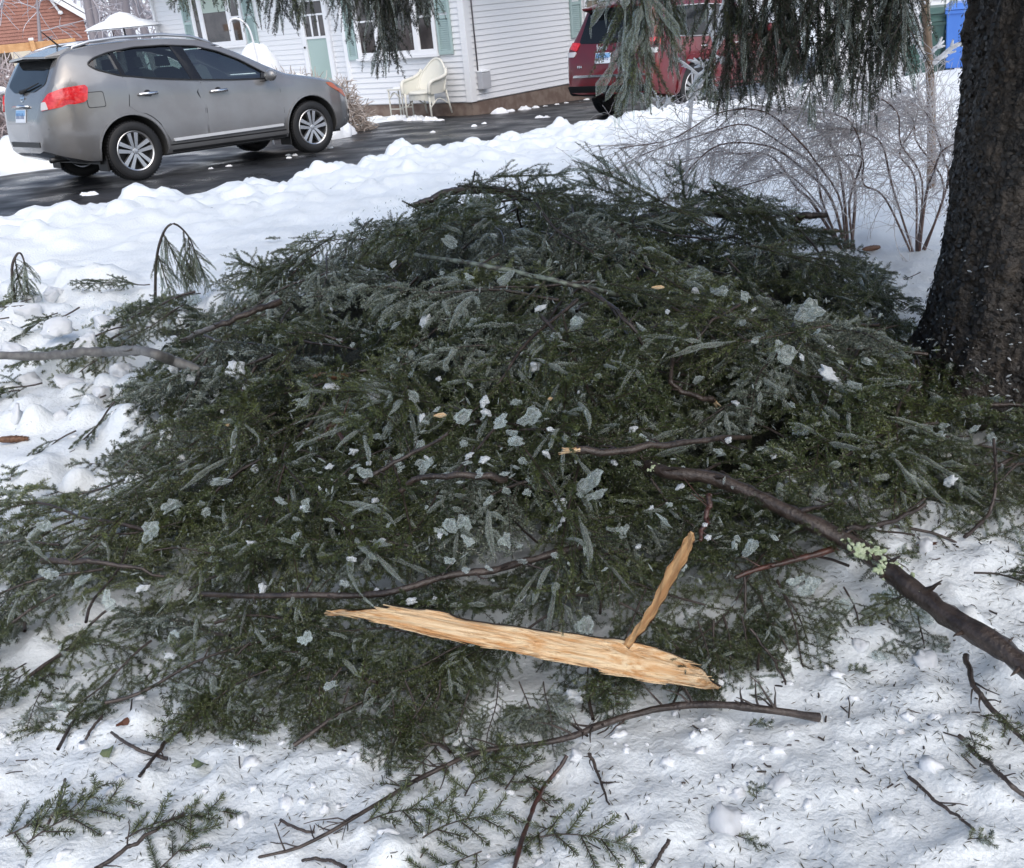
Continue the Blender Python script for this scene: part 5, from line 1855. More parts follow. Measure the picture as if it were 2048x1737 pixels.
# boughs heaved up along the crest so that its outline is ragged
for (px, py, D, yaw, k, s_, tl) in [(660, 445, 5.8, 170, 1, .5, -.1), (780, 415, 5.7, 160, 3, .45, -.25), (860, 400, 5.8, 60, 1, .4, -.2), (960, 395, 5.8, 150, 5, .45, -.15), (1130, 405, 5.9, 10, 4, .5, -.2), (1160, 390, 6.0, 5, 1, .55, -.12), (1210, 400, 5.8, 0, 3, .4, -.1), (1290, 440, 5.3, 20, 2, .5, -.15), (1540, 430, 5.0, 350, 0, .45, -.15), (1590, 440, 5.0, 320, 6, .5, -.25), (1450, 440, 5.1, 200, 7, .45, -.1), (560, 500, 5.6, 190, 0, .5, -.1), (1040, 385, 5.9, 30, 6, .4, -.2), (1660, 480, 4.9, 340, 1, .45, 0), (1740, 540, 4.6, 330, 2, .45, .1)]:
    p = atd(px, py + 25, D)
    o = put_bough(PROTO[k], (p[0] - math.cos(R_(yaw)) * .25 * s_, p[1] - math.sin(R_(yaw)) * .25 * s_, p[2] - .03), (rb.uniform(-.4, .4), max(tl, -.10) + .06, R_(yaw)), s_, 'spruce bough heaved up on the crest, near %s' % {0: 'the grey limb side', 1: 'the arched bare branch', 2: 'the bare curling branch'}[0 if px < 700 else 1 if px < 1200 else 2], 'spruce bough', 'boughs heaved up on the crest, part %d' % (0 if px < 700 else 1 if px < 1200 else 2))
# a second layer of short dense boughs along the near side
k2 = 0
for _ in range(900):
    if k2 >= 58:
        break
    x, y = rb.uniform(-1.5, 1.0), rb.uniform(1.95, 3.2)
    if float(heapH(np.array(x), np.array(y))) < .05:
        continue
    yaw, sc = rb.uniform(0, 6.28), rb.uniform(.38, .58)
    tx_, ty_ = x + math.cos(yaw) * .6 * sc, y + math.sin(yaw) * .6 * sc
    if ty_ < np.interp(tx_, [-2, -1.1, -.6, -.2, .5, 1.0, 1.4], [2.6, 2.4, 2.02, 1.84, 1.84, 2.0, 2.6]):
        continue
    lay(x - math.cos(yaw) * .35 * sc, y - math.sin(yaw) * .35 * sc, rb.uniform(.6, .95), yaw, rb.choice((0, 2, 4, 6, 7, 3)), sc)
    k2 += 1
# rope-like branchlets flopped over the heap
for k in range(64):
    for _ in range(50):
        x, y = rb.uniform(-1.7, 1.6), rb.uniform(2.0, 6.1)
        if heapH(np.array(x), np.array(y)) > .12:
            break
    gx_, gy_ = slope(x, y)
    yaw = math.atan2(-gy_, -gx_) + rb.gauss(0, .6) if rb.random() < .6 else math.radians(rb.gauss(230, 40))
    d = Vector((math.cos(yaw), math.sin(yaw), 0))
    d.z = gx_ * d.x + gy_ * d.y - .05
    yd = math.degrees(yaw) % 360
    _dr = 'left' if 135 <= yd < 225 else 'front' if 225 <= yd < 315 else 'back' if 45 <= yd < 135 else 'right'
    _cl = 'left side' if x < -.6 else 'middle part' if x < .5 else 'right side'
    _rw = 'nearest' if y < 2.6 else 'near' if y < 3.4 else 'middle' if y < 4.3 else 'far' if y < 5.1 else 'farthest'
    o = put_bough(HANGF[rb.randrange(3)], (x - d.x * .3, y - d.y * .3, heap_z(x - d.x * .3, y - d.y * .3) + .05), (0, 0, 0), rb.uniform(.6, 1.0), 'rope like icy spruce branchlet flopped to the %s, %s row of the heap, %s' % (_dr, _rw, _cl), 'branchlet', 'flopped branchlets, %s row, %s, to the %s' % (_rw, _cl, _dr), 'spruce_branchlet')
    o.rotation_euler = d.to_track_quat('-Z', 'Y').to_euler()
# sparse boughs on the snow at the left and right
for (px, py, yaw, k, s_) in [(60, 600, 180, 1, .6), (150, 590, 190, 5, .6), (20, 640, 200, 3, .6), (120, 640, 230, 6, .45), (60, 690, 185, 4, .55), (250, 650, 200, 1, .6), (40, 780, 190, 7, .45), (210, 790, 170, 4, .5), (150, 860, 195, 0, .5), (240, 830, 200, 2, .55), (300, 880, 185, 6, .6), (250, 960, 200, 3, .6), (330, 940, 190, 1, .6), (150, 1060, 180, 0, .55), (60, 1080, 200, 5, .5), (200, 1120, 190, 4, .6), (110, 1180, 200, 2, .5), (60, 1220, 210, 6, .5), (230, 1200, 220, 7, .5), (300, 1270, 225, 0, .4), (60, 1340, 200, 4, .22), (20, 1370, 240, 6, .2), (90, 1390, 250, 5, .2), (500, 1330, 250, 2, .28), (620, 1340, 265, 4, .24), (700, 1380, 240, 0, .3), (790, 1395, 260, 6, .3), (860, 1400, 230, 2, .28), (620, 1290, 200, 6, .35), (1450, 1175, 260, 0, .36), (1525, 1150, 280, 4, .38), (1400, 1215, 265, 6, .34), (1480, 1225, 275, 2, .32), (1570, 1190, 290, 7, .32), (1330, 1200, 300, 4, .36), (1100, 1195, 200, 2, .42), (1180, 1215, 250, 6, .40), (1240, 1170, 320, 0, .42), (1000, 1175, 190, 4, .42), (1290, 1130, 230, 7, .42), (900, 1190, 170, 2, .42), (680, 1320, 215, 0, .34), (740, 1345, 250, 4, .32), (800, 1330, 300, 2, .32), (880, 1360, 250, 7, .30), (560, 1310, 190, 4, .36), (640, 1360, 260, 6, .28), (940, 1380, 235, 0, .26), (1040, 1350, 280, 6, .26), (500, 1280, 215, 7, .36), (1500, 900, 200, 2, .5), (1600, 925, 340, 0, .5), (1700, 905, 190, 6, .5), (1800, 885, 350, 4, .5), (1850, 935, 210, 2, .42), (1905, 915, 340, 7, .42), (2000, 885, 10, 0, .45), (2040, 935, 200, 6, .45), (1940, 870, 180, 4, .4), (1740, 850, 20, 2, .5), (560, 1395, 225, 4, .26), (470, 1400, 240, 7, .26), (420, 1290, 240, 0, .3), (300, 570, 185, 4, .5), (400, 580, 170, 7, .5), (360, 600, 190, 2, .5), (60, 590, 185, 0, .4), (10, 600, 170, 6, .4),
                             (1960, 905, -20, 2, .45), (1900, 880, 200, 6, .5), (2010, 930, -10, 7, .4), (1990, 890, 190, 1, .4), (1800, 930, -30, 0, .6), (1700, 980, -50, 4, .6), (1600, 1000, 230, 2, .6), (1950, 1120, -10, 6, .4), (2020, 1140, 10, 4, .4), (1880, 1170, 200, 1, .3), (1770, 1200, 260, 3, .34), (1840, 1230, 250, 5, .30), (1690, 1180, 265, 0, .36), (1560, 1130, 265, 6, .45), (1480, 1120, 270, 2, .45), (1430, 1180, 265, 4, .40), (1840, 545, 190, 3, .35), (1800, 600, 200, 2, .4), (1760, 640, 200, 4, .4), (1790, 700, 190, 1, .4), (1230, 1330, 255, 6, .22), (1000, 1380, 250, 0, .22), (880, 1400, 230, 2, .2), (1090, 1375, 270, 5, .22)]:
    p = atz(px, py, .2)
    p = atz(px, py, heap_z(p[0], p[1], .9) + .03)
    lay(p[0], p[1], .9, R_(yaw), k, s_, None)

# ------------------------------------------------------------------ limbs, slabs, twigs
def atheap(px, py, off=0.0, f=1.0):
    p = atz(px, py, .3)
    for _ in range(14):
        p = atz(px, py, .5 * p[2] + .5 * (heap_z(p[0], p[1], f) + off))
    return p
def depth(p):
    return float(np.dot(p - CAM0, np.array([0, cp, -sp])))
def px_tube(name, pts, r0, r1, mt, off=.03, n=44, parent=None, f=1.0, seed=0, spurs=0, spl=.06, sides=8, knob=.12, D=None):
    """a branch following image points over the heap; r0, r1 are half widths in photo pixels"""
    rng = np.random.default_rng(seed)
    W = []
    for q in pts:
        o = q[2] if len(q) > 2 else off
        W.append(atd(q[0], q[1], D) if D else atheap(q[0], q[1], o, f))
    P = smooth_curve(W, n)
    pxs = depth(P[n // 2]) / FPX
    kn = np.zeros((n, 3))
    for j_ in range(3):
        kn[:, j_] = np.interp(np.arange(n), np.arange(0, n + 4, 4), rng.normal(0, 1, len(np.arange(0, n + 4, 4))))
    P = P + kn * pxs * min(max(r0, r1) * .35, 2.6)
    rr_ = np.linspace(r0, r1, n) * np.array([depth(p) for p in P]) / FPX * (1 + knob * rng.uniform(-1, 1, n))
    org = P[0].copy()
    q = NP()
    q.tube(P - org, rr_, sides, 0., .10, rng)
    e = NP()
    e.tube(np.array([P[-1] - (P[-1] - P[-2]) * .02, P[-1] + (P[-1] - P[-2]) * .10]) - org, [rr_[-1], rr_[-1] * .3], sides)
    q.V += e.V; q.A += e.A
    q.F += [e.F[0] + q.n]
    o = q.build(name, M[mt], parent, True)
    o.location = Vector(org)
    if spurs:
        s_ = NP()
        for k in range(spurs):
            i = int(rng.uniform(.06, .97) * (n - 1))
            T = P[min(i + 1, n - 1)] - P[max(i - 1, 0)]
            T /= np.linalg.norm(T)
            d = np.cross(T, rng.normal(0, 1, 3))
            d = d / (np.linalg.norm(d) + 1e-9) + T * rng.uniform(.2, .9)
            d[2] = abs(d[2]) * .6
            l = spl * rng.uniform(.25, 1.3)
            Q = droop_line(P[i] - org, d, l, 4, 1.5, rng, .18)
            s_.tube(Q, np.linspace(max(.0019, rr_[i] * .45), .0010, 5), 4)
        so = s_.build('side_twig', M[mt], o, True)
        tag(so, kind='stuff')
    return o, P, rr_

def patch(name, c, nrm, r, mt, parent, seed, n=26):
    """a crusty patch (lichen) of small lobes"""
    rng = np.random.default_rng(seed)
    q = NP()
    nrm = np.array(nrm) / np.linalg.norm(nrm)
    a = np.cross(nrm, [.3, .9, .2]); a /= np.linalg.norm(a)
    b = np.cross(nrm, a)
    for k in range(n):
        u = rng.normal(0, .45, 2)
        p = c + (a * u[0] * 1.5 + b * u[1] * .8) * r - nrm * abs(u[1]) * r * .25
        t = a * math.cos(k) + b * math.sin(k)
        w_ = r * rng.uniform(.10, .26)
        q.tube(np.array([p - t * w_, p - t * w_ * .3 + nrm * w_ * .35, p + t * w_ * .4 + nrm * w_ * .3, p + t * w_]), [w_ * .2, w_ * .7, w_ * .6, w_ * .2], 6, 0., .3, rng)
    return q.build(name, M[mt], parent, True)

# the thick lichened limb on the right
lo, P, rr_ = px_tube('fallen_limb', [(1290, 930, .02), (1340, 945, .05), (1420, 958, .08), (1510, 990, .10), (1600, 1035, .11), (1690, 1082, .12), (1765, 1128, .12), (1830, 1180, .12), (1900, 1235, .11), (1980, 1290, .10), (2060, 1345, .10), (2140, 1400, .1)], 11, 25, 'bark', n=44, seed=3, spurs=16, spl=.10, sides=12)
tag(lo, 'thick dark limb with pale green lichen sloping down to the right edge', 'fallen limb')
ln_ = [patch('lichen', P[int(f * 43)] - np.array(lo.location) + np.array([0, -.7, .6]) * rr_[int(f * 43)], (0, -.7, .7), r_, 'lichen', lo, int(f * 100), nn) for f, r_, nn in ((.06, .022, 26), (.52, .040, 60), (.56, .035, 44), (.66, .012, 10), (.75, .010, 8), (.30, .008, 6))]
o, _, _ = px_tube('side_branch', [(1690, 1092, .10), (1640, 1105, .09), (1585, 1118, .08), (1530, 1135, .06), (1470, 1160, .04)], 8, 4, 'barkred', n=14, seed=5, spurs=4)
o.parent = lo
o.location = Vector(o.location) - Vector(lo.location)

TW = [
    ('fallen_limb', [(405, 1188), (480, 1190, .05), (560, 1190, .06), (650, 1192, .06), (720, 1190, .06), (800, 1180, .06), (900, 1152, .06), (985, 1142, .06), (1050, 1120, .05), (1100, 1108, .05), (1165, 1095, .03)], 6, 8, 'bark', 'reddish dark limb lying across the heap just behind the split wood slab', 8),
    ('fallen_limb', [(-30, 714, .16), (60, 712, .17), (150, 710, .20), (230, 703, .22), (300, 704, .22), (350, 722, .16), (400, 748, .06)], 8, 11, 'barkgrey', 'smooth grey limb lying over the snow at the left edge of the heap', 3),
    ('broken_branch', [(1500, 874, .06), (1420, 880, .10), (1320, 893, .12), (1230, 902, .12), (1150, 903, .12)], 5, 9, 'bark', 'dark broken branch with two orange splintered ends in the heap', 3),
    ('fallen_limb', [(800, 978, .05), (840, 957, .08), (900, 950, .09), (960, 953, .08), (1010, 957, .04)], 6, 7, 'bark', 'short arched dark branch in the heap above the slab', 2),
    ('fallen_limb', [(725, 962, .06), (780, 930, .09), (830, 905, .11), (895, 870, .12)], 5, 3, 'bark', 'straight dark stick slanting up to the right in mid heap', 3),
    ('fallen_limb', [(830, 415, .10), (880, 388, .16), (945, 379, .19), (1010, 381, .18), (1060, 400, .10)], 7, 9, 'bark', 'arched bare branch humped over the back crest of the heap', 8),
    ('fallen_limb', [(1150, 470, .10), (1200, 458, .15), (1260, 448, .18), (1340, 428, .22), (1420, 424, .20), (1480, 440, .10)], 8, 8, 'bark', 'long bare branch with curling twigs along the back right crest', 14),
    ('fallen_limb', [(1575, 440, .16), (1610, 433, .18), (1655, 428, .20)], 8, 6, 'bark', 'stub of dark branch poking right before the icy shrub', 0),
    ('fallen_limb', [(830, 510, .06), (930, 525, .10), (1040, 548, .11), (1150, 570, .10), (1235, 592, .0)], 4, 5, 'barklichen', 'pale lichen crusted limb slanting across the upper heap', 6),
    ('fallen_limb', [(365, 686, .10), (420, 660, .12), (480, 636, .13), (560, 604, .08)], 5, 7, 'bark', 'dark stick slanting up to the right in the left arm', 3),
    ('fallen_limb', [(85, 1120, .03), (160, 1122, .05), (240, 1132, .05), (330, 1150, .02)], 7, 3, 'bark', 'short brown stick lying in the lower left boughs', 3),
    ('fallen_limb', [(1420, 990, .1), (1415, 1030, .08), (1400, 1080, .04)], 6, 4, 'barkred', 'upright reddish twig behind the raised splinter', 3),
    ('fallen_limb', [(240, 945, .03), (300, 935, .05), (380, 928, .05), (430, 934, .02)], 4, 5, 'bark', 'thin arched stick over icy snow left of the heap', 3),
    ('fallen_limb', [(1480, 610, .08), (1430, 640, .1), (1380, 690, .06), (1340, 740, .02)], 3, 2.5, 'bark', 'brown twig with dead needles in the right middle heap', 9),
    ('fallen_limb', [(1350, 700, .06), (1340, 760, .1), (1380, 790, .06), (1430, 800, .0)], 4, 6, 'bark', 'bent dark branch with a torn orange end in mid heap', 4),
    ('fallen_limb', [(1120, 560, .1), (1190, 590, .12), (1250, 640, .12), (1290, 700, .08)], 4, 4, 'bark', 'thin dark stick curving down through the upper heap', 3),
    ('fallen_limb', [(640, 880, .06), (665, 850, .10), (690, 890, .08)], 4, 5, 'barkred', 'short red brown twig beside the ice lumps in mid heap', 2),
]
FALL = []
for i, (nm, pts, r0, r1, mt, lb, sp_) in enumerate(TW):
    o, P, rr_ = px_tube(nm, pts, r0, r1, mt, seed=40 + i, spurs=sp_, spl=.09, D={5: 5.75, 6: 5.3, 7: 5.1}.get(i))
    tag(o, lb, 'branch')
    FALL.append((o, P, rr_))
# orange torn ends
def torn_end(o, P, rr_, s=1.0):
    e, t = P[-1], P[-1] - P[-2]
    t = t / np.linalg.norm(t)
    q = NP()
    rng = np.random.default_rng(int(abs(e[0]) * 1000))
    for k in range(5):
        a = np.cross(t, [0, 0, 1.]) * rng.uniform(-1, 1) + np.array([0, 0, 1.]) * rng.uniform(-1, .8)
        b = e + a * rr_[-1] * .6
        q.tube(np.array([b - t * .01, b + t * .015 * s, b + (t + a * .4) * rng.uniform(.025, .055) * s]) - np.array(o.location), [rr_[-1] * .55, rr_[-1] * .38, .0008], 5)
    x = q.build('torn_end', M['wood'], o)
    return x
for i in (2, 14):
    torn_end(*FALL[i])

# long bare twigs on the snow in front
FT = [
    ([(1632, 1437), (1550, 1424, .05), (1450, 1411, .06), (1350, 1412, .06), (1270, 1426, .05), (1200, 1455, .04), (1140, 1478, .03), (1050, 1492, .03), (960, 1500, .03), (900, 1520, .03), (850, 1550, .03), (790, 1588, .025), (700, 1642, .02), (600, 1690, .015), (515, 1710, .01)], 9, 3, 'bark', 'long thorny bare branch curving across the snow at the front', 42, .085),
    ([(900, 1505, .03), (880, 1490, .03), (858, 1492, .03), (835, 1500, .02)], 4, 2, 'bark', 'short forked twig cluster beside the long bare branch', 7, .05),
    ([(1138, 1512, .02), (1100, 1560, .02), (1075, 1600, .02), (1055, 1650, .02), (1025, 1745, .01)], 4, 5, 'barkred', 'reddish twig pointing at the camera at bottom centre', 3, .05),
    ([(400, 1432, .03), (350, 1468, .02), (320, 1500, .015), (278, 1552, .01)], 5, 4, 'bark', 'knobbly dark twig on the snow at lower left', 6, .02),
    ([(222, 1464, .01), (262, 1492, .015), (305, 1510, .015), (335, 1517, .01)], 3, 4, 'bark', 'thin straight twig crossing another at lower left', 1, .03),
    ([(1930, 1305, .06), (1945, 1365, .04), (1985, 1420, .03), (2060, 1490, .02)], 6, 5, 'bark', 'dark twig bending to the right edge below the thick limb', 4, .06),
    ([(1918, 1473, .01), (1960, 1515, .015), (2010, 1560, .015), (2060, 1600, .01)], 5, 5, 'bark', 'straight dark twig on snow at the right edge', 4, .03),
    ([(1818, 1552, .01), (1865, 1595, .015), (1905, 1625, .015), (1948, 1660, .01)], 4, 3, 'bark', 'slim forked twig on snow at lower right', 4, .05),
    ([(1990, 880, .1), (1990, 975, .06), (1975, 1030, .03), (1930, 1075, .02)], 3, 4, 'bark', 'thin curved twig drooping onto snow right of the heap', 4, .05),
    ([(1850, 1010, .06), (1780, 1045, .05), (1690, 1060, .05)], 4, 5, 'bark', 'dark twig over icy boughs above the thick limb', 3, .04),
    ([(1340, 1680, .02), (1322, 1705, .02), (1300, 1740, .01)], 4, 4, 'bark', 'short stub twig at the bottom edge of the photo', 1, .02),
    ([(1180, 1505, .03), (1195, 1550, .02), (1218, 1610, .01)], 4, 2, 'bark', 'little crooked twig hanging below the long bare branch', 5, .04),
    ([(1500, 1260, .06), (1540, 1310, .04), (1572, 1370, .02)], 3, 2, 'bark', 'fine twig slanting down to snow right of the slab', 2, .03),
    ([(560, 1640, .01), (600, 1660, .01), (630, 1665, .01)], 3, 3, 'bark', 'short dark twig left of the long bare branch', 2, .02),
    ([(130, 1560, .01), (115, 1610, .015), (95, 1650, .015)], 3, 3, 'bark', 'thin twig tip rising from the lower left sprig', 0, .02),
    ([(170, 1480, .01), (185, 1455, .01), (205, 1432, .01)], 3, 3, 'bark', 'tiny straight stick on snow at far lower left', 0, .02),
    ([(690, 1737, .01), (655, 1720, .01), (605, 1720, .01)], 4, 3, 'bark', 'small dark bark stick at the bottom edge', 0, .02),
    ([(190, 1740, .03), (250, 1700, .03), (310, 1660, .03), (370, 1625, .02)], 5, 3, 'bark', 'twig rising from the bottom left edge with needles', 4, .04),
]
for i, (pts, r0, r1, mt, lb, sp_, sl) in enumerate(FT):
    o, P, rr_ = px_tube('fallen_twig', pts, r0, r1, mt, off=.012, seed=90 + i, spurs=sp_, spl=sl)
    tag(o, lb, 'twig')

# split wood slab
def slab(name, top, bot, th, mt, zoff, label, nst=60, wob=.004, barkthk=.008):
    A = smooth_curve([atheap(*q[:2], q[2]) for q in top], nst)
    B = smooth_curve([atheap(*q[:2], q[2]) for q in bot], nst)
    org = (A[0] + B[0]) / 2
    ax = Vector((A[-1] + B[-1]) / 2 - org).normalized()
    ay = Vector(A[nst // 2] - B[nst // 2])
    ay = (ay - ax * ay.dot(ax)).normalized()
    az = ax.cross(ay)
    Rm = Matrix((ax, ay, az)).transposed()
    rng = np.random.default_rng(9)
    nw_ = 14
    V, F = [], []
    Ri = Rm.inverted()
    g = rng.normal(0, 1, nw_)
    for j in range(nst):
        for k in range(nw_):
            t = k / (nw_ - 1)
            p = A[j] * (1 - t) + B[j] * t
            q = Ri @ Vector(p - org)
            rid = wob * (.55 * g[k] + .8 * float(vnoise(np.array(j * .16 + k * 3.1), np.array(k * 1.7), 4)))
            rid -= wob * 2.0 * (2 * t - 1) ** 2
            ed = wob * 1.6 * float(vnoise(np.array(j * .35), np.array(k * .2 + 7), 6)) if k in (0, nw_ - 1) else 0
            V.append((q.x + wob * 3 * float(vnoise(np.array(k * 1.3), np.array(j * .5), 8)) * (j in (0, nst - 1)), q.y + ed, q.z + rid))
    n0 = len(V)
    for j in range(nst - 1):
        for k in range(nw_ - 1):
            F.append((j * nw_ + k, j * nw_ + k + 1, (j + 1) * nw_ + k + 1, (j + 1) * nw_ + k))
    mb = MB()
    under = [(x, y, z - th * (.5 + .5 * math.sin(math.pi * (i % nw_) / (nw_ - 1)))) for i, (x, y, z) in enumerate(V)]
    ring = [k for k in range(nw_)] + [j * nw_ + nw_ - 1 for j in range(1, nst)] + [(nst - 1) * nw_ + k for k in range(nw_ - 2, -1, -1)] + [j * nw_ for j in range(nst - 2, 0, -1)]
    sk = [(ring[i], n0 + ring[i], n0 + ring[(i + 1) % len(ring)], ring[(i + 1) % len(ring)]) for i in range(len(ring))]
    mb.add(V + under, [tuple(reversed(f)) for f in F] + sk)
    o = mb.build(name, M[mt])
    sharpen(o.data, 30)
    o.matrix_world = Matrix.Translation(Vector(org)) @ Rm.to_4x4()
    mb = MB()
    low = [(x, y, z - barkthk) for x, y, z in under]
    skb = [(n0 * 0 + ring[i], n0 + ring[i], n0 + ring[(i + 1) % len(ring)], ring[(i + 1) % len(ring)]) for i in range(len(ring))]
    mb.add([(x * 1.002, y * 1.01, z - .0008) for x, y, z in under] + [(x, y * 1.02, z) for x, y, z in low], F + [tuple(n0 + i for i in f) for f in F] + skb)
    mb.build('bark_strip', M['bark'], o)
    fb = NP()
    for k in range(70):
        j = int(rng.integers(1, nst - 6))
        e_ = 0 if rng.random() < .5 else nw_ - 1
        p = np.array(V[j * nw_ + e_]) if rng.random() < .6 else np.array(V[j * nw_ + int(rng.integers(1, nw_ - 1))])
        l = rng.uniform(.02, .085)
        d = np.array([rng.choice((-1, 1)) * 1., rng.normal(0, .05), abs(rng.normal(.03, .06))])
        fb.tube(np.array([p - d * l * .5, p + [0, 0, .001], p + d * l * .5]), np.array([.0012, .0022, .0003]) * rng.uniform(.5, 1.2), 4)
    tag(fb.build('torn_fibre', M[mt], o), kind='stuff')
    tag(o, label, 'wood splinter')
    return o, org, Rm
so, sorg, sRm = slab('split_wood_slab', [(650, 1227, .10), (700, 1222, .11), (760, 1217, .12), (800, 1218, .12), (900, 1236, .12), (1000, 1254, .12), (1100, 1270, .12), (1200, 1280, .12), (1290, 1299, .11), (1360, 1322, .11), (1400, 1345, .10), (1436, 1377, .09)],
     [(655, 1230, .10), (720, 1238, .10), (780, 1252, .10), (850, 1270, .10), (950, 1293, .10), (1050, 1312, .10), (1150, 1333, .09), (1230, 1350, .09), (1300, 1363, .09), (1350, 1370, .09), (1400, 1376, .09), (1434, 1379, .09)],
     .016, 'wood', 0, 'long pale orange split wood slab lying across the front of the heap')
# raised splinter, standing on the slab's right end
def px_slab_up(name, L_, R__, th, mt, label, parent=None):
    A = smooth_curve([atz(a, b, z) for a, b, z in L_], 30)
    B = smooth_curve([atz(a, b, z) for a, b, z in R__], 30)
    org = (A[0] + B[0]) / 2
    ax = Vector((A[-1] + B[-1]) / 2 - org).normalized()
    ay = Vector(A[15] - B[15])
    ay = (ay - ax * ay.dot(ax)).normalized()
    Rm = Matrix((ax, ay, ax.cross(ay))).transposed()
    Ri = Rm.inverted()
    V, F = [], []
    for j in range(30):
        for t in (0, .3, .7, 1):
            p = A[j] * (1 - t) + B[j] * t
            q = Ri @ Vector(p - org)
            V.append((q.x, q.y + .002 * math.sin(j * 1.7 + t * 9), q.z + .002 * math.sin(j * .9 + t * 5) + (.0008 if 0 < t < 1 else 0)))
    for j in range(29):
        for k in range(3):
            F.append((j * 4 + k, j * 4 + k + 1, j * 4 + 5 + k, j * 4 + 4 + k))
    n0 = len(V)
    ring = [0, 1, 2, 3] + [j * 4 + 3 for j in range(1, 30)] + [29 * 4 + 2, 29 * 4 + 1, 29 * 4] + [j * 4 for j in range(28, 0, -1)]
    mb = MB()
    mb.add(V + [(x, y, z - th) for x, y, z in V], [tuple(reversed(f)) for f in F] + [tuple(n0 + i for i in f) for f in F] + [(ring[i], n0 + ring[i], n0 + ring[(i + 1) % len(ring)], ring[(i + 1) % len(ring)]) for i in range(len(ring))])
    o = mb.build(name, M[mt])
    o.matrix_world = Matrix.Translation(Vector(org)) @ Rm.to_4x4()
    mb = MB()
    mb.add([(x, y * .95, z - th - .001) for x, y, z in V] + [(x, y * .95, z - th - .006) for x, y, z in V], F + [tuple(n0 + i for i in f) for f in F] + [(ring[i], n0 + ring[i], n0 + ring[(i + 1) % len(ring)], ring[(i + 1) % len(ring)]) for i in range(len(ring))])
    mb.build('bark_strip', M['barkred'], o)
    return tag(o, label, 'wood splinter')
zb_ = heap_z(*atheap(1260, 1285, .10)[:2]) + .11
px_slab_up('wood_splinter', [(1248, 1288, zb_), (1272, 1252, zb_ + .01), (1300, 1212, zb_ + .025), (1328, 1150, zb_ + .055), (1352, 1108, zb_ + .075), (1372, 1074, zb_ + .09), (1380, 1063, zb_ + .10)],
           [(1257, 1290, zb_), (1286, 1256, zb_ + .01), (1316, 1214, zb_ + .025), (1342, 1166, zb_ + .05), (1370, 1120, zb_ + .07), (1384, 1086, zb_ + .09), (1389, 1066, zb_ + .10)], .010, 'woodamber', 'amber splinter raised upright from the right end of the slab')
for (px, py, w_, h_, a, lb) in [(880, 831, 26, 9, .2, 'small orange wood chip in the middle of the heap'), (1316, 575, 26, 7, .1, 'orange wood chip high in the right of the heap'), (1100, 798, 10, 6, .5, 'tiny orange chip near the ice lumps in mid heap'), (455, 850, 9, 7, .4, 'tiny orange chip in the left of the heap')]:
    p = atheap(px, py, .10)
    q = MB()
    s_ = depth(p) / FPX
    q.prism([(-w_ * s_ / 2, 0), (0, -h_ * s_ * .6), (w_ * s_ / 2, -h_ * s_ * .2), (w_ * s_ * .3, h_ * s_ * .5), (-w_ * s_ * .1, h_ * s_ * .45)], -.003, .003)
    o = q.build('wood_chip', M['wood'])
    o.location = Vector(p)
    o.rotation_euler = (R_(25), .1, a)
    tag(o, lb, 'wood chip')

# ------------------------------------------------------------------ ice and snow lumps caught in the heap
from mathutils import noise as mnoise
def shard(seed, flat, amp=.75):
    bm = bmesh.new()
    bmesh.ops.create_icosphere(bm, subdivisions=3, radius=1)
    o_ = Vector((seed * 1.37, seed * .71, seed * .29))
    for v in bm.verts:
        p = v.co.normalized()
        n = mnoise.noise(p * 1.3 + o_) * amp + mnoise.noise(p * 3.1 + o_) * amp * .45 + mnoise.cell(p * 2.2 + o_) * .12
        v.co = Vector((p.x, p.y, p.z * flat)) * max(.25, .85 + n)
    me = bpy.data.meshes.new('ice_shard')
    bm.to_mesh(me)
    bm.free()
    return me
SH = [shard(500 + i, f) for i, f in enumerate((.35, .5, .28, .6, .4, .7))]
for i, me in enumerate(SH):
    me.materials.append(M['ice'])
SHW = []
for i in range(3):
    me = shard(520 + i, .6)
    me.materials.append(M['icewhite'])
    SHW.append(me)
    me.polygons.foreach_set('use_smooth', [True] * len(me.polygons))
ri = random.Random(17)
SHC = []
for i in range(4):
    me = shard(560 + i, .65, .4)
    me.materials.append(M['snowclod'])
    me.polygons.foreach_set('use_smooth', [True] * len(me.polygons))
    SHC.append(me)
def put_shard(px, py, r_px, white=False, off=.05, f=1.0, label=None):
    p = atheap(px, py, off, f)
    if heapH(np.array(p[0]), np.array(p[1])) < .02:
        p = atheap(px, py, .01)
    o = link(bpy.data.objects.new('snow_clump' if white else 'ice_chunk', ri.choice(SHW if white else SH)))
    o.location = Vector(p) - Vector((0, 0, .2 * r_px * depth(p) / FPX))
    o.rotation_euler = (ri.uniform(-.9, .9), ri.uniform(-.9, .9), ri.uniform(0, 6.3))
    s_ = r_px * depth(p) / FPX
    o.scale = (s_ * ri.uniform(.8, 1.3), s_ * ri.uniform(.7, 1.1), s_ * ri.uniform(.8, 1.2))
    wh = 'the upper heap' if py < 700 else 'the middle of the heap' if py < 1000 else 'the lower heap'
    sd_ = 'left' if px < 650 else 'centre' if px < 1250 else 'right'
    if white:
        tag(o, label or 'white snow clump caught among boughs at the %s of %s' % (sd_, wh), 'snow clump', 'snow clumps at the %s of %s' % (sd_, wh))
    else:
        tag(o, label or 'clear ice chunk resting among boughs at the %s of %s' % (sd_, wh), 'ice chunk', 'ice chunks at the %s of %s' % (sd_, wh))
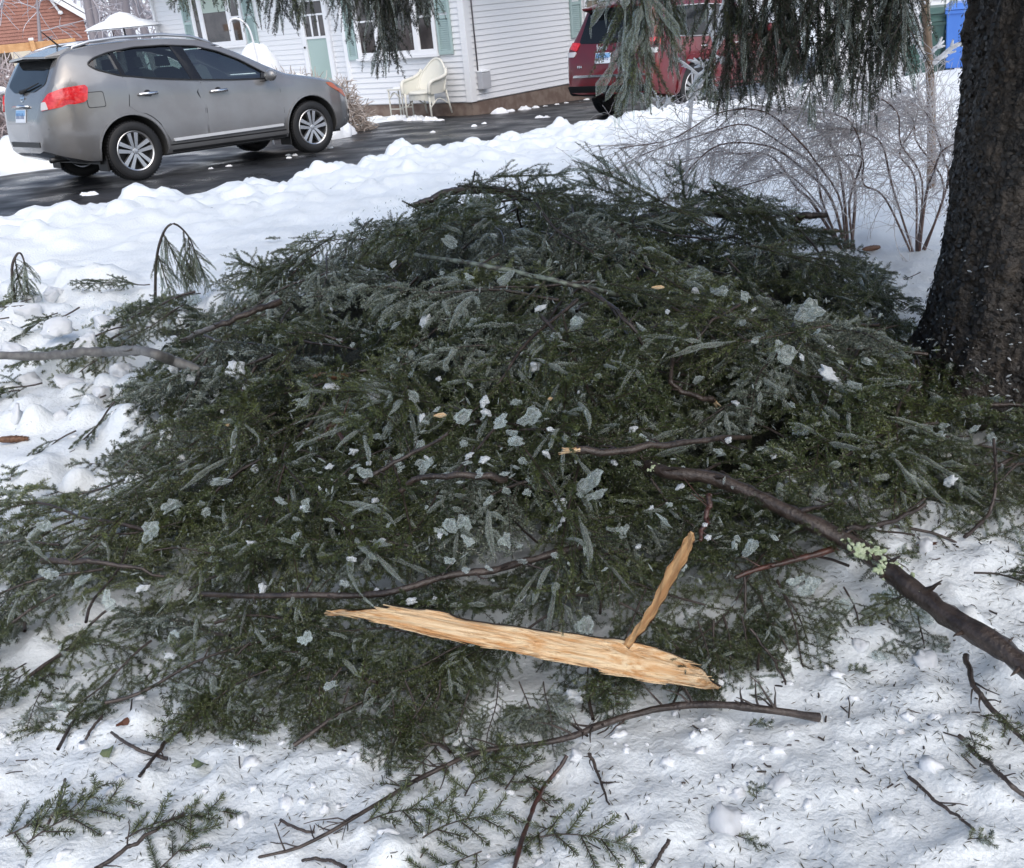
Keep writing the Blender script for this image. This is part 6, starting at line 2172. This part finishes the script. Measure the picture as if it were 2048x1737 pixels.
for (a, b, r_, wt) in [(662, 775, 22, 1), (745, 782, 30, 1), (1000, 840, 26, 0), (925, 830, 22, 0), (1060, 830, 22, 0), (1030, 880, 24, 0), (1180, 960, 34, 0), (1195, 985, 30, 0), (1070, 730, 20, 1), (1660, 748, 34, 1), (1700, 770, 26, 0), (1570, 700, 26, 0), (1620, 620, 28, 0), (730, 945, 16, 0), (505, 1087, 13, 1), (285, 1175, 13, 1), (560, 1000, 16, 0), (440, 960, 24, 0), (1170, 1250, 24, 0), (610, 1275, 24, 0), (1110, 1110, 12, 0), (935, 1080, 16, 0), (1010, 1080, 14, 0), (880, 1060, 14, 0), (1330, 1040, 22, 0), (1245, 1060, 18, 0), (1500, 1090, 26, 0), (1590, 1160, 24, 0), (1620, 1170, 30, 0), (1690, 1210, 26, 0), (1780, 1190, 24, 0), (1850, 1230, 28, 0), (1760, 1310, 22, 0), (1900, 960, 18, 1), (1600, 860, 20, 0), (1880, 870, 18, 0), (1950, 855, 16, 0), (1985, 875, 16, 0), (1150, 1390, 30, 1), (1110, 1380, 22, 0), (1350, 1390, 22, 0), (1215, 430, 14, 0), (1110, 435, 18, 0), (900, 480, 22, 0), (380, 755, 14, 1), (260, 850, 14, 1), (270, 830, 10, 1), (850, 640, 20, 1), (1150, 640, 16, 0), (1080, 615, 12, 1), (1440, 580, 18, 0), (1490, 590, 16, 0), (340, 1310, 12, 1), (660, 1370, 16, 0), (650, 1395, 12, 0), (790, 1480, 24, 0), (350, 1265, 14, 0), (120, 1410, 18, 0), (160, 1160, 22, 0), (215, 1200, 20, 0), (90, 1050, 20, 0), (340, 1010, 24, 0), (300, 1060, 26, 0)]:
    put_shard(a, b, r_ * .8, bool(wt), .09)
for k in range(270):
    px, py = (ri.uniform(60, 1900), ri.uniform(460, 1420)) if k < 140 else (ri.gauss(960, 260), ri.gauss(930, 150))
    p = atz(px, py, .4)
    h = float(heapH(np.array(p[0]), np.array(p[1])))
    if h < .06:
        continue
    put_shard(px, py, ri.uniform(4, 12) * (1 + .6 * (ri.random() < .15)), ri.random() < .26, ri.uniform(.03, .12))
# beads of ice: tiny glints over the whole heap, too many to count
gb_ = NP()
rg = np.random.default_rng(61)
n_ = 0
while n_ < 1500:
    x, y = rg.uniform(-2.3, 2.1), rg.uniform(1.7, 6.2)
    h = float(heapH(np.array(x), np.array(y)))
    if h < .05:
        continue
    c = np.array([x, y, heap_z(x, y, 1.0) + rg.uniform(-.02, .12)])
    d = rg.normal(0, 1, 3)
    d /= np.linalg.norm(d)
    l = rg.uniform(.004, .016)
    gb_.tube(np.array([c - d * l, c - d * l * .3, c + d * l * .4, c + d * l]), np.array([.2, 1, .9, .2]) * rg.uniform(.0012, .0034), 5)
    n_ += 1
o = gb_.build('ice_beads', M['ice'], None, True)
tag(o, 'small clear ice beads sprinkled all over the fallen boughs', 'ice', kind='stuff')

# ------------------------------------------------------------------ sprigs, cones, leaves, litter on the snow
SP = [(60, 1700, 35, 2, 1.1, 'long needled sprig in the bottom left corner'), (10, 1660, 10, 0, .9, 'green sprig touching the left edge near the bottom'), (120, 1640, 40, 1, .9, 'pale sprig tip above the bottom left corner sprig'), (255, 1690, 32, 2, 1.1, 'sprig with upturned needles left of bottom centre'), (300, 1735, 40, 0, 1.0, 'sprig cut by the bottom edge left of centre'), (600, 1395, 235, 0, .75, 'drooping sprig with brown underside below the heap'), (618, 1400, 265, 3, .8, 'small rusty sprig hanging from the heap edge'), (640, 1450, -50, 1, .75, 'brownish sprig lying slantwise below the heap'), (300, 1345, 260, 3, .8, 'short bristly sprig on snow at left below the heap'),
      (20, 960, 95, 1, 1.0, 'upright sprig at the left edge on the snow'), (130, 990, 150, 0, .9, 'flat sprig on the snow at left'), (50, 1330, 235, 2, .9, 'thick sprig cluster at lower left'), (110, 1340, 250, 0, .9, 'lower sprig of the lower left cluster'), (730, 1660, 10, 2, 1.0, 'grey green sprig at bottom centre left'), (850, 1690, 20, 2, 1.0, 'frosty flattened sprig at bottom centre'), (940, 1600, 60, 2, 1.0, 'long sprig rising towards the reddish twig'), (1000, 1570, 50, 0, 1.0, 'green sprig crossing the reddish twig'), (1080, 1690, -8, 2, 1.0, 'dark green sprig pointing right at the bottom'), (960, 1700, 200, 2, .9, 'sprig pointing left at the bottom centre'), (1050, 1550, 280, 1, .9, 'short sprig below the long bare branch'), (1500, 1460, 10, 3, .6, 'tiny needle tuft on the snow right of the long branch'), (1520, 1600, 80, 3, .5, 'tiny green tuft on the lower right snow'), (1470, 1680, -20, 3, .6, 'small tuft left of the lump of snow'), (1960, 1430, 290, 1, .8, 'green sprig under the right edge twig'), (1930, 1470, 260, 3, .8, 'small tuft by the right edge twig'), (1940, 1690, 10, 3, .6, 'small tuft in the lower right corner'), (1700, 1350, 20, 3, .6, 'small tuft on the snow below the thick limb'), (880, 1475, 240, 2, .9, 'bushy green sprig by the thorny branch'), (1010, 1480, 250, 0, 1, 'bushy sprig under the thorny branch'), (1215, 1352, 265, 0, .9, 'green sprig hanging under the lower edge of the slab'), (1190, 1345, 250, 1, .9, 'frosty sprig hanging off the slab edge'), (430, 1400, 240, 2, .9, 'olive sprig at the front left heap edge'), (520, 1420, 265, 0, .9, 'green sprig hanging at the front heap edge'), (200, 930, 170, 0, .8, 'thin sprig on icy snow at left'), (800, 480, 15, 0, .9, 'small flat sprig on the far snow'), (530, 482, 5, 3, 1.0, 'faint greenish sprig on snow behind the heap'), (1640, 490, -10, 1, 1.2, 'sprig on snow by the icy shrub base'), (1110, 1650, 210, 1, .9, 'sprig leaning towards the bottom centre')]
for i, (px, py, yaw, k, s_, lb) in enumerate(SP):
    p = atheap(px, py, .015)
    o = put_bough(SPRIG[k], (p[0], p[1], p[2]), (ri.uniform(-.3, .3), ri.uniform(-.22, .02), R_(yaw)), s_ * .72, lb, 'sprig', None, 'spruce_sprig')
# bent icy tips standing above the left arm of the heap, branchlets hanging from the arch
for (arch_px, D, hs, lb) in [([(300, 600), (312, 530), (325, 470), (345, 448), (368, 462), (385, 490), (395, 530)], 5.9, [(2, .22, 1), (4, .36, 2), (1, .66, 2), (0, .88, 3), (3, .78, 2)], 'bent icy bough tip standing tall above the left arm'),
                             ([(20, 590), (24, 545), (32, 512), (42, 508), (50, 530), (54, 556)], 6.3, [(3, .35, 1), (2, .75, 1)], 'small dark bent tip at the far left edge')]:
    W = [atd(a_, b_, D) for a_, b_ in arch_px]
    W[0][2] = gz(W[0][0], W[0][1]) - .05
    A_ = smooth_curve(W, 24)
    q = NP()
    q.tube(A_ - A_[0], np.linspace(.010, .003, 24), 6)
    o = q.build('spruce_bough', M['bark'], None, True)
    o.location = Vector(A_[0])
    for (k, f, _) in hs:
        p = A_[int(f * 23)]
        Lk = .44
        s_ = max(.55, min(1.0, (p[2] - gz(p[0], p[1]) - .02) / Lk))
        c_ = put_bough(HANGT[k % 2], tuple(p - A_[0]), (ri.uniform(-.12, .12), ri.uniform(-.12, .12), ri.uniform(0, 6)), s_, None, None, name='hanging_branchlet', parent=o)
        c_.scale = (ri.uniform(.55, .8), ri.uniform(.55, .8), s_ * ri.uniform(.7, 1.05))
    tag(o, lb, 'spruce bough')

def cone(px, py, yaw, L_, label):
    p = atheap(px, py, .02)
    core = MB()
    core.tube([(-L_ / 2, 0, 0), (-L_ * .3, 0, 0), (0, 0, 0), (L_ * .3, 0, 0), (L_ / 2, 0, 0)], [.004, .014, .016, .013, .003], 10)
    o = core.build('spruce_cone', M['cone'], None, True)
    q = MB()
    for j in range(11):
        x = -L_ * .46 + L_ * .9 * j / 10
        r_ = .017 * math.sin(math.pi * (j + .9) / 12.2) ** .6
        for k in range(8):
            a = 2 * math.pi * (k + .5 * (j % 2)) / 8
            c, s_ = math.cos(a), math.sin(a)
            q.add([(x, c * r_ * .8 - s_ * .006, s_ * r_ * .8 + c * .006), (x, c * r_ * .8 + s_ * .006, s_ * r_ * .8 - c * .006), (x + .012, c * r_ * 1.15, s_ * r_ * 1.15)], [(0, 1, 2)])
    sc_ = q.build('cone_scale', M['cone'], o)
    tag(sc_, kind='stuff')
    o.location = Vector(p)
    o.rotation_euler = (0, .1, yaw)
    tag(o, label, 'cone')
cone(24, 879, .1, .13, 'red brown spruce cone on the snow at the left edge')
cone(655, 753, .05, .15, 'long brown spruce cone lying in the left middle of the heap')
cone(1742, 497, .5, .15, 'dark brown cone on the snow below the icy shrub')
cone(1655, 462, .0, .16, 'brown cone at the foot of the icy shrub stems')
def leaf(px, py, r_px, mt, label, seed):
    rng = np.random.default_rng(seed)
    p = atheap(px, py, .012)
    s_ = r_px * depth(p) / FPX
    V = [(0, 0, .25 * s_)]
    for k in range(12):
        a = 2 * math.pi * k / 12
        r_ = s_ * (1 + .3 * rng.normal())
        V.append((r_ * math.cos(a) * 1.3, r_ * math.sin(a) * .8, s_ * .35 * math.sin(a * 2 + seed)))
    mb = MB()
    mb.add(V, [(0, k + 1, (k + 1) % 12 + 1) for k in range(12)])
    mb.add([(x, y, z - .0015) for x, y, z in V], [(0, (k + 1) % 12 + 1, k + 1) for k in range(12)])
    o = mb.build('dead_leaf', M[mt])
    o.location = Vector(p)
    o.rotation_euler = (.25, .1, seed)
    tag(o, label, 'leaf')
leaf(1862, 1088, 13, 'leafbrown', 'curled red brown leaf on the snow at right', 3)
leaf(216, 1504, 13, 'leafgreen', 'faded green leaf scrap on the lower left snow', 5)
leaf(245, 1445, 10, 'leafbrown', 'dark red brown scrap beside the front left boughs', 7)
leaf(400, 1528, 15, 'leafgreen', 'olive tuft of leaf scraps on the lower left snow', 9)

def scatter_xy(rng):
    while True:
        r_ = rng.random()
        if r_ < .62:
            x, y = rng.uniform(-1.5, 1.5), rng.uniform(1.2, 2.5)
        elif r_ < .82:
            x, y = rng.uniform(.3, 1.6), rng.uniform(1.4, 2.8)
        elif r_ < .95:
            x, y = rng.uniform(-2.8, -1.0), rng.uniform(2.4, 5.2)
        else:
            x, y = rng.uniform(-2.5, 2), rng.uniform(5.5, 9)
        if heapH(np.array(x), np.array(y)) < .05:
            return x, y
rg = np.random.default_rng(44)
lt = NP()
for k in range(5600):
    x, y = scatter_xy(rg)
    if fbm(np.array(x * 2.2), np.array(y * 2.2), 2, 7) < .1 and rg.random() < .8:
        continue
    a = rg.uniform(0, 6.28)
    l = rg.uniform(.006, .013)
    d = np.array([math.cos(a), math.sin(a), rg.normal(0, .22)]) * l
    wv = np.array([-math.sin(a), math.cos(a), 0]) * rg.uniform(.0006, .0013)
    c = np.array([x, y, gz(x, y) + .002])
    lt.put(np.array([c - d, c + wv, c + d, c - wv]), [[0, 1, 2, 3]], rg.uniform(0, 1))
o = lt.build('needle_litter', M['litter'])
tag(o, 'loose spruce needles scattered over the trodden snow', 'needles', kind='stuff')
db = NP()
for k in range(260):
    x, y = scatter_xy(rg)
    a = rg.uniform(0, 6.28)
    l = rg.uniform(.003, .012) if rg.random() < .85 else rg.uniform(.015, .04)
    c = np.array([x, y, gz(x, y) + .003])
    d = np.array([math.cos(a), math.sin(a), rg.normal(0, .12)])
    db.tube(np.array([c - d * l, c + rg.normal(0, .12, 3) * l, c + d * l]), rg.uniform(.0008, .0024), 4)
o = db.build('bark_crumbs', M['bark'])
tag(o, 'dark bark crumbs and twig bits scattered on the snow', 'debris', kind='stuff')
# granular clods of snow
cl = NP()
_bm = bmesh.new()
bmesh.ops.create_icosphere(_bm, subdivisions=2, radius=1)
_bm.verts.ensure_lookup_table()
IV = np.array([v.co[:] for v in _bm.verts])
IF = np.array([[v.index for v in f.verts] for f in _bm.faces])
IF = np.concatenate([IF, IF[:, 2:3]], 1)
_bm.free()
GV = []
for j in range(12):
    d_ = np.array([mnoise.noise(Vector(p) * 1.4 + Vector((j * 3.3, 0, j))) * .7 + mnoise.noise(Vector(p) * 3.5 + Vector((j * 3.3, 5, j))) * .35 for p in IV])
    GV.append(IV * (.8 + d_)[:, None])
IT = IF[:, :3]
for k in range(1500):
    x, y = (rg.uniform(-1.5, 1.7), rg.uniform(1.15, 2.7)) if rg.random() < .7 else (rg.uniform(-3, -1), rg.uniform(2.6, 5.5))
    if heapH(np.array(x), np.array(y)) > .12 or fbm(np.array(x * 1.8), np.array(y * 1.8), 2, 17) < -.1:
        continue
    r_ = abs(rg.normal(0, .007)) + .003
    a = rg.uniform(0, 6.28)
    g_ = GV[rg.integers(12)] * np.array([r_ * rg.uniform(.8, 1.5), r_ * rg.uniform(.7, 1.2), r_ * .75])
    ca_, sa_ = math.cos(a), math.sin(a)
    g_ = np.stack([g_[:, 0] * ca_ - g_[:, 1] * sa_, g_[:, 0] * sa_ + g_[:, 1] * ca_, g_[:, 2]], 1)
    cl.put(g_ + np.array([x, y, gz(x, y) + r_ * .05]), IT)
o = cl.build('snow_grains', M['snowclod'], None, True)
tag(o, 'granular clods of trodden snow', 'snow', kind='stuff')
# bigger clods at the left and by the drive edge
for (px, py, r_) in [(60, 620, 26), (110, 650, 34), (170, 690, 30), (220, 650, 32), (30, 700, 30), (60, 760, 30), (140, 760, 36), (240, 740, 30), (100, 600, 22), (30, 830, 24), (120, 830, 22), (200, 790, 26), (1455, 1640, 46), (1560, 1560, 26), (1850, 1090, 22), (1790, 1060, 26), (1850, 1320, 30), (1720, 1290, 22), (60, 600, 22), (105, 585, 26)]:
    put_shard(px, py, r_, True, -.01, 1.0)
    o = COL.objects[-1]
    o.name = 'snow_clod'
    o.data = ri.choice(SHC)
    side_ = 'left edge' if px < 400 else 'right front'
    o['label'] = 'rounded white snow clod lying on the snow at the ' + side_
    o['category'] = 'snow clod'
    o['group'] = 'snow clods at the ' + side_

# ------------------------------------------------------------------ icy shrubs, sapling, hedge, far trees
M['icetwig'] = mat('ice_coated_twig', (.74, .66, .64), .25, coat=.4, col2=(.92, .91, .91), tone=True)
_p = M['icetwig'].node_tree.nodes['Principled BSDF']
_p.inputs['Transmission Weight'].default_value = .45
_p.inputs['IOR'].default_value = 1.12
M['redtwig'] = mat('red_brown_stem', (.085, .045, .035), .3, coat=.4, col2=(.15, .09, .07), vscale=20)
M['stem'] = mat('brown_stem_bark', (.15, .095, .06), .4, coat=.3, col2=(.22, .15, .10), vscale=14)
M['icerod'] = mat('ice_rod', (.66, .66, .68), .12, coat=.5, col2=(.80, .81, .83), vscale=30)
M['hedge'] = mat('dry_hedge_twig', (.34, .27, .22), .6, col2=(.62, .57, .54), tone=True)
M['frost'] = mat('frosted_twig', (.25, .225, .24), .6, col2=(.58, .56, .60), tone=True)
M['frostpink'] = mat('frosted_pink_twig', (.30, .22, .21), .6, col2=(.62, .57, .58), tone=True)

def weeping(name, guides, D0, seed, label, nsec=42, dj=.4):
    rng = np.random.default_rng(seed)
    base = atd(*guides[0][0], D0)
    org = np.array([base[0], base[1], gz(base[0], base[1]) - .03])
    prim, fine = NP(), NP()
    def grow(p, d, L, lev, r):
        Q = droop_line(p, d, L, 6, rng.uniform(.4, 3.0), rng, .2)
        fine.tube(Q - org, np.linspace(r, r * .6, 7), 3, rng.uniform(.1, 1))
        if lev > 0:
            for j in range(rng.integers(2, 5)):
                i = rng.integers(1, 6)
                t = Q[i + 1] - Q[i]
                t /= np.linalg.norm(t)
                grow(Q[i], t + rng.normal(0, .55, 3), L * rng.uniform(.3, .6), lev - 1, r * .75)
    for g in guides:
        D = D0 + rng.uniform(-dj, dj)
        nsec_ = int(nsec * 1.6)
        W = [atd(*g[0], D0)]
        W += [atd(q[0] + rng.normal(0, 11), q[1] + rng.normal(0, 11), D0 + (D - D0) * min(1, (i + 1) / 3)) for i, q in enumerate(g[1:])]
        W[0][2] = gz(W[0][0], W[0][1]) - .04
        P = smooth_curve(W, 26)
        r0 = rng.uniform(.005, .011)
        prim.tube(P - org, np.linspace(r0, .003, 26), 6)
        for k in range(nsec_):
            i = int(26 * (1 - abs(rng.normal(0, .42))))
            i = min(max(i, 3), 24)
            t = P[i + 1] - P[i]
            t /= np.linalg.norm(t)
            grow(P[i], t + rng.normal(0, .55, 3), rng.uniform(.14, .46), 2 if rng.random() < .5 else 1, rng.uniform(.0017, .0029))
    o = prim.build(name, M['redtwig'], None, True)
    o.location = Vector(org)
    f_ = fine.build('ice_coated_twig', M['icetwig'], o, True)
    tag(f_, kind='stuff')
    tag(o, label, 'shrub')
    return o
weeping('icy_shrub', [
    [(1692, 468), (1640, 410), (1590, 365), (1540, 318), (1480, 300), (1420, 300), (1350, 345)],
    [(1690, 468), (1650, 420), (1620, 350), (1570, 290), (1490, 262), (1400, 260), (1300, 300), (1215, 362)],
    [(1694, 466), (1670, 400), (1640, 330), (1590, 270), (1530, 235), (1440, 235), (1330, 270), (1262, 300)],
    [(1700, 466), (1690, 380), (1660, 300), (1610, 240), (1560, 215), (1490, 225), (1420, 280)],
    [(1705, 466), (1700, 380), (1680, 300), (1640, 250), (1590, 240), (1530, 280), (1470, 350)],
    [(1690, 467), (1630, 400), (1570, 350), (1500, 345), (1430, 370), (1380, 410)],
    [(1712, 466), (1720, 390), (1715, 310), (1690, 260), (1650, 230), (1600, 230)],
    [(1696, 468), (1655, 395), (1600, 320), (1540, 290), (1450, 290), (1380, 330), (1320, 390)]], 6.1, 5, 'arching icy shrub with pinkish white drooping twigs left of the sapling', 44)
weeping('icy_shrub', [
    [(1835, 455), (1800, 390), (1770, 320), (1740, 280), (1690, 250), (1640, 250)],
    [(1838, 455), (1825, 370), (1815, 300), (1822, 250), (1815, 215)],
    [(1838, 455), (1828, 360), (1800, 280), (1770, 220), (1720, 180), (1680, 175)],
    [(1845, 452), (1880, 370), (1870, 280), (1840, 230), (1800, 210), (1750, 220)],
    [(1850, 455), (1890, 390), (1885, 300), (1865, 240), (1840, 200)],
    [(1832, 456), (1780, 400), (1740, 350), (1700, 320), (1650, 330)],
    [(1842, 455), (1850, 390), (1862, 330), (1890, 290), (1910, 270)]], 6.0, 8, 'upright icy shrub with dark stems between trunk and arching shrub', 42)

def rods(name, main, r0, D, label, cat, mt, branches, r1=None, base=None):
    W = [atd(q[0], q[1], q[2] if len(q) > 2 else D) for q in main]
    if base:
        W[0][2] = gz(W[0][0], W[0][1]) - .05
    org = W[0].copy()
    q = NP()
    P = smooth_curve(W, 22)
    sc_ = D / FPX
    q.tube(P - org, np.linspace(r0, r1 or r0 * .6, 22) * sc_, 8)
    o = q.build(name, M[mt], None, True)
    o.location = Vector(org)
    rng = np.random.default_rng(int(r0 * 10))
    for bpts, br in branches:
        Q = smooth_curve([atd(a, b, D + (c if len((a, b, *cc)) > 2 else 0)) for (a, b, *cc) in bpts for c in [cc[0] if cc else 0]], 12)
        z = NP()
        z.tube(Q - org, np.linspace(br, br * .7, 12) * sc_, 6, 0, .15, rng)
        for k in range(int(4 + len(bpts) * 2)):
            i = rng.integers(1, 11)
            t = Q[i] - Q[i - 1]
            t /= np.linalg.norm(t)
            S_ = droop_line(Q[i] - org, t + rng.normal(0, .8, 3), rng.uniform(6, 18) * sc_, 3, 1, rng, .1)
            z.tube(S_, np.array([.6, .6, .5, .35]) * min(br, 4.2) * sc_, 6)
        z.build('icy_branch', M['icerod'], o, True)
    return tag(o, label, cat)
rods('sapling', [(1865, 352), (1863, 240), (1858, 120), (1850, 0), (1843, -120), (1838, -260)], 8, 8.0, 'brown stemmed sapling with ice coated side branches before the bins', 'sapling', 'stem',
     [([(1862, 130), (1885, 112), (1905, 95), (1932, 84)], 5), ([(1862, 128), (1842, 100), (1835, 75), (1842, 60), (1832, 35), (1818, 0)], 6), ([(1842, 62), (1856, 52)], 5), ([(1863, 110), (1835, 90), (1808, 66)], 3), ([(1864, 150), (1830, 180), (1800, 185)], 3), ([(1855, 12), (1840, 6), (1815, 0), (1790, -10)], 3), ([(1860, 105), (1880, 90)], 5), ([(1840, 80), (1826, 74)], 5)], 6, True)
rods('icy_sapling', [(1362, 245), (1385, 190), (1410, 140), (1440, 85), (1490, 10), (1540, -60)], 3.6, 6.6, 'leaning ice sheathed stem in front of the dark red car', 'sapling', 'icerod',
     [([(1402, 155), (1370, 128), (1345, 55 + 60)], 3), ([(1412, 135), (1390, 122)], 4), ([(1395, 172), (1408, 186)], 4), ([(1425, 110), (1450, 125)], 4), ([(1432, 95), (1420, 50), (1424, 20)], 4), ([(1375, 215), (1400, 170), (1425, 140)], 4), ([(1440, 85), (1438, 40), (1450, -10)], 3), ([(1405, 150), (1432, 180), (1445, 215)], 3), ([(1520, 205), (1545, 178), (1566, 150)], 4), ([(1330, 215), (1336, 196)], 3), ([(1318, 215), (1310, 185)], 3)], 3.5, True)

def twig_bush(name, c, size, n, mt, label, cat, seed, ln=(.18, .5), r=.006, snow=0, inner=True, grp=None):
    rng = np.random.default_rng(seed)
    q = NP()
    st_ = NP()
    for k in range(7):
        a = rng.uniform(0, 6.28)
        tip = np.array([math.cos(a) * size[0] * .6, math.sin(a) * size[1] * .6, size[2] * .75])
        st_.tube(smooth_curve([(0, 0, -.1), tuple(tip * np.array([.3, .3, .55])), tuple(tip)], 8), np.linspace(.022, .008, 8), 5)
    for k in range(n):
        v = rng.normal(0, 1, 3)
        v /= np.linalg.norm(v)
        v[2] = abs(v[2]) * 1.0
        rad_ = rng.uniform(.45, 1) ** .6
        lump = 1 + .16 * math.sin(v[0] * 7 + seed) * math.cos(v[1] * 6)
        p = v * np.array(size) * rad_ * lump
        d = v * .8 + rng.normal(0, .6, 3)
        Q = droop_line(p, d, rng.uniform(*ln), 3, 1.2, rng, .2)
        q.tube(Q, np.array([1, 1, .9, .6]) * r * rng.uniform(.6, 1.3), 3, rng.uniform() * (.5 + .5 * max(0, v[2])))
    o = st_.build(name, M['stem'], None, True)
    o.location = c
    t = q.build('twigs', M[mt], o)
    tag(t, kind='stuff')
    if snow:
        z = NP()
        for k in range(snow):
            v = rng.normal(0, 1, 3); v /= np.linalg.norm(v); v[2] = abs(v[2])
            p = v * np.array(size) * rng.uniform(.9, 1.05)
            w_ = rng.uniform(.04, .12)
            z.tube(np.array([p - [w_, 0, 0], p - [w_ * .5, .02, -.02], p + [w_ * .5, 0, .0], p + [w_, 0, 0]]), np.array([.2, 1, .9, .2]) * w_ * .6, 6, 0, .2, rng)
        tag(z.build('snow_cap', M['snowclod'], o, True), kind='stuff')
    return tag(o, label, cat, grp)
def at_ground(px, py, D):
    p = atd(px, py, D)
    return (p[0], p[1], gz(p[0], p[1]))
twig_bush('hedge_bush', at_ground(590, 200, 18.6), (.75, .6, 1.02), 1500, 'hedge', 'pale grey half of the clipped hedge behind the car bonnet', 'hedge', 3, (.10, .30), .008, 12)
twig_bush('hedge_bush', at_ground(662, 205, 18.4), (.62, .55, .92), 1500, 'hedge', 'beige half of the clipped hedge against the white house', 'hedge', 4, (.10, .30), .008, 5)
for i, (px, D, s_, lb) in enumerate([(20, 20.5, 1.0, 'frosty pink grey bush at the left edge behind the car'), (75, 22.5, .9, 'frosted bush just behind the grey car tailgate'), (-30, 23, 1.2, 'pale frosted bush cut by the left edge'), (150, 25, .8, 'frosted bush below the timber rail')]):
    twig_bush('frosted_bush', at_ground(px, 190, D), (1.1 * s_, .9 * s_, 1.15 * s_), 1500, 'frostpink', lb, 'bush', 30 + i, (.2, .6), .010, 10)

def frosted_tree(c, h, seed, label, grp, lean=0, dense=1.0):
    rng = np.random.default_rng(seed)
    tr, tw = NP(), NP()
    P = smooth_curve([(0, 0, -.3), (lean * .3, 0, h * .35), (lean * .7, rng.normal(0, .3), h * .7), (lean, 0, h)], 12)
    tr.tube(P, np.linspace(.02 * h + .03, .02, 12), 7)
    def grow(p, d, L, r, lev):
        Q = droop_line(p, d, L, 5, rng.uniform(.0, .5), rng, .16)
        (tr if lev >= 2 else tw).tube(Q, np.linspace(r, r * .55, 6), 4 if lev >= 2 else 3, rng.uniform(.1, 1) if lev < 2 else .3)
        if lev > 0:
            for j in range(int((5 if lev > 1 else 6) * dense)):
                i = rng.integers(1, 6)
                t = Q[i] - Q[i - 1]
                t /= np.linalg.norm(t)
                grow(Q[i], t + rng.normal(0, .6, 3), L * rng.uniform(.35, .65), max(r * .55, .010), lev - 1)
    for k in range(int(9 * dense)):
        i = rng.integers(3, 12)
        a = rng.uniform(0, 6.28)
        grow(P[i], np.array([math.cos(a), math.sin(a), .5]), h * rng.uniform(.2, .42), .012 * h * .5, 2)
    o = tr.build('trunk', M['frost'], None, True)
    root = empty('frosted_tree', c, 0, label, 'tree', grp)
    o.parent = root
    t = tw.build('crown', M['frost'], root)
    tag(t, kind='stuff')
    return root
for i, (px, D, h, ln_, lb) in enumerate([(185, 33, 7, .5, 'slim frosted tree just right of the brown house'), (215, 36, 8, -.4, 'grey frosted tree behind the parasol on its left'), (250, 34, 7.5, 1.0, 'frosted tree leaning right behind the parasol'), (285, 38, 9, -1.2, 'tall frosted tree beside the white house corner'), (310, 32, 6.5, -.6, 'frosted tree touching the white house left corner'), (150, 46, 9, .3, 'far grey tree above the brown house gable'), (235, 48, 10, .8, 'farthest pale tree behind the parasol'), (60, 31, 3.2, .6, 'small frosted tree in front of the brown house wall')]):
    p = at_ground(px, 100, D)
    frosted_tree(p, h, 700 + i, lb, None, ln_, 1.0 if i < 7 else .6)
wd_ = NP()
rg = np.random.default_rng(5)
for k in range(9000):
    a = R_(rg.uniform(-42, 42))
    D = rg.uniform(50, 95)
    x, y = math.sin(a) * D, math.cos(a) * D
    z = rg.uniform(0, 9) * rg.uniform(.3, 1) + 14 * float(sstep(55, 130, np.array(D)))
    d = np.array([rg.normal(0, .6), rg.normal(0, .6), 1.0])
    d /= np.linalg.norm(d)
    l = rg.uniform(.5, 1.8)
    p = np.array([x, y, z])
    wd_.tube(np.array([p, p + d * l * .5 + rg.normal(0, .15, 3), p + d * l]), np.array([1, .8, .4]) * rg.uniform(.03, .07), 3, rg.uniform(.1, .9))
o = wd_.build('far_woods', M['frost'])
tag(o, 'hazy grey mauve frosted woodland far behind the houses', 'woods', kind='stuff')
